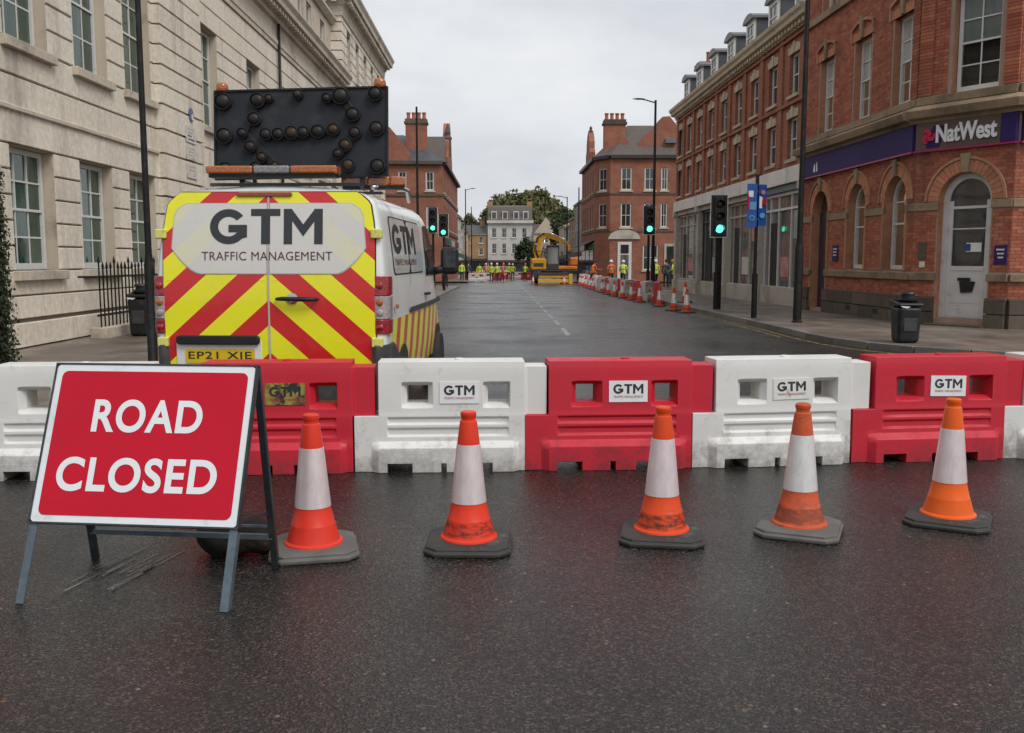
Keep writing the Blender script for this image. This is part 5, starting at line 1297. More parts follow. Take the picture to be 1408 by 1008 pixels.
m = MB(); m.fbox(F2, c - .06, c + .30, 1.78, 1.98, -.255, -.25); m.build('door_notice', MT['label_white'], dr)
m = MB(); m.fbox(F2, c - .13, c + .05, 1.80, 1.96, -.249, -.244); m.build('door_notice', MT['notice_blue'], dr)
m = MB(); m.fbox(F2, c - .18, c + .10, 1.13, 1.20, -.23, -.16); m.prism([(c - .14, 1.12), (c + .22, 1.12), (c + .16, .88), (c - .10, .86)], lambda u, v: F2.p(u, v, -.23), lambda u, v: F2.p(u, v, -.17)); m.build('letter_box', MT['black_trim'], dr, bevel=.01, seg=1)
m = MB(); m.fbox(F2, a - .1, b_ + .06, .0, .16, -.3, .22); m.build('door_step', MT['plinth'], BK, bevel=.015, seg=1)
m = MB(); m.fbox(F2, a + .01, b_ - .01, .155, .28, -.3, -.12); m.build('door_step', MT['plinth'], BK, bevel=.01, seg=1)
# dark side door in the far arch
o = O1[2]; a, b_, q = o[:2] + (o[3],); m = MB(); m.fbox(F1, a + .02, b_ - .02, .16, 3.0, -.30, -.22); MT['door_purple'] = surf('dark_purple_door', (.045, .025, .05), (.03, .018, .035), rough=.35, scale=2, world=True); d2 = m.build('side_door', MT['door_purple'], BK)
m = MB(); P = arch_pts(a, b_, q - (b_ - a) / 2, (b_ - a) / 2 - .02, 14); m.add([F1.p(a, 3.0, -.25), F1.p(b_, 3.0, -.25)] + [F1.p(x, max(3.0, y_), -.25) for x, y_ in P[::-1]], [tuple(range(2 + len(P)))]); m.build('fanlight', MT['pane_dark'], d2, normals=False)
# purple poster and plaques
for Fr, u0, u1, v0, v1, mt, lab in ((F2, 1.99, 2.27, 1.50, 1.92, 'purple', 'small purple poster on the brickwork right of the white arched door'), (F2, .16, .38, 1.62, 2.0, 'plinth', 'dark metal plaque on the brickwork left of the white arched door'), (F1, 4.55, 4.95, 1.55, 2.0, 'purple', 'small dark purple plaque between the arched window and the side door')):
    rt = root('wall_plaque', Fr.p((u0 + u1) / 2, v0, 0), lab, 'plaque', 'plaques on the brick wall')
    m = MB(); m.fbox(Fr, u0, u1, v0, v1, .004, .03); m.build('board', MT[mt], rt, bevel=.004, seg=1)
    for k in range(3): m = MB(); zz = v1 - .1 - k * .085; m.fbox(Fr, u0 + .05 + .02 * k, u1 - .05 - .01 * k, zz - .018, zz + .018, .0305, .033); m.build('line_of_print', MT['taupe' if mt == 'plinth' else 'notice_white'], rt)
m = MB(); m.fbox(F2, .22, .36, 1.42, 1.56, .004, .04); o = m.build('entry_box', MT['notice_white'], None, bevel=.01, seg=2); tag(o, 'little pale box on the brickwork below the dark plaque', 'box')
# roof slab and parapet above the picture
m = MB(); m.add([F1.p(F1.L, 12.5, 0), F1.p(0, 12.5, 0), F2.p(F2.L, 12.5, 0), F3.p(F3.L, 12.5, 0), F3.p(F3.L, 12.5, -9)], [(0, 1, 2, 3, 4)]); m.build('roof', MT['lead'], BK)
moulding(F1, 0, F1.L, [(-.05, 12.2), (.3, 12.4), (.35, 12.6), (-.05, 12.7)], 'top_cornice', MT['sandstone'], BK); moulding(F2, 0, F2.L, [(-.05, 12.2), (.3, 12.4), (.35, 12.6), (-.05, 12.7)], 'top_cornice', MT['sandstone'], BK); moulding(F3, 0, F3.L, [(-.05, 12.2), (.3, 12.4), (.35, 12.6), (-.05, 12.7)], 'top_cornice', MT['sandstone'], BK)
FBk = Frame(E_, (18, 30.0), 0.0, out=(0, 1)); m = MB(); m.fquad(FBk, 0, FBk.L, 9, 12.5, 0); m.build('party_wall', MT['mortar'], BK)
# brick pilaster strips beside the corner
for Fr, u in ((F1, .0), (F2, .0), (F2, F2.L - .34)):
    pbk = []; v = 5.30
    for k in range(60):
        P = [Fr.p(u + .01, v + .004, -.01), Fr.p(u + .33, v + .004, -.01), Fr.p(u + .33, v + .071, -.01), Fr.p(u + .01, v + .071, -.01), Fr.p(u + .01, v + .004, .06), Fr.p(u + .33, v + .004, .06), Fr.p(u + .33, v + .071, .06), Fr.p(u + .01, v + .071, .06)]
        pbk.append(P); v += .075
    m = MB()
    for P in pbk: m.add(P, FR5)
    q = m.build('pilaster_bricks', MT['brick'], BK); q['kind'] = 'stuff'

# ================================================================== three storey brick terrace with dormers
FT = Frame((9.72, 30.5), (9.50, 52.0), 0.0, out=(-1, 0))
MT['terrace_brick'] = brick_tex_mat('terrace_brick', (0.36, 0.118, 0.066), (0.285, 0.088, 0.052), (0.29, 0.175, 0.125), FT.u)
MT['lintel_stone'] = pieces_mat('cream_lintel_stone', [(0.56, 0.47, 0.34), (0.47, 0.385, 0.275), (0.62, 0.52, 0.385)], rough=.85, stain=(.18, .14, .10), stain_scale=1.2)
MT['shop_stone'] = pieces_mat('pale_shopfront_stone', [(0.54, 0.485, 0.415), (0.46, 0.41, 0.35)], rough=.75, stain=(.15, .125, .10), stain_scale=.8, st=(.5, .78))
MT['fascia_white'] = surf('shop_fascia_white', (0.78, 0.74, 0.68), (0.66, 0.62, 0.57), rough=.6, scale=1.2, world=True, dirt=(.26, .23, .20), dirt_scale=1.4, stretch=(1, 1, .5))
TB = root('brick_terrace', (9.6, 41, 0.0), 'brick terrace with pale lintels and a row of dormers above shopfronts', 'building')
wu = [1.15 + 2.38 * k for k in range(9)]; wu = wu[:8] + [wu[7] + 2.38]
wu = [u for u in wu if u < 20.6]
tops = [(u, u + 1.0, 4.95, 6.30) for u in wu] + [(u, u + 1.0, 7.05, 8.40) for u in wu]
m = wall_cells(MB(), FT, 0, FT.L, 4.6, 9.3, tops, reveal=.22); m.build('wall', MT['terrace_brick'], TB)
for (a, b_, c, d) in tops:
    sash_window(FT, a + .02, b_ - .02, c, d, -.14, TB, cols=1 if False else 2, rows=(1, 1), pane='pane_dark', fr=.075, bar=.025)
    m = MB(); m.fbox(FT, a - .1, b_ + .1, c - .11, c - .003, -.12, .07); m.build('sill', MT['lintel_stone'], TB)
    ctr = (a + b_) / 2
    for k, (e0, e1, h) in enumerate(((-.58, -.37, .24), (-.365, -.11, .29), (-.105, .105, .38), (.11, .365, .29), (.37, .58, .24))):
        m = MB(); s = .12 * (e0 + e1) / 2
        m.hexa([FT.p(ctr + e0 + .004, d + .002, -.06), FT.p(ctr + e1 - .004, d + .002, -.06), FT.p(ctr + e1 - .004, d + .002, .03 + .02 * (k == 2)), FT.p(ctr + e0 + .004, d + .002, .03 + .02 * (k == 2)), FT.p(ctr + e0 + s, d + h, -.06), FT.p(ctr + e1 + s - .008, d + h, -.06), FT.p(ctr + e1 + s - .008, d + h, .03 + .02 * (k == 2)), FT.p(ctr + e0 + s, d + h, .03 + .02 * (k == 2))])
        m.build('lintel_stone', MT['lintel_stone'], TB)
for u in [0.05] + [w - .80 for w in wu[1:]] + [FT.L - .5]:      # shallow brick piers between the windows
    m = MB(); m.fbox(FT, u, u + .42, 4.75, 9.05, -.02, .07); m.build('brick_pier', MT['terrace_brick'], TB)
for v in (6.72, 8.86): m = MB(); m.fbox(FT, 0, FT.L, v, v + .09, -.02, .10); m.build('string_course', MT['terrace_brick'], TB)
moulding(FT, -.1, FT.L + .25, [(-.1, 9.05), (.10, 9.05), (.12, 9.2), (.34, 9.26), (.36, 9.38), (.44, 9.46), (.46, 9.58), (-.1, 9.62)], 'cornice', MT['lintel_stone'], TB)
m = MB()
for k in range(int(FT.L / .36)): m.fbox(FT, k * .36 + .06, k * .36 + .22, 9.08, 9.20, .09, .26)
q = m.build('dentils', MT['lintel_stone'], TB); q['kind'] = 'stuff'
m = MB(); m.add([FT.p(0, 9.55, .1), FT.p(FT.L, 9.55, .1), FT.p(FT.L, 11.4, -1.5), FT.p(0, 11.4, -1.5), FT.p(0, 12.2, -5), FT.p(FT.L, 12.2, -5), FT.p(FT.L, 9.5, -8), FT.p(0, 9.5, -8)], [(0, 1, 2, 3), (3, 2, 5, 4), (4, 5, 6, 7), (1, 6, 5, 2), (0, 3, 4, 7)]); m.build('roof', MT['slate'], TB)
m = MB(); m.add([FT.p(FT.L, -1, 0), FT.p(FT.L, 9.5, 0), FT.p(FT.L, 9.5, -8), FT.p(FT.L, -1, -8)], [(0, 1, 2, 3)]); m.build('end_wall', MT['terrace_brick'], TB)
for i in range(7):
    u = .55 + i * 3.02
    if u + 1.2 > FT.L: break
    dm = MB(); w0, w1, v0, v1 = .04, -1.5, 9.60, 10.72
    dm.fbox(FT, u, u + .10, v0, v1, w1, w0 - .10); dm.fbox(FT, u + 1.15, u + 1.25, v0, v1, w1, w0 - .10); d_ = dm.build('dormer', MT['slate'], TB)
    wn_ = sash_window(FT, u + .04, u + 1.21, v0 - .02, v1, w0 - .04, d_, cols=2, rows=(1, 1), pane='pane_pale', fr=.15, bar=.035, panes=False)
    for ch in [c for c in wn_.children]: ch.parent = d_
    m = MB(); N = 8; P = [(u - .10 + 1.45 * k / N, v1 + .08 + .20 * math.sin(math.pi * k / N) ** .7) for k in range(N + 1)]; poly = [(u - .10, v1)] + P + [(u + 1.35, v1)]
    m.prism(poly, lambda a, b_: FT.p(a, b_, w0 + .10), lambda a, b_: FT.p(a, b_, w1 - .2)); m.build('dormer_roof', MT['lead'], d_)
# chimney stump at the far end
m = MB(); m.fbox(FT, FT.L - 1.3, FT.L - .2, 9.6, 11.7, -1.9, -.9); m.fbox(FT, FT.L - 1.4, FT.L - .1, 11.7, 11.85, -2.0, -.8); m.build('chimney', MT['terrace_brick'], TB)
MT['terracotta'] = surf('terracotta', (0.42, 0.12, 0.06), (0.32, 0.09, 0.05), rough=.8, scale=6)
m = MB(); m.lathe([(.13, 0), (.11, .1), (.10, .5), (.13, .55), (.12, .6)], 12, FT.p(FT.L - .75, 11.85, -1.4)); m.build('chimney_pot', MT['terracotta'], TB, smooth=True, auto=40)
# shopfronts
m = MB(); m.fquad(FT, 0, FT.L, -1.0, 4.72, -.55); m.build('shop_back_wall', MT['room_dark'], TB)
bays = [(.35, 5.0), (5.55, 10.2), (10.75, 15.4), (15.95, 21.0)]
for u in (0.0, 5.05, 10.25, 15.45, 21.02):
    e = u + (.34 if u == 0 else .48)
    m = MB(); m.fbox(FT, u, e, -.7, 4.12, -.5, .10); m.build('pilaster', MT['shop_stone'], TB, bevel=.02, seg=1)
    m = MB(); m.fbox(FT, u - .03, e + .03, -.7, .52, -.4, .17); m.build('pilaster_base', MT['plinth'] if u < 1 else MT['shop_stone'], TB, bevel=.015, seg=1)
    m = MB(); m.fbox(FT, u - .05, e + .05, 3.86, 4.14, -.4, .20); m.build('pilaster_cap', MT['shop_stone'], TB, bevel=.015, seg=1)
MT['teal_paint'] = surf('teal_shop_paint', (.05, .14, .15), rough=.4); MT['poster_red'] = surf('poster_red', (.38, .05, .06), (.5, .3, .28), rough=.5, scale=2.5, world=True); MT['poster_mix'] = surf('poster_mixed', (.40, .42, .20), (.10, .22, .36), rough=.5, scale=3, world=True, dirt=(.6, .55, .5), dirt_scale=3)
for i, (a, b_) in enumerate(bays):
    m = MB(); m.fbox(FT, a - .35, b_ + .5 if i < 3 else FT.L, 4.14, 4.66, -.3, .16); m.build('shop_fascia', MT['fascia_white'], TB, bevel=.01, seg=1)
    m = MB(); m.fbox(FT, a, b_, gz(30 + a) + .0, gz(30 + a) + .72, -.28, -.02); m.build('stall_riser', MT['shop_stone'], TB, bevel=.02, seg=1)
    du = a + (b_ - a) * .62
    m = MB()
    for u in (a + .02, a + 1.45, du, du + .98, b_ - .10): m.fbox(FT, u, u + .08, .55, 3.86, -.24, -.12)
    m.fbox(FT, a, b_, 3.30, 3.38, -.24, -.11); m.fbox(FT, a, b_, 3.80, 3.90, -.24, -.10); m.fbox(FT, a, b_, .55, .62, -.24, -.10)
    sf = m.build('shop_window', MT[('white_timber', 'shop_stone', 'dark_steel', 'shop_stone')[i]], TB)
    cs = [a + .06, a + 1.49, du + .04, du + 1.02, b_ - .06]
    for e0, e1 in zip(cs[:-1], cs[1:]):
        for v0, v1 in ((.6, 3.33), (3.36, 3.83)):
            m = MB(); m.fquad(FT, e0, e1, v0, v1, -.18); m.build('pane', MT['pane_pale'], sf, normals=False)
    m = MB(); m.fbox(FT, du + .09, du + .97, gz(36) + .1, 2.9, -.22, -.14); m.build('shop_door', MT['room_dark'], TB)
    m = MB(); m.fbox(FT, a + .25, a + 1.3, 2.3, 3.25, -.165, -.15); m.build('poster', MT[('poster_mix', 'poster_red', 'purple', 'poster_mix')[i]], sf)
    m = MB(); m.fbox(FT, a + 1.7, du - .25, 1.0, 1.7, -.165, -.15); m.build('poster', MT[('poster_red', 'notice_white', 'poster_mix', 'poster_red')[i]], sf)
    m = MB(); m.fbox(FT, a + .05, b_ - .05, 3.92, 4.12, -.2, .02); m.build('blind_box', MT[('teal_paint', 'shop_stone', 'shop_stone', 'shop_stone')[i]], TB)

# ================================================================== the red corner buildings further down
def far_brick(name, d): return brick_tex_mat(name, (0.34, 0.125, 0.075), (0.265, 0.092, 0.056), (0.27, 0.17, 0.125), d)
MT['far_brick_x'] = far_brick('far_brick_front', (1, 0)); MT['far_brick_y'] = far_brick('far_brick_side', (0, 1)); MT['roof_tile'] = surf('brown_roof_tile', (0.115, 0.088, 0.075), (0.08, 0.066, 0.06), rough=.7, scale=3, world=True, bumps=.3, bscale=10)
MT['gutter'] = surf('dark_gutter', (.03, .03, .032), rough=.5)
MT['render_white'] = surf('white_render', (0.58, 0.555, 0.51), (0.48, 0.455, 0.415), rough=.8, scale=.6, world=True, dirt=(.36, .33, .29), dirt_scale=.7)
MT['render_cream'] = surf('cream_render', (0.52, 0.44, 0.33), (0.44, 0.36, 0.27), rough=.8, scale=.6, world=True)
MT['render_ochre'] = surf('ochre_brick', (0.36, 0.22, 0.11), (0.29, 0.17, 0.09), rough=.8, scale=.8, world=True)
MT['render_grey'] = surf('grey_render', (0.36, 0.34, 0.32), (0.28, 0.27, 0.25), rough=.8, scale=.8, world=True)
MT['shop_green'] = surf('green_shop_sign', (.02, .16, .12), rough=.4); MT['shop_dark'] = surf('dark_shopfront', (.035, .03, .03), (.06, .05, .045), rough=.4, world=True)
MT['awning_maroon'] = surf('maroon_awning', (.10, .035, .04), rough=.7)
def far_wall(F_, L, v0, v1, ops, mat, parent, name='wall', pane='pane_dark', cols=2):
    m = wall_cells(MB(), F_, 0, L, v0, v1, ops, reveal=.18); m.build(name, mat, parent)
    for o in ops:
        sash_window(F_, o[0] + .02, o[1] - .02, o[2], o[3], -.10, parent, cols=cols, rows=(1, 1), pane=pane, fr=.10, bar=.04)
        m = MB(); m.fbox(F_, o[0] - .12, o[1] + .12, o[2] - .14, o[2] - .004, -.1, .10); m.build('sill', MT['lintel_stone'], parent)
def chimney(parent, x0, x1, y0, y1, z0, z1, pots, mat):
    m = MB(); m.box(x0, x1, y0, y1, z0, z1 - .45); ch = m.build('chimney', mat, parent)
    m = MB(); m.box(x0 - .12, x1 + .12, y0 - .12, y1 + .12, z1 - .45, z1 - .25); m.box(x0 - .04, x1 + .04, y0 - .04, y1 + .04, z1 - .248, z1); m.build('chimney_cap', MT['plinth'], ch)
    for k in range(pots):
        x = x0 + (x1 - x0) * (k + .5) / pots; m = MB(); m.lathe([(.20, 0), (.17, .1), (.15, .45), (.20, .5), (.19, .62), (.12, .62)], 10, (x, (y0 + y1) / 2, z1)); m.build('chimney_pot', MT['terracotta'], ch, smooth=True, auto=40)

RC = root('corner_house', (11, 88, -.5), 'red brick corner house with a big chimney beyond the brick terrace', 'building')
G1 = Frame((9.75, 86), (17.5, 86), 0.0, out=(0, -1)); G2 = Frame((8.55, 88.0), (9.75, 86), 0.0, out=(-1, -1)); G3 = Frame((8.55, 88.0), (8.55, 102.0), 0.0, out=(-1, 0))
fo = [(u, u + w_, c, d) for u, w_ in ((.95, .98), (3.05, 1.0), (4.55, .62), (6.05, .9)) for c, d in ((7.75, 9.75), (4.45, 6.62))]
go = [(.85, 1.85, .2, 3.0), (3.0, 4.4, .6, 2.9), (5.0, 6.4, .2, 3.0)]
far_wall(G1, G1.L, -1.2, 10.7, fo + go[1:2], MT['far_brick_x'], RC)
far_wall(G2, G2.L, -1.2, 10.7, [(.55, 1.75, 7.75, 9.75), (.55, 1.75, 4.45, 6.62)], MT['far_brick_x'], RC)
far_wall(G3, G3.L, -1.2, 10.7, [(u, u + 1.1, c, d) for u in (.8, 3.2, 6.2, 9.2, 11.8) for c, d in ((7.75, 9.75), (4.45, 6.62))], MT['far_brick_y'], RC)
m = MB(); m.fbox(G1, .72, 1.98, -.5, 3.15, -.05, .06); dr_ = m.build('door_case', MT['white_timber'], RC)
m = MB(); m.fbox(G1, .98, 1.72, -.4, 2.0, .05, .075); m.build('door', MT['pane_pale'], dr_)
m = MB(); m.fbox(G1, .98, 1.72, 2.1, 2.9, .05, .07); m.build('pane', MT['pane_dark'], dr_)
m = MB(); N = 10; P = [(1.3 + 1.45 * math.cos(math.pi * k / N), 3.4 + .85 * math.sin(math.pi * k / N)) for k in range(N + 1)]; m.prism(P, lambda u, v: G1.p(u, v, -.02), lambda u, v: G1.p(u, v, .12)); m.build('arched_sign', MT['shop_stone'], RC)
m = MB(); m.fbox(G1, 4.95, 6.5, -.5, 3.0, -.04, .05); m.build('shop_opening', MT['shop_stone'], RC)
m = MB(); m.fbox(G1, 5.15, 6.3, -.5, 2.75, .045, .06); m.build('shop_pane', MT['pane_dark'], RC)
for Fr, L in ((G1, G1.L), (G2, G2.L), (G3, G3.L)):
    m = MB(); m.fbox(Fr, 0, L, 10.55, 10.85, -.1, .32); m.build('eaves', MT['gutter'], RC)
    for v in (7.35, 4.05): m = MB(); m.fbox(Fr, 0, L, v, v + .16, -.02, .06); m.build('string_course', MT['plinth'], RC)
m = MB(); m.add([G1.p(0, 10.8, .3), G1.p(G1.L, 10.8, .3), G1.p(G1.L, 14.0, -4.2), G1.p(2.0, 14.0, -4.2), G2.p(0, 10.8, .3), G3.p(G3.L, 10.8, .3), G3.p(G3.L, 14.0, -4.0), (12.6, 93, 14.0)], [(0, 1, 2, 3), (4, 0, 3), (5, 4, 3, 7), (5, 7, 6)]); m.build('roof', MT['roof_tile'], RC)
chimney(RC, 9.45, 11.4, 88.6, 89.8, 11.0, 14.35, 4, MT['far_brick_x'])
m = MB(); m.prism([(-.6, 10.85), (-.35, 11.6), (.0, 12.3), (1.5, 12.6), (2.0, 11.7), (2.3, 10.85)], lambda u, v: G1.p(u, v, -1.3), lambda u, v: G1.p(u, v, -2.9)); m.build('chimney_breast', MT['far_brick_x'], RC)
for k_, (c0, c1, mt) in enumerate(((.5, 4.2, 'shop_green'), (4.6, 8.6, 'awning_maroon'), (9.0, 13.4, 'render_white'))):
    m = MB(); m.fbox(G3, c0, c1, 2.5, 3.1, -.02, .16); m.build('shop_fascia', MT[mt], RC); m = MB(); m.fbox(G3, c0 + .2, c1 - .2, .1, 2.45, .0, .05); m.build('shop_window', MT['pane_dark'], RC)
# gabled brick wall rising behind the eaves
m = MB(); gp = [(2.3, 10.85), (2.3, 11.4), (3.0, 12.6), (3.9, 13.3), (4.4, 14.0), (4.75, 14.35), (5.4, 14.4), (5.8, 13.9), (6.4, 13.3), (7.3, 12.3), (7.3, 10.85)]; m.prism(gp, lambda u, v: G1.p(u, v, -1.0), lambda u, v: G1.p(u, v, -1.4)); m.build('gable', MT['far_brick_x'], RC)
m = MB(); m.fbox(G1, 5.0, 6.0, 12.0, 12.4, -.98, -.6); m.build('gable_vent', MT['lead'], RC)
# street-side Dutch gable with a finial
m = MB(); gp = [(5.0, 10.7), (5.0, 11.9), (5.6, 12.3), (5.7, 13.0), (6.3, 13.6), (6.6, 13.8), (7.2, 14.1), (7.8, 13.8), (8.1, 13.6), (8.7, 13.0), (8.8, 12.3), (9.4, 11.9), (9.4, 10.7)]; m.prism(gp, lambda u, v: G3.p(u, v, .02), lambda u, v: G3.p(u, v, -.5)); m.build('dutch_gable', MT['far_brick_y'], RC)
m = MB(); m.lathe([(.22, 0), (.22, .15), (.10, .25), (.16, .4), (.02, .6)], 8, G3.p(7.2, 14.05, -.25)); m.build('finial', MT['plinth'], RC)
m = MB(); m.hexa([G3.p(.4, 3.3, 0), G3.p(9, 3.3, 0), G3.p(9, 2.75, 1.3), G3.p(.4, 2.75, 1.3), G3.p(.4, 3.36, 0), G3.p(9, 3.36, 0), G3.p(9, 2.81, 1.3), G3.p(.4, 2.81, 1.3)]); m.build('awning', MT['awning_maroon'], RC)

RL = root('corner_house', (-7, 88, -.5), 'red brick corner house with arched gable window behind the van', 'building')
H1 = Frame((-12.5, 86), (-5.25, 86), 0.0, out=(0, -1)); H3 = Frame((-5.25, 86), (-5.25, 114), 0.0, out=(1, 0))
ho = [(u, u + w_, c, d) for u, w_ in ((.8, .8), (3.25, .75), (5.7, .75)) for c, d in ((7.7, 9.4), (4.45, 6.3), (1.0, 3.0))]
far_wall(H1, H1.L, -1.2, 10.2, ho, MT['far_brick_x'], RL)
far_wall(H3, H3.L, -1.4, 10.2, [(u, u + 1.1, c, d) for u in (.9, 3.4, 7.0, 11, 15, 19, 23, 26) for c, d in ((7.6, 9.4), (4.45, 6.4), (1.0, 3.1))], MT['far_brick_y'], RL)
for Fr, L in ((H1, H1.L), (H3, H3.L)):
    m = MB(); m.fbox(Fr, 0, L, 10.0, 10.3, -.1, .35); m.build('eaves', MT['plinth'], RL)
    for v in (7.2, 3.95): m = MB(); m.fbox(Fr, 0, L, v, v + .2, -.02, .08); m.build('string_course', MT['plinth'], RL)
m = MB(); m.add([H1.p(0, 10.2, .3), (-4.95, 85.7, 10.2), (-9.2, 91, 13.2), (-12.5, 91, 13.2), (-4.95, 114, 10.2), (-9.2, 114, 13.2)], [(0, 1, 2, 3), (1, 4, 5, 2)]); m.build('roof', MT['slate'], RL)
m = MB(); gp = [(0.0, 10.2), (0, 14.0), (1.4, 14.1), (2.6, 13.2), (3.6, 12.0), (4.3, 11.0), (4.3, 10.2)]; m.prism(gp, lambda u, v: H1.p(u, v, .02), lambda u, v: H1.p(u, v, -.5)); m.build('gable', MT['far_brick_x'], RL)
m = MB(); N = 12; P = [(.2, 10.5), (2.25, 10.5)] + [(1.225 + 1.025 * math.cos(math.pi * k / N), 11.6 + .9 * math.sin(math.pi * k / N)) for k in range(N + 1)]; m.prism(P, lambda u, v: H1.p(u, v, .0), lambda u, v: H1.p(u, v, .06)); aw = m.build('arched_window', MT['white_timber'], RL)
for k in range(3): m = MB(); m.fbox(H1, .38 + k * .62, .88 + k * .62, 10.65, 12.0, .058, .066); m.build('pane', MT['pane_pale'], aw)
for k_, (c0, c1, mt) in enumerate(((.5, 5.2, 'shop_dark'), (6, 11, 'shop_green'), (12, 18, 'render_cream'), (19, 27, 'awning_maroon'))):
    m = MB(); m.fbox(H3, c0, c1, 2.9, 3.5, -.02, .16); m.build('shop_fascia', MT[mt], RL)
chimney(RL, -8.75, -6.85, 88.0, 89.2, 10.5, 14.3, 4, MT['far_brick_x'])
m = MB(); gp = [(8, 10.2), (8, 11.5), (8.8, 12.2), (9.2, 13.2), (10.2, 13.6), (10.8, 14.6), (11.6, 15.2), (12.4, 14.6), (13, 13.6), (14, 13.2), (14.4, 12.2), (15.2, 11.5), (15.2, 10.2)]; m.prism(gp, lambda u, v: H3.p(u, v, .05), lambda u, v: H3.p(u, v, -.6)); m.build('dutch_gable', MT['far_brick_y'], RL)
m = MB(); m.prism([(4.5, 10.2), (7.6, 13.4), (10.7, 10.2)], lambda u, v: H3.p(u, v, -3.0), lambda u, v: H3.p(u, v, -.2)); m.build('cross_roof', MT['roof_tile'], RL)
m = MB(); m.lathe([(.35, 0), (.35, 1.6), (.42, 1.65), (.42, 1.8), (.22, 2.0), (.30, 2.3), (.03, 3.2)], 10, H3.p(10, 11.8, -.1)); m.build('finial', MT['plinth'], RL)

# ================================================================== houses at the end of the street
def row_house(p0, p1, h, mat, label, shop=None, floors=2, out=(1, 0), roof='slate', depth=7.0, group=None, nwin=None):
    F_ = Frame(p0, p1, 0.0, out=out); g = gz((p0[1] + p1[1]) / 2); rt = root('town_house', F_.p(F_.L / 2, g, 0), label, 'house', group)
    n = nwin or max(1, int(F_.L / 2.6)); ops_ = []; base = 3.3
    for k in range(n):
        u = F_.L * (k + .5) / n
        for f in range(floors):
            fh = (h - base) / floors; ops_.append((u - .48, u + .48, g + base + f * fh + fh * .22, g + base + f * fh + fh * .78))
    far_wall(F_, F_.L, g - .5, g + h, ops_, MT[mat], rt, cols=2)
    m = MB(); m.add([F_.p(-.1, g + h, .25), F_.p(F_.L + .1, g + h, .25), F_.p(F_.L + .1, g + h + 2.0, -depth / 2), F_.p(-.1, g + h + 2.0, -depth / 2), F_.p(-.1, g + h, -depth), F_.p(F_.L + .1, g + h, -depth)], [(0, 1, 2, 3), (3, 2, 5, 4)]); m.build('roof', MT[roof], rt)
    m = MB()
    for u in (0, F_.L): m.add([F_.p(u, g - .5, 0), F_.p(u, g + h, 0), F_.p(u, g + h + 1.9, -depth / 2), F_.p(u, g + h, -depth), F_.p(u, g - .5, -depth)], [(0, 1, 2, 3, 4)])
    m.build('gable_wall', MT[mat], rt)
    m = MB(); m.fbox(F_, 0, F_.L, g + h - .15, g + h, -.02, .2); m.build('eaves', MT['lintel_stone'], rt)
    if shop:
        m = MB(); m.fbox(F_, .15, F_.L - .15, g + 2.6, g + 3.1, -.02, .18); m.build('shop_fascia', MT[shop], rt)
        m = MB(); m.fbox(F_, .3, F_.L - .3, g + .5, g + 2.6, .0, .05); m.build('shop_window', MT['pane_dark'], rt)
    m = MB(); q = F_.p(F_.L * .9, g + h + .8, -depth / 2); m.box(q[0] - .5, q[0] + .5, q[1] - .6, q[1] + .6, q[2], q[2] + 2.1); m.build('chimney', MT['render_ochre'], rt)
    return rt
Y = 115.0
for i, (L, h, mat, shop, lab) in enumerate(((9, 7.6, 'render_white', 'shop_green', 'white rendered house with green shop sign next to the left corner house'), (8, 6.8, 'render_white', 'shop_dark', 'low white house with dark shopfront, second beyond the left corner house'), (9, 7.6, 'render_grey', 'shop_green', 'grey house with green shop sign halfway down the left side'), (10, 6.6, 'render_ochre', 'shop_dark', 'ochre brick house far down the left side'), (12, 7.2, 'render_cream', 'awning_maroon', 'cream house at the far left end of the street'), (14, 7.0, 'render_ochre', 'shop_dark', 'last ochre house before the cross street on the left'))):
    row_house((-5.3 - .12 * i, Y), (-5.3 - .12 * i, Y + L - .1), h, mat, lab, shop, out=(1, 0)); Y += L
Y = 103.0
for i, (L, h, mat, shop, lab) in enumerate(((11, 8.6, 'render_grey', 'awning_maroon', 'grey rendered house right behind the right corner house'), (10, 7.4, 'render_ochre', 'shop_green', 'ochre brick house with green shop sign far down the right side'), (12, 6.8, 'render_grey', 'shop_dark', 'low grey house far down the right side'), (14, 7.4, 'render_cream', 'shop_dark', 'cream house far down the right side'))):
    row_house((8.7 + .1 * i, Y), (8.7 + .1 * i, Y + L - .1), h, mat, lab, shop, out=(-1, 0)); Y += L
# white terrace closing the view
WT = root('white_terrace', (3.5, 200, -1.4), 'white three storey terrace with grey mansard roof closing the end of the street', 'house')
K = Frame((-2.9, 199), (6.4, 199), 0.0, out=(0, -1)); g = gz(199)
kop = [(u, u + 1.0, c, d) for u in (.8, 2.9, 5.0, 7.1) for c, d in ((6.0, 8.0), (2.7, 4.8))]
far_wall(K, K.L, g - 1, 9.2, kop, MT['render_white'], WT)
m = MB(); m.fbox(K, -.2, K.L + .2, 9.0, 9.6, -.2, .5); m.build('cornice', MT['render_white'], WT)
m = MB(); m.add([K.p(0, 9.6, .2), K.p(K.L, 9.6, .2), K.p(K.L, 12.4, -1.4), K.p(0, 12.4, -1.4), K.p(K.L, 13, -6), K.p(0, 13, -6)], [(0, 1, 2, 3), (3, 2, 4, 5)]); m.build('roof', MT['roof_tile'], WT)
for u in (.7, 3.0, 5.3, 7.3):
    m = MB(); m.fbox(K, u, u + 1.2, 9.7, 11.5, -1.2, .05); dmr = m.build('dormer', MT['render_white'], WT); m = MB(); m.fbox(K, u + .2, u + 1.0, 9.95, 11.25, .049, .06); m.build('pane', MT['pane_dark'], dmr)
for u in (-.1, 8.2): m = MB(); m.fbox(K, u, u + 1.1, 12, 13.6, -3, -2); m.build('chimney', MT['render_ochre'], WT)
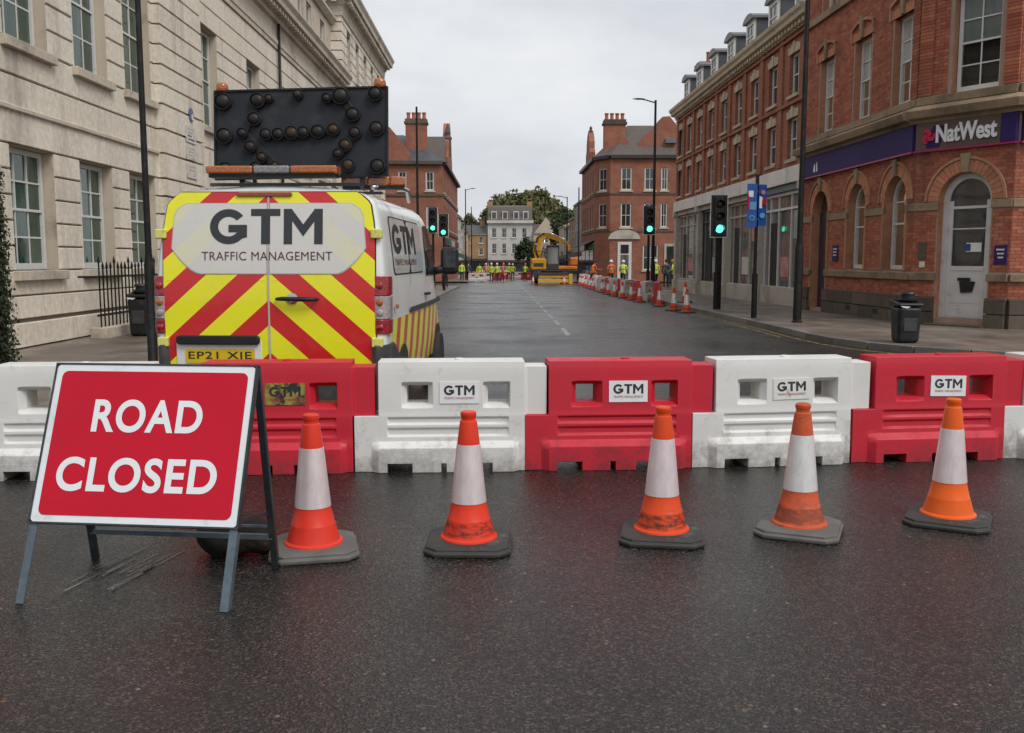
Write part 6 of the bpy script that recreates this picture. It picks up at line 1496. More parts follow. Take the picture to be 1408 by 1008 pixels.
m = MB(); m.fbox(K, 0, K.L, g + 2.3, g + 2.8, 0, .3); m.build('shop_fascia', MT['awning_maroon'], WT); m = MB(); m.fbox(K, .2, K.L - .2, g, g + 2.3, 0, .06); m.build('shop_window', MT['pane_dark'], WT)
row_house((-14, 199.5), (-2.95, 199.5), 8.2, 'render_ochre', 'ochre brick house left of the white terrace at the end of the street', 'shop_dark', out=(0, -1))
GH = row_house((6.6, 198), (11.8, 198), 8.3, 'render_cream', 'narrow cream house with front gable next to the white terrace', 'shop_dark', out=(0, -1), roof='roof_tile')
m = MB(); m.prism([(6.7, 6.9), (11.7, 6.9), (9.2, 10.2)], lambda x, z_: (x, 197.9, z_), lambda x, z_: (x, 199.5, z_)); m.build('front_gable', MT['render_cream'], GH)
row_house((12, 199.5), (27, 199.5), 8.4, 'render_grey', 'grey house right of the white terrace at the end of the street', 'shop_dark', out=(0, -1))
# houses up the side streets, seen only past the corners
row_house((8.0 + 12, 54.5), (8.0 + 30, 54.5), 9, 'render_ochre', 'brick house along the right hand side street', None, out=(0, 1))

# ================================================================== trees
def leaf_mat(name, a, b2):
    m, n, l, b = node_mat(name); g_ = n.new('ShaderNodeNewGeometry')
    col = mix(n, l, g_.outputs['Random Per Island'], a, b2); l.new(mix(n, l, ramp(n, l, tex_noise(n, l, .35, 3.0, vec=g_.outputs['Position']), [(.35, 0.0), (.65, 1.0)]), col, tuple(x * .62 for x in a)), b.inputs['Base Color'])
    b.inputs['Roughness'].default_value = .7; return m
MT['leaf_olive'] = leaf_mat('olive_leaves', (0.13, 0.135, 0.045), (0.19, 0.165, 0.07)); MT['leaf_dark'] = leaf_mat('dark_leaves', (0.035, 0.06, 0.020), (0.06, 0.085, 0.03)); MT['bark'] = surf('grey_bark', (.10, .085, .07), (.06, .05, .042), rough=.9, scale=3, bumps=.5, bscale=8)
def tree(x, y, h, rad, crown0, label, mat='leaf_olive', n=5200, seed=1, leaf=.42, group='trees at the end of the street', zb=None):
    rnd = random.Random(seed); z0 = gz(y) if zb is None else zb; t = root('broadleaf_tree', (x, y, z0), label, 'tree', group)
    m = MB(); m.path([(x, y, z0 - .3), (x + .1, y, z0 + crown0 * .6), (x, y, z0 + crown0 * 1.1), (x + .2, y, z0 + h * .75)], [h * .028, h * .022, h * .018, h * .006], 8)
    for k in range(9):
        a = rnd.uniform(0, 6.28); zz = z0 + crown0 * rnd.uniform(.8, 1.3); r = rad * rnd.uniform(.5, .8); m.path([(x, y, zz), (x + r * .5 * math.cos(a), y + r * .5 * math.sin(a), zz + (h - crown0) * .25), (x + r * math.cos(a), y + r * math.sin(a), zz + (h - crown0) * .45)], [h * .010, h * .006, h * .002], 5)
    m.build('trunk', MT['bark'], t, smooth=True)
    cl = []
    for k in range(46):
        a, b2 = rnd.uniform(0, 6.28), math.acos(rnd.uniform(-.55, 1)); rr = rad * rnd.uniform(.45, .92); cl.append((x + rr * math.sin(b2) * math.cos(a), y + rr * math.sin(b2) * math.sin(a), z0 + (crown0 + h) / 2 + (h - crown0) / 2 * rnd.uniform(.6, .95) * math.cos(b2), rad * rnd.uniform(.16, .30)))
    m = MB()
    for k in range(n):
        c = rnd.choice(cl); d = Vector((rnd.gauss(0, 1), rnd.gauss(0, 1), rnd.gauss(0, 1))).normalized() * c[3] * rnd.uniform(.5, 1.12); p = Vector(c[:3]) + d
        q = Euler((rnd.uniform(0, 6.3), rnd.uniform(0, 6.3), rnd.uniform(0, 6.3))).to_matrix(); s = leaf * rnd.uniform(.6, 1.3)
        m.add([p + q @ Vector((-s, -s * .5, 0)), p + q @ Vector((s * .2, -s * .6, .1 * s)), p + q @ Vector((s, 0, 0)), p + q @ Vector((-.1 * s, s * .6, .1 * s))], [(0, 1, 2, 3)])
    m.build('crown', MT[mat], t, normals=False)
tree(6.2, 232, 19.5, 9.6, 7.0, 'tall broad crowned tree rising behind the white terrace', 'leaf_olive', 11000, 3, leaf=.5)
for i_, (x_, y_, h_, r_, lb_) in enumerate(((-9, 240, 14.5, 5.5, 'olive tree above the ochre house at the end of the street'), (20, 240, 15.5, 6.5, 'broad olive tree above the grey house at the end of the street'), (28, 250, 17, 7.5, 'farthest olive tree on the right above the end houses'))): tree(x_, y_, h_, r_, 5, lb_, 'leaf_olive', 4500, 30 + i_, leaf=.5)
tree(-1.5, 236, 16.0, 5.5, 6.0, 'smaller tree left of the tall broad tree behind the white terrace', 'leaf_olive', 3500, 4, leaf=.45)
tree(13.5, 194, 9.0, 3.6, 2.0, 'dark leafy tree in front of the houses right of the white terrace', 'leaf_dark', 3500, 12, leaf=.32)
tree(14.5, 222, 14.5, 5.5, 4.0, 'dark green tree right of the tall broad tree behind the white terrace', 'leaf_dark', 4000, 5, leaf=.45)
tree(10.4, 156.5, 9.8, 3.2, 2.2, 'dark green tree beside the right hand houses far down the street', 'leaf_dark', 4500, 6, leaf=.30)
tree(5.4, 192, 7.0, 2.6, 1.4, 'rounded dark green tree standing in front of the white terrace', 'leaf_dark', 3000, 8, leaf=.30)
tree(-13.5, 136, 13.0, 4.2, 6, 'tree showing over the low white houses on the left', 'leaf_dark', 3500, 9, leaf=.34)

# ================================================================== lamp posts, signals, signs
def post(name, x, y, h, label, r0=.085, r1=.05, base=1.3, arm=None, lean=0.0, cat='lamp post', group=None, ground=.12):
    z = gz(y) + ground; rt = root(name, (x, y, z), label, cat, group)
    m = MB(); m.lathe([(r0 * 1.25, -.05), (r0 * 1.25, .03), (r0, .05), (r0, base), (r0 * .92, base + .03), (r1 * 1.3, base + .10), (r1 * 1.25, base + .14)], 16, (x, y, z)); m.build('base', MT['black_iron'], rt, smooth=True, auto=40)
    m = MB(); m.path([(x, y, z + base + .1), (x, y, z + h)], [r1 * 1.12, r1 * .8], 14); m.build('column', MT['black_iron'], rt, smooth=True, auto=40)
    if arm:
        dx, dy = arm; L = math.hypot(dx, dy)
        m = MB(); m.path([(x, y, z + h - .12), (x + dx * .5, y + dy * .5, z + h + .02), (x + dx * .6, y + dy * .6, z + h + .03)], [.03, .028, .025], 8); m.build('arm', MT['black_iron'], rt, smooth=True)
        m = MB(); m.path([(x + dx * .5, y + dy * .5, z + h + .04), (x + dx * .62, y + dy * .62, z + h + .05), (x + dx * .85, y + dy * .85, z + h + .06), (x + dx * 1.06, y + dy * 1.06, z + h + .055)], [.03, .085, .09, .03], 10); m.v = [(a, b_, z + h + .055 + (c - z - h - .055) * .45) for a, b_, c in m.v]; m.build('lantern', MT['dark_steel'], rt, smooth=True)
    return rt
post('lamp_post', -4.47, 12.1, 8.5, 'tall black post standing on the pavement left of the van', .062, .036, 1.42, group='street posts')
post('lamp_post', 7.02, 22.4, 9.5, 'tall black post on the pavement in front of the corner bank', .10, .06, 1.75, group='street posts')
post('lamp_post', 7.10, 44.6, 8.95, 'black street lamp with one arm over the road beside the brick terrace', .11, .065, 1.4, arm=(-1.0, 0), group='street lamps')
post('lamp_post', -4.0, 45.6, 8.8, 'thin black post rising behind the van in front of the left corner house', .10, .06, 1.4, group='street posts')
post('lamp_post', 6.45, 80, 7.9, 'thin black post in front of the right corner house', .09, .06, 1.2, group='street posts')
post('lamp_post', 6.5, 95, 8.2, 'street lamp with short arm beyond the right corner house', .09, .06, 1.2, arm=(-1.0, 0), group='street lamps')
post('lamp_post', -3.7, 98, 9.2, 'street lamp with short arm beyond the left corner house', .09, .06, 1.2, arm=(1.0, 0), group='street lamps')
post('lamp_post', -3.7, 117, 8.6, 'farther thin post beyond the left corner house', .09, .06, 1.2, group='street posts')

MT['signal_black'] = surf('signal_black', (.012, .013, .014), (.02, .021, .022), rough=.45)
MT['signal_green'] = emit('lit_green_lens', (.10, 1.0, .55), 2.2); MT['lens_off'] = surf('unlit_lens', (.03, .012, .01), rough=.3)
def signal(x, y, zb, hh, ww, label, twin=False, face=-1):
    z = gz(y) + .12; rt = root('traffic_light', (x, y, z), label, 'traffic light', 'traffic lights')
    m = MB(); m.path([(x, y, z - .05), (x, y, zb + hh * .9)], .055, 12); m.build('pole', MT['black_iron'], rt, smooth=True, auto=40)
    m = MB(); m.path([(x, y, z - .03), (x, y, z + 1.15)], .085, 12); m.build('pole_base', MT['black_iron'], rt, smooth=True, auto=40)
    if twin: m = MB(); m.path([(x + .13, y + .1, z - .05), (x + .13, y + .1, zb + .2)], .05, 12); m.build('pole', MT['black_iron'], rt, smooth=True, auto=40)
    yf = y - .16
    m = MB(); m.box(x - ww / 2, x + ww / 2, yf, yf + .02, zb, zb + hh); bb = m.build('backing_board', MT['signal_black'], rt, bevel=.03, seg=2)
    m = MB()
    for a, b_, c, d in ((-ww / 2 - .012, -ww / 2 + .012, zb - .012, zb + hh), (ww / 2 - .012, ww / 2 + .012, zb - .012, zb + hh), (-ww / 2, ww / 2, zb - .012, zb + .014)): m.box(x + a, x + b_, yf - .006, yf - .001, c, d)
    m.build('white_border', MT['label_white'], bb)
    m = MB(); m.box(x - ww * .29, x + ww * .29, yf - .10, yf, zb + .04, zb + hh - .05); m.build('signal_head', MT['signal_black'], rt, bevel=.03, seg=2)
    r = min(ww * .23, hh * .12)
    for k, mt in enumerate(('signal_green', 'lens_off', 'lens_off')):
        zc = zb + hh * (.2 + .29 * k); M_ = Matrix.Rotation(R(90), 3, 'X')
        ln = MB(); ln.lathe([(r, .0), (r * .9, .02), (r * .5, .035), (.001, .04)], 20, (x, yf - .10, zc), M_); ln.build('lens', MT[mt], rt, smooth=True)
        vm = MB(); N = 12
        for j in range(N):
            a0, a1 = R(-15 + 210 * j / N), R(-15 + 210 * (j + 1) / N)
            for rr in (1.08,): vm.add([(x + r * rr * math.cos(a0), yf - .10, zc + r * rr * math.sin(a0)), (x + r * rr * math.cos(a1), yf - .10, zc + r * rr * math.sin(a1)), (x + r * rr * math.cos(a1), yf - .28, zc + r * rr * math.sin(a1) * .96), (x + r * rr * math.cos(a0), yf - .28, zc + r * rr * math.sin(a0) * .96)], [(0, 1, 2, 3)])
        vm.build('visor', MT['signal_black'], rt, normals=False)
    return rt
signal(6.66, 29.4, 2.28, 1.28, .52, 'near traffic light with white edged board on the right pavement, green lit', True)
signal(6.72, 43.6, 2.72, 1.30, .56, 'traffic light beside the street lamp on the right pavement, green lit')
signal(-3.30, 46.0, 2.85, 1.22, .46, 'left one of two green traffic lights behind the van')
signal(-3.25, 53.5, 2.85, 1.25, .55, 'right one of two green traffic lights behind the van')

# blue and red signs on a short pole
z = .10; sp = root('sign_post', (6.52, 24.4, z), 'short black pole with blue, red and white sign plates in front of the terrace', 'sign post')
m = MB(); m.path([(6.52, 24.4, z), (6.52, 24.4, 3.75)], .045, 12); m.build('pole', MT['black_iron'], sp, smooth=True, auto=40)
m = MB(); m.path([(6.52, 24.4, z - .03), (6.52, 24.4, 1.25)], .075, 12); m.build('pole_base', MT['black_iron'], sp, smooth=True, auto=40)
MT['sign_blue'] = surf('sign_blue', (.012, .07, .30), (.015, .09, .36), rough=.3, scale=4); MT['sign_cyan'] = surf('sign_light_blue', (.10, .32, .55), rough=.3)
def sign_plate(x0, x1, z0, z1, mat, y, name='sign_plate', sk=0.0):
    m = MB(); m.hexa([(x0, y, z0), (x1, y + sk, z0), (x1, y + sk + .015, z0), (x0, y + .015, z0), (x0, y, z1), (x1, y + sk, z1), (x1, y + sk + .015, z1), (x0, y + .015, z1)]); return m.build(name, MT[mat], sp, bevel=.006, seg=1)
P1 = sign_plate(6.24, 6.50, 2.42, 3.52, 'sign_blue', 24.30); P2 = sign_plate(6.53, 6.76, 2.46, 3.50, 'sign_blue', 24.28, sk=.10)
for x0, x1, z0, z1, mt in ((6.27, 6.40, 3.18, 3.34, 'label_white'), (6.30, 6.48, 2.86, 3.06, 'sign_cyan'), (6.245, 6.29, 2.85, 3.25, 'sign_red')): sign_plate(x0, x1, z0, z1, mt, 24.285, 'sign_symbol')
for x0, x1, z0, z1, mt in ((6.55, 6.64, 2.9, 3.2, 'label_white'), (6.64, 6.74, 2.98, 3.14, 'sign_red')): sign_plate(x0, x1, z0, z1, mt, 24.275, 'sign_symbol', sk=.04)
for x_, z_, r_, mt, y_ in ((6.37, 2.66, .075, 'sign_cyan', 24.279), (6.37, 2.66, .045, 'sign_blue', 24.276), (6.64, 3.30, .07, 'sign_red', 24.272), (6.64, 3.30, .045, 'sign_cyan', 24.269), (6.63, 2.72, .07, 'sign_cyan', 24.272)):
    m = MB(); m.lathe([(r_, 0), (r_, .004)], 20, (x_, y_, z_), Matrix.Rotation(R(90), 3, 'X')); m.build('sign_symbol', MT[mt], sp)
for zz in (2.6, 3.3): m = MB(); m.box(6.42, 6.62, 24.315, 24.36, zz, zz + .05); m.build('bracket', MT['galv'], sp)

# litter bins
def litter_bin(x, y, label, s=1.0, h=.86):
    z = .12; rt = root('litter_bin', (x, y, z), label, 'litter bin', 'black litter bins')
    m = MB(); a, b_ = .19 * s, .215 * s
    m.hexa([(x - a, y - a, z), (x + a, y - a, z), (x + a, y + a, z), (x - a, y + a, z), (x - b_, y - b_, z + h * .76), (x + b_, y - b_, z + h * .76), (x + b_, y + b_, z + h * .76), (x - b_, y + b_, z + h * .76)]); m.build('body', MT['bin_black'], rt, bevel=.075, seg=4)
    m = MB(); c = .228 * s; m.hexa([(x - c, y - c, z + h * .765), (x + c, y - c, z + h * .765), (x + c, y + c, z + h * .765), (x - c, y + c, z + h * .765), (x - c, y - c, z + h * .83), (x + c, y - c, z + h * .83), (x + c, y + c, z + h * .9), (x - c, y + c, z + h * .9)]); m.build('rim', MT['bin_black'], rt, bevel=.03, seg=3)
    m = MB(); m.lathe([(.17 * s, 0), (.18 * s, .03), (.12 * s, .06), (.115 * s, .12), (.15 * s, .13), (.13 * s, .16), (.05, .175)], 18, (x + .02, y, z + h * .87)); m.build('lid', MT['bin_black'], rt, smooth=True, auto=40)
    m = MB(); m.box(x - .12 * s, x + .12 * s, y - .214 * s, y - .196 * s, z + h * .25, z + h * .52); m.build('emblem_panel', MT['bin_panel'], rt, bevel=.01, seg=1)
    m = MB(); m.add([(x - .2, y - .235 * s, z + h * .78), (x - .02, y - .236 * s, z + h * .765), (x - .08, y - .236 * s, z + h * .73), (x - .17, y - .236 * s, z + h * .75)], [(0, 1, 2, 3)]); m.build('bag_edge', MT['label_white'], rt, normals=False)
    return rt
MT['bin_black'] = surf('bin_black', (.011, .0115, .012), (.02, .02, .021), rough=.42, spec=.35, scale=5, dirt=(.08, .075, .07), dirt_scale=5, dirt_lo=.58, dirt_hi=.75); MT['bin_panel'] = surf('bin_panel_grey', (.03, .03, .03), (.055, .055, .055), rough=.5, scale=12)
litter_bin(7.28, 16.95, 'black litter bin on the pavement in front of the corner bank')
litter_bin(-7.05, 18.6, 'black litter bin beside the iron railings on the left', 1.0, .98)

# iron railings on a stone kerb by the stone building
rl = root('iron_railing', (-7.7, 19, .12), 'black spiked iron railing on a low stone kerb beside the stone building', 'railing')
m = MB(); m.box(-7.82, -7.50, 18.0, 21.2, .0, .32); m.build('stone_kerb', MT['stone_trim'], rl, bevel=.02, seg=1)
for k in range(17):
    y_ = 18.15 + k * .18; hh = 1.58 if k % 4 else 1.68
    m = MB(); m.path([(-7.66, y_, .3), (-7.66, y_, hh - .14), (-7.66, y_, hh - .13), (-7.66, y_, hh - .09), (-7.66, y_, hh)], [.016, .016, .026, .026, .002], 6); m.build('spike_bar', MT['black_iron'], rl, smooth=True, auto=50)
for zz in (.55, 1.28): m = MB(); m.bar((-7.66, 18.0, zz), (-7.66, 21.2, zz), .016, .045); m.build('rail', MT['black_iron'], rl)
for k in range(6):
    x = -7.66 - k * .0; 
m = MB(); m.bar((-7.66, 18.05, 1.28), (-8.02, 18.05, 1.28), .016, .04); m.build('rail', MT['black_iron'], rl)

# ivy covered gate pier at the left edge
gp_ = root('ivy_pier', (-6.3, 11.4, .1), 'stone gate pier overgrown with dark green ivy and moss at the left edge', 'gate pier')
m = MB(); m.box(-7.10, -6.23, 11.0, 11.9, 2.2, 2.62); m.box(-7.17, -6.18, 10.93, 11.97, 2.62, 2.78); m.build('pier', MT['stone_trim'], gp_, bevel=.02, seg=1)
rnd = random.Random(5); m = MB(); m.box(-7.12, -6.21, 10.98, 11.92, .1, 2.2)
MT['moss'] = surf('dark_moss', (.018, .026, .008), (.035, .045, .012), rough=.95, scale=7, bumps=.8, bscale=30); m.build('mossy_core', MT['moss'], gp_); m = MB()
MT['ivy'] = leaf_mat('ivy_leaves', (0.020, 0.034, 0.008), (0.065, 0.078, 0.018))
for k in range(24000):
    side = rnd.random(); zz = rnd.uniform(.1, 2.70); bulge = .06 + .10 * noise.noise(Vector((zz * 1.7, side * 4, 0))) + .10 * (1 - zz / 2.7)
    if side < .45: p = Vector((rnd.uniform(-7.15, -6.18), 10.98 - bulge * rnd.random() - .02, zz)); nrm = Vector((0, -1, .2))
    elif side < .9: p = Vector((-6.22 + (bulge + .02) * rnd.random(), rnd.uniform(10.95, 11.9), zz)); nrm = Vector((1, 0, .2))
    else: p = Vector((rnd.uniform(-7.15, -6.20), rnd.uniform(10.95, 11.9), 2.72 + .1 * rnd.random())); nrm = Vector((0, 0, 1))
    if zz > 2.25 and rnd.random() < (zz - 2.25) * 1.4 and side < .9 and p.x > -6.35: continue
    q = (nrm + Vector((rnd.gauss(0, .5), rnd.gauss(0, .5), rnd.gauss(0, .5)))).to_track_quat('Z', 'Y').to_matrix(); s = rnd.uniform(.012, .026)
    m.add([p + q @ Vector((0, -s, 0)), p + q @ Vector((s, -.1 * s, -.2 * s)), p + q @ Vector((0, s * 1.2, -.3 * s)), p + q @ Vector((-s, -.1 * s, -.2 * s))], [(0, 1, 2, 3)])
iv = m.build('ivy', MT['ivy'], gp_, normals=False); iv['kind'] = 'stuff'

# ================================================================== the works: small barriers, cones, workers, excavator
MT['far_red'] = surf('far_barrier_red', (.56, .035, .045), (.46, .03, .04), rough=.45, scale=3, dirt=(.25, .06, .05), dirt_scale=3); MT['far_white'] = surf('far_barrier_white', (.66, .63, .60), (.55, .50, .48), rough=.45, scale=3, dirt=(.35, .28, .25), dirt_scale=3); MT['far_orange'] = surf('far_orange', (.72, .10, .02), (.6, .08, .02), rough=.45)
_pb = None
def works_barrier(x, y, ang, mat, label, group):
    global _pb
    if _pb is None:
        xs = sorted({0, .1, .2, .35, .75, .9, 1.2, 1.35, 1.75, 1.9, 2.0}); zs = sorted({0, .07, .30, .34, .52, .70, .80, .84})
        _pb = grid_slab(xs, zs, lambda a, b_: not (b_ < .07 and (.2 < a < .75 or 1.35 < a < 1.9)) and not (.52 < b_ < .70 and (.35 < a < .75 or 1.2 < a < 1.75)), lambda a, b_: -(.2 if b_ < .32 else .13 - .03 * (b_ - .3)), lambda a, b_: (.2 if b_ < .32 else .13 - .03 * (b_ - .3)))
    r = empty('works_barrier', (x, y, gz(y)), R(ang), label, 'barrier', group); m = MB(); m.v = [((a - 1.0) * .8, b_, c) for a, b_, c in _pb.v]; m.f = _pb.f; m.mi = _pb.mi
    m.build('body', MT[mat], r, bevel=.012, seg=1); m = MB(); m.box(-.12, .12, -.155, -.14, .40, .50); m.build('reflector', MT['far_orange' if mat == 'far_white' else 'label_white'], r)
cols = ['far_red', 'far_white']
names = {'far_red': 'red', 'far_white': 'white'}
rowp = [(6.05, 37.0), (6.02, 39.4), (5.98, 41.8), (5.95, 44.4), (5.9, 47.2), (5.9, 50.0), (5.95, 53.0), (6.05, 56.0), (6.2, 59.5), (6.35, 63.0), (6.5, 66.5), (6.6, 70.0), (6.65, 74.0), (6.7, 78.0)]
for i, (x, y_) in enumerate(rowp):
    c = cols[i % 2]; where = ('nearest the camera in', 'second in', 'third in', 'fourth in', 'fifth in', 'sixth in', 'seventh in', 'eighth in', 'ninth in', 'tenth in', 'eleventh in', 'twelfth in', 'thirteenth in', 'farthest in')[i]
    works_barrier(x, y_, (82, 70, 88, 62)[i % 4], c, f'{names[c]} works barrier {where} the row along the right kerb', 'works barriers along the right kerb')
for i, (x, y_, c, lab) in enumerate(((-2.6, 92, 'far_red', 'red works barrier by the left kerb far down the road'), (-1.7, 95, 'far_white', 'white works barrier by the left kerb far down the road'), (-2.3, 88.5, 'far_white', 'white works barrier nearest the left kerb behind the van mirror'), (0.0, 108, 'far_red', 'red works barrier crossing the far road left of the middle'), (1.7, 109, 'far_white', 'white works barrier crossing the far road in the middle'), (2.9, 104, 'far_red', 'red works barrier just left of the excavator'), (-1.0, 101, 'far_red', 'red works barrier behind the workers on the far road'), (0.6, 118, 'far_white', 'white works barrier farthest off in the middle of the road'))):
    works_barrier(x, y_, 5 if i % 2 else -8, c, lab, 'works barriers across the far road')
fcones = [(5.79, 29.6, 'bright orange far cone nearest the camera at the right kerb'), (5.66, 31.1, 'second nearest far cone at the right kerb'), (5.74, 34.4, 'third far cone at the right kerb, taller looking and alone'), (6.75, 34.8, 'far cone standing up on the right pavement behind the kerb'), (5.62, 38.6, 'fourth far cone at the right kerb before the works barriers'), (5.55, 43.5, 'fifth far cone at the right kerb before the works barriers'), (5.5, 49.0, 'sixth far cone at the right kerb before the works barriers'), (5.6, 55.5, 'seventh far cone at the right kerb before the works barriers'), (5.8, 62.5, 'eighth far cone at the right kerb before the works barriers'), (6.0, 70.5, 'farthest cone at the right kerb, near the excavator'), (5.6, 41.0, 'cone between the fourth and fifth far cones at the right kerb'), (5.5, 46.2, 'cone between the fifth and sixth far cones at the right kerb'), (5.5, 52.0, 'cone between the sixth and seventh far cones at the right kerb'), (5.7, 59.0, 'cone between the seventh and eighth far cones at the right kerb'), (5.9, 66.5, 'cone just before the farthest cone at the right kerb'), (5.0, 76.0, 'cone at the foot of the excavator blade'), (2.6, 79.0, 'cone on the road just left of the excavator'), (6.1, 73.0, 'cone behind the farthest cone of the right kerb row'), (6.2, 75.5, 'cone right of the excavator blade, nearer one'), (6.4, 77.5, 'cone right of the excavator blade, farther one')]
cp0 = None
for i, (x, y_, lab) in enumerate(fcones):
    if cp0 is None: cp0 = empty('traffic_cone', (x, y_, gz(y_)), R(15), lab, 'cone', 'far cones along the right kerb'); cone_parts(cp0, CONE['dirty_orange'], 'white', MT['rubber_base'])
    else:
        c = copy_tree(cp0); c.location = (x, y_, gz(y_) + (.12 if x > 6.3 else 0)); c.rotation_euler = (0, 0, R(37 * i)); c['label'] = lab

# workers: one continuous body each, clothes as children
SKINM = surf('skin', (.45, .27, .19), rough=.6); MT['navy'] = surf('navy_trousers', (.02, .024, .04), rough=.8); MT['hiviz_yellow'] = surf('hi_vis_yellow', (.66, .78, .04), (.58, .70, .04), rough=.6, scale=8); MT['hiviz_orange'] = surf('hi_vis_orange', (.80, .16, .015), (.70, .13, .015), rough=.6, scale=8); MT['grey_cloth'] = surf('grey_cloth', (.10, .11, .13), rough=.8); MT['hiviz_silver'] = surf('hi_vis_band', (.55, .56, .56), rough=.4); MT['hat_white'] = surf('hard_hat_white', (.75, .75, .73), rough=.3); MT['hat_orange'] = surf('hard_hat_orange', (.75, .20, .02), rough=.3); MT['boots'] = surf('boots', (.03, .022, .018), rough=.7)
def skin_mesh(name, pts, edges):
    me = bpy.data.meshes.new(name); me.from_pydata([p[0] for p in pts], edges, []); o = bpy.data.objects.new(name, me); COL.objects.link(o)
    md = o.modifiers.new('s', 'SKIN'); md.use_smooth_shade = True
    for i, p in enumerate(pts): me.skin_vertices[0].data[i].radius = p[1]; me.skin_vertices[0].data[i].use_root = (i == 0)
    sd = o.modifiers.new('d', 'SUBSURF'); sd.levels = 1; sd.render_levels = 1
    dg = bpy.context.evaluated_depsgraph_get(); r = bpy.data.meshes.new_from_object(o.evaluated_get(dg)); bpy.data.objects.remove(o); bpy.data.meshes.remove(me); return r
def pose(stride=.0, bend=0.0, arm=0.0):
    P = [((0, 0, .95), (.15, .11)), ((0, .01 - bend * .06, 1.15), (.14, .10)), ((0, -bend * .18, 1.36), (.17, .11)), ((0, -bend * .26, 1.47), (.075, .07)), ((0, -bend * .30 - .01, 1.53), (.06, .06)), ((0, -bend * .36 - .01, 1.62), (.085, .10)), ((0, -bend * .38, 1.72), (.07, .08)),
         ((.10, 0, .88), (.095, .10)), ((.11, -stride * .12 - .02, .48), (.068, .07)), ((.12, -stride * .10 + .02, .09), (.045, .05)), ((.13, -stride * .10 - .12, .05), (.04, .035)),
         ((-.10, 0, .88), (.095, .10)), ((-.11, stride * .14 - .02, .48), (.068, .07)), ((-.12, stride * .22 + .02, .09), (.045, .05)), ((-.13, stride * .22 - .12, .05), (.04, .035)),
         ((.21, -bend * .2, 1.38), (.065, .065)), ((.27, -bend * .22 - arm * .05 + .02, 1.12), (.05, .05)), ((.26, -bend * .3 - .10 - arm * .22, .92 + arm * .20), (.038, .038)), ((.25, -bend * .3 - .13 - arm * .30, .85 + arm * .25), (.035, .03)),
         ((-.21, -bend * .2, 1.38), (.065, .065)), ((-.27, -bend * .22 + .02, 1.12), (.05, .05)), ((-.26, -bend * .3 - .08 - arm * .1, .90), (.038, .038)), ((-.25, -bend * .3 - .10 - arm * .1, .81), (.035, .03))]
    E = [(0, 1), (1, 2), (2, 3), (3, 4), (4, 5), (5, 6), (0, 7), (7, 8), (8, 9), (9, 10), (0, 11), (11, 12), (12, 13), (13, 14), (2, 15), (15, 16), (16, 17), (17, 18), (2, 19), (19, 20), (20, 21), (21, 22)]
    return P, E
POSES = [pose(0, 0, 0), pose(.8, .3, .5), pose(.3, .9, 1.0), pose(-.6, .1, .2)]
BODY = [skin_mesh('body', *p) for p in POSES]
def worker(x, y, rz, k, jacket, hat, label, ground=0.0, trousers='navy'):
    rt = empty('person', (x, y, gz(y) + ground), R(rz), label, 'person', 'workers and people down the street')
    me = BODY[k].copy(); me.materials.clear()
    for mt in (SKINM, MT[trousers], MT[jacket], MT['boots']): me.materials.append(mt)
    for p in me.polygons:
        z_ = p.center.z; xx = abs(p.center.x); p.use_smooth = True
        p.material_index = 0 if z_ > 1.47 else (3 if z_ < .12 else (1 if (z_ < .86 and xx < .21) else (0 if (xx > .215 and z_ < .875) else 2)))
    b_ = bpy.data.objects.new('body', me); COL.objects.link(b_); b_.parent = rt
    hp = Vector(POSES[k][0][6][0])
    m = MB()
    if hat: m.lathe([(.135, -.075), (.115, -.06), (.112, -.01), (.085, .05), (.03, .075)], 14, (hp.x, hp.y, hp.z + .01)); m.build('hard_hat', MT[hat], rt, smooth=True, auto=50)
    else: m.lathe([(.098, -.09), (.104, -.03), (.09, .035), (.03, .068)], 12, (hp.x, hp.y + .012, hp.z + .01)); m.build('hair', MT['boots'], rt, smooth=True)
    if jacket.startswith('hiviz'):
        c = Vector(POSES[k][0][1][0]); m = MB(); m.lathe([(.185, -.03), (.190, 0), (.185, .03)], 14, (c.x, c.y, c.z + .02), Matrix.Diagonal((1, .78, 1)), cap=False); m.build('reflective_band', MT['hiviz_silver'], rt, smooth=True)
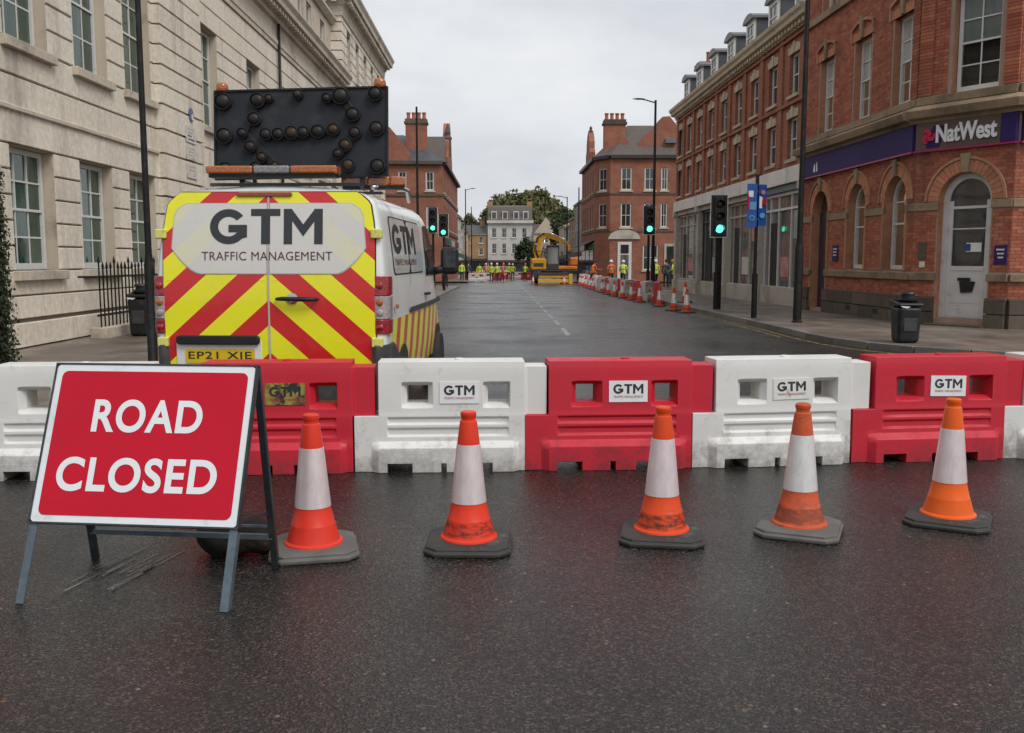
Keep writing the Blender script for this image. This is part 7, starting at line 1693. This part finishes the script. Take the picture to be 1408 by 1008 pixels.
for a in ((7.6, 66, 190, 0, 'hiviz_orange', 'hat_white', 'worker in orange hi vis standing behind the barriers before the right corner house', .12), (8.7, 68, 170, 1, 'hiviz_yellow', 'hat_white', 'worker in yellow hi vis by the white door of the right corner house', .12), (6.5, 68.5, 60, 2, 'hiviz_orange', None, 'stooping worker in orange behind the works barriers', .12), (9.9, 61, 200, 3, 'hiviz_yellow', 'hat_white', 'worker in yellow hi vis just left of the street lamp', .12), (10.4, 60, 150, 0, 'grey_cloth', None, 'person in dark clothes between two yellow workers at the right', .12), (11.3, 62, 240, 1, 'hiviz_yellow', 'hat_orange', 'worker in yellow hi vis rightmost, beside the terrace end', .12),
          (-3.7, 88, 20, 0, 'hiviz_yellow', None, 'worker in yellow hi vis leftmost on the far left pavement', .12), (-3.2, 90, 150, 1, 'grey_cloth', None, 'person in grey walking on the far left pavement', .12), (-1.0, 91.5, 180, 0, 'hiviz_yellow', 'hat_white', 'worker in yellow hi vis at the left of the group on the far road', 0), (-.45, 92.5, 200, 3, 'hiviz_yellow', 'hat_white', 'worker in yellow hi vis in the middle of the group on the far road', 0), (.05, 90.5, 90, 1, 'hiviz_orange', 'hat_orange', 'worker in orange hi vis at the right of the group on the far road', 0), (1.2, 104, 180, 0, 'hiviz_yellow', 'hat_white', 'lone worker in yellow hi vis far off in the middle of the road', 0), (2.4, 98, 170, 2, 'hiviz_yellow', 'hat_orange', 'stooping worker in yellow left of the excavator', 0), (-2.2, 93.5, 10, 3, 'hiviz_yellow', None, 'worker in yellow hi vis between the left kerb and the group', 0)):
    worker(*a[:7], ground=a[7])

# wheeled excavator
ex = empty('excavator', (4.55, 82, gz(82)), R(0), 'yellow wheeled excavator with folded boom standing on the right half of the road', 'excavator')
MT['plant_yellow'] = surf('plant_yellow', (.62, .30, .012), (.52, .24, .012), rough=.45, scale=3, dirt=(.20, .12, .04), dirt_scale=2.5); MT['plant_orange'] = surf('plant_orange', (.60, .17, .012), (.5, .14, .012), rough=.45, scale=3, dirt=(.2, .09, .03), dirt_scale=2.5); MT['plant_dark'] = surf('plant_dark', (.025, .025, .024), (.05, .045, .04), rough=.6, scale=3); MT['pale_yellow'] = surf('blade_yellow', (.70, .42, .05), rough=.45)
Mx = Matrix.Rotation(R(90), 3, 'Y')
for sx in (-1, 1):
    for yy in (-1.15, 1.15):
        w_ = empty('wheel', (0, 0, 0)); w_.parent = ex
        m = MB(); m.lathe([(.28, -.24), (.46, -.25), (.52, -.18), (.52, .18), (.46, .25), (.28, .24)], 24, (sx * 1.25 - .45, yy, .52), Mx); m.build('tyre', MT['tyre'], w_, smooth=True, auto=40)
        m = MB(); m.lathe([(.28, -.20), (.12, -.22), (.10, .22), (.28, .20)], 16, (sx * 1.25 - .45, yy, .52), Mx); m.build('rim', MT['plant_yellow'], w_, smooth=True, auto=40)
def ebox(name, mat, x0, x1, y0, y1, z0, z1, bev=.05): m = MB(); m.box(x0, x1, y0, y1, z0, z1); return m.build(name, MT[mat], ex, bevel=bev, seg=2)
ebox('chassis', 'plant_dark', -1.5, .6, -1.7, 1.7, .55, .95); ebox('turntable', 'plant_dark', -1.2, .9, -.8, .8, .95, 1.15, .02)
ebox('dozer_blade', 'pale_yellow', -1.5, 1.35, -2.12, -1.98, .12, .42, .02); ebox('dozer_blade', 'plant_yellow', -1.45, 1.3, -2.10, -2.0, .50, .68, .02); ebox('blade_post', 'pale_yellow', 1.1, 1.4, -2.2, -1.9, .02, .85, .02)
for x in (-1.0, .9): m = MB(); m.bar((x, -2.0, .4), (x, -1.4, .6), .1, .14); m.build('blade_arm', MT['plant_yellow'], ex)
ebox('engine_cover', 'plant_yellow', -2.05, -.75, -1.15, 1.3, 1.15, 2.15, .14); ebox('deck', 'plant_dark', -2.0, 2.0, -1.1, 1.2, 1.02, 1.18, .04); ebox('side_cover', 'plant_orange', .25, 1.9, -1.1, 1.2, 1.18, 1.5, .10)
ebox('rear_housing', 'plant_orange', 1.25, 2.0, -1.0, 1.0, 1.5, 2.25, .16)
cb = ebox('cab_frame', 'plant_dark', -.70, .35, -1.05, .75, 1.18, 1.7, .05)
for x in (-.66, .31):
    for yy in (-1.0, .70): m = MB(); m.bar((x, yy, 1.7), (x * .94, yy * .9, 3.15), .09, .09); m.build('cab_pillar', MT['plant_dark'], ex)
ebox('cab_roof', 'plant_dark', -.72, .37, -1.05, .75, 3.13, 3.25, .04)
for nm, P in (('cab_pane', [(-.64, -1.02, 1.7), (.30, -1.02, 1.7), (.28, -.92, 3.13), (-.60, -.92, 3.13)]), ('cab_pane', [(-.68, -1.0, 1.7), (-.68, .7, 1.7), (-.64, .63, 3.13), (-.64, -.9, 3.13)]), ('cab_pane', [(.33, -1.0, 1.7), (.33, .7, 1.7), (.29, .63, 3.13), (.29, -.9, 3.13)])): m = MB(); m.add(P, [(0, 1, 2, 3)]); m.build(nm, MT['pane_pale'], ex, normals=False)
def limb(name, pts, wid, ths, mat):
    m = MB(); V = [Vector(p) for p in pts]; ring = []
    for i, p in enumerate(V):
        d = (V[min(i + 1, len(V) - 1)] - V[max(i - 1, 0)]).normalized(); up = Vector((0, 1, 0)).cross(d).normalized() * ths[i] / 2; s = Vector((0, 1, 0)) * wid / 2
        ring.append([p - up - s, p + up - s, p + up + s, p - up + s])
    for r_ in ring: m.v.extend([tuple(q) for q in r_])
    for i in range(len(ring) - 1):
        for k in range(4): m.f.append([i * 4 + k, i * 4 + (k + 1) % 4, i * 4 + 4 + (k + 1) % 4, i * 4 + 4 + k])
    m.f += [[0, 1, 2, 3], [len(m.v) - 4 + k for k in (3, 2, 1, 0)]]; m.mi = [0] * len(m.f); return m.build(name, MT[mat], ex, bevel=.03, seg=1)
limb('boom', [(-1.35, .1, 1.9), (-1.55, .1, 2.9), (-1.35, .1, 3.75), (-.75, .1, 4.15)], .42, [.55, .62, .62, .42], 'plant_yellow')
limb('dipper_arm', [(-.95, .1, 4.25), (-.1, .1, 3.95), (.95, .1, 3.5)], .34, [.34, .40, .26], 'plant_yellow')
limb('bucket_link', [(.95, .1, 3.55), (1.25, .1, 3.2), (1.2, .1, 2.7)], .30, [.2, .22, .2], 'plant_orange')
m = MB(); m.path([(-1.15, -.1, 2.3), (-.95, -.1, 3.2), (-.85, -.1, 3.8)], .07, 8); m.build('boom_ram', MT['chrome'], ex, smooth=True)
m = MB(); P = [(1.05, 2.85), (1.5, 2.75), (1.62, 2.35), (1.4, 1.95), (1.1, 2.0), (1.32, 2.3), (1.15, 2.6)]; m.prism(P, lambda a, b_: (a, -.25, b_), lambda a, b_: (a, .45, b_)); m.build('bucket', MT['plant_dark'], ex, bevel=.02, seg=1)
m = MB(); m.path([(-1.0, -.22, 4.32), (-.3, -.22, 4.28), (.3, -.22, 4.02)], .06, 8); m.build('dipper_ram', MT['chrome'], ex, smooth=True)
m = MB(); m.path([(.2, -.2, 3.98), (.75, -.2, 3.85), (1.15, -.2, 3.35)], .05, 8); m.build('bucket_ram', MT['chrome'], ex, smooth=True)
for q_ in range(3): m = MB(); m.path([(-1.45 + .05 * q_, -.16 - .02 * q_, 2.2), (-1.75 + .07 * q_, -.18, 3.0), (-1.5 + .06 * q_, -.18, 3.95), (-.85, -.18, 4.4 - .05 * q_)], .025, 6); m.build('hose', MT['plant_dark'], ex, smooth=True)
for x_, z_ in ((-.55, 3.32), (.2, 3.32), (-1.62, 3.35)): m = MB(); m.box(x_ - .09, x_ + .09, -1.12, -1.0, z_ - .07, z_ + .07); m.build('work_light', MT['lens_clear'], ex, bevel=.02, seg=1)
m = MB(); m.path([(-1.95, -1.15, 2.15), (-1.95, -1.15, 2.75), (-.85, -1.15, 2.75), (-.85, -1.15, 2.15)], .03, 6); m.build('handrail', MT['plant_dark'], ex, smooth=True)
m = MB(); m.path([(1.6, .5, 2.2), (1.6, .5, 2.75)], .06, 8); m.build('exhaust', MT['plant_dark'], ex, smooth=True)
m = MB(); m.box(-1.85, -1.0, -1.165, -1.152, 1.45, 1.75); m.build('panel_stripe', MT['plant_dark'], ex)
m = MB(); m.lathe([(.09, 0), (.09, .14), (.05, .18)], 12, (-.2, .3, 3.25)); m.build('beacon', MT['lens_amber'], ex, smooth=True)
for sx, x in ((-1, -.95), (1, .55)): m = MB(); m.box(x - .06, x + .06, -1.25, -1.2, 2.4, 2.75); m.build('mirror', MT['plant_dark'], ex, bevel=.02, seg=1)

# parked cars far down the road
def car(x, y, rz, paint, label):
    rt = empty('parked_car', (x, y, gz(y)), R(rz), label, 'car', 'cars parked far down the street'); c = surf('car_paint_' + label[:4].strip(), paint, rough=.3, coat=.6)
    secs = [(-2.1, .45, .78, .80), (-2.0, .35, .92, .84), (-1.5, .30, 1.0, .86), (1.1, .30, .98, .86), (1.95, .35, .80, .82), (2.1, .45, .66, .74)]; m = MB()
    for yy, z0, z1, hw_ in secs: m.v += [(-hw_, yy, z0), (-hw_, yy, z1 - .08), (-hw_ + .08, yy, z1), (hw_ - .08, yy, z1), (hw_, yy, z1 - .08), (hw_, yy, z0)]
    for i in range(len(secs) - 1):
        for k in range(6): m.f.append([i * 6 + k, i * 6 + (k + 1) % 6, i * 6 + 6 + (k + 1) % 6, i * 6 + 6 + k])
    m.f += [[0, 1, 2, 3, 4, 5], [30, 31, 32, 33, 34, 35]]; m.mi = [0] * len(m.f); m.build('body', c, rt, smooth=True, auto=40)
    m = MB(); m.hexa([(-.76, -1.9, .95), (.76, -1.9, .95), (.76, 1.0, .95), (-.76, 1.0, .95), (-.60, -1.35, 1.46), (.60, -1.35, 1.46), (.60, .2, 1.48), (-.60, .2, 1.48)]); m.build('glasshouse', MT['dark_glass'], rt, bevel=.05, seg=2)
    m = MB(); m.box(-.60, .60, -1.32, .18, 1.465, 1.50); m.build('roof', c, rt, bevel=.03, seg=1)
    for sx in (-1, 1):
        for yy in (-1.3, 1.3): m = MB(); m.lathe([(.1, -.1), (.31, -.1), (.32, 0), (.31, .1), (.1, .1)], 18, (sx * .76, yy, .32), Mx); m.build('wheel', MT['tyre'], rt, smooth=True, auto=40)
        m = MB(); m.box(*sorted((sx * .55, sx * .78)), -2.09, -2.0, .66, .80); m.build('tail_lamp', MT['lens_red'], rt, bevel=.01, seg=1)
        m = MB(); m.box(*sorted((sx * .52, sx * .76)), 1.98, 2.06, .58, .70); m.build('headlight', MT['lens_clear'], rt, bevel=.01, seg=1)
for a in ((-3.6, 60, 170, 3, 'grey_cloth', None, 'person in dark clothes on the left pavement just beyond the green lights', .12), (-4.2, 101, 200, 0, 'grey_cloth', None, 'person in dark clothes farther along the left pavement by the corner house', .12), (7.4, 92, 160, 1, 'grey_cloth', None, 'person in dark clothes on the pavement beyond the right corner house', .12), (.7, 97, 30, 1, 'hiviz_yellow', 'hat_white', 'worker in yellow hi vis right of the group, walking', 0), (-1.6, 99, 190, 2, 'hiviz_orange', 'hat_white', 'stooping worker in orange behind the left of the group', 0)):
    worker(*a[:7], ground=a[7])
car(-1.9, 126, 180, (.10, .11, .22), 'blue grey car parked beyond the group of workers at the left')
car(0.1, 133, 180, (.35, .36, .38), 'silver car waiting in the middle of the far road')
car(-2.0, 140, 180, (.04, .04, .045), 'black car parked farthest along the left kerb')
car(5.2, 128, 0, (.30, .31, .33), 'grey car parked behind the excavator')
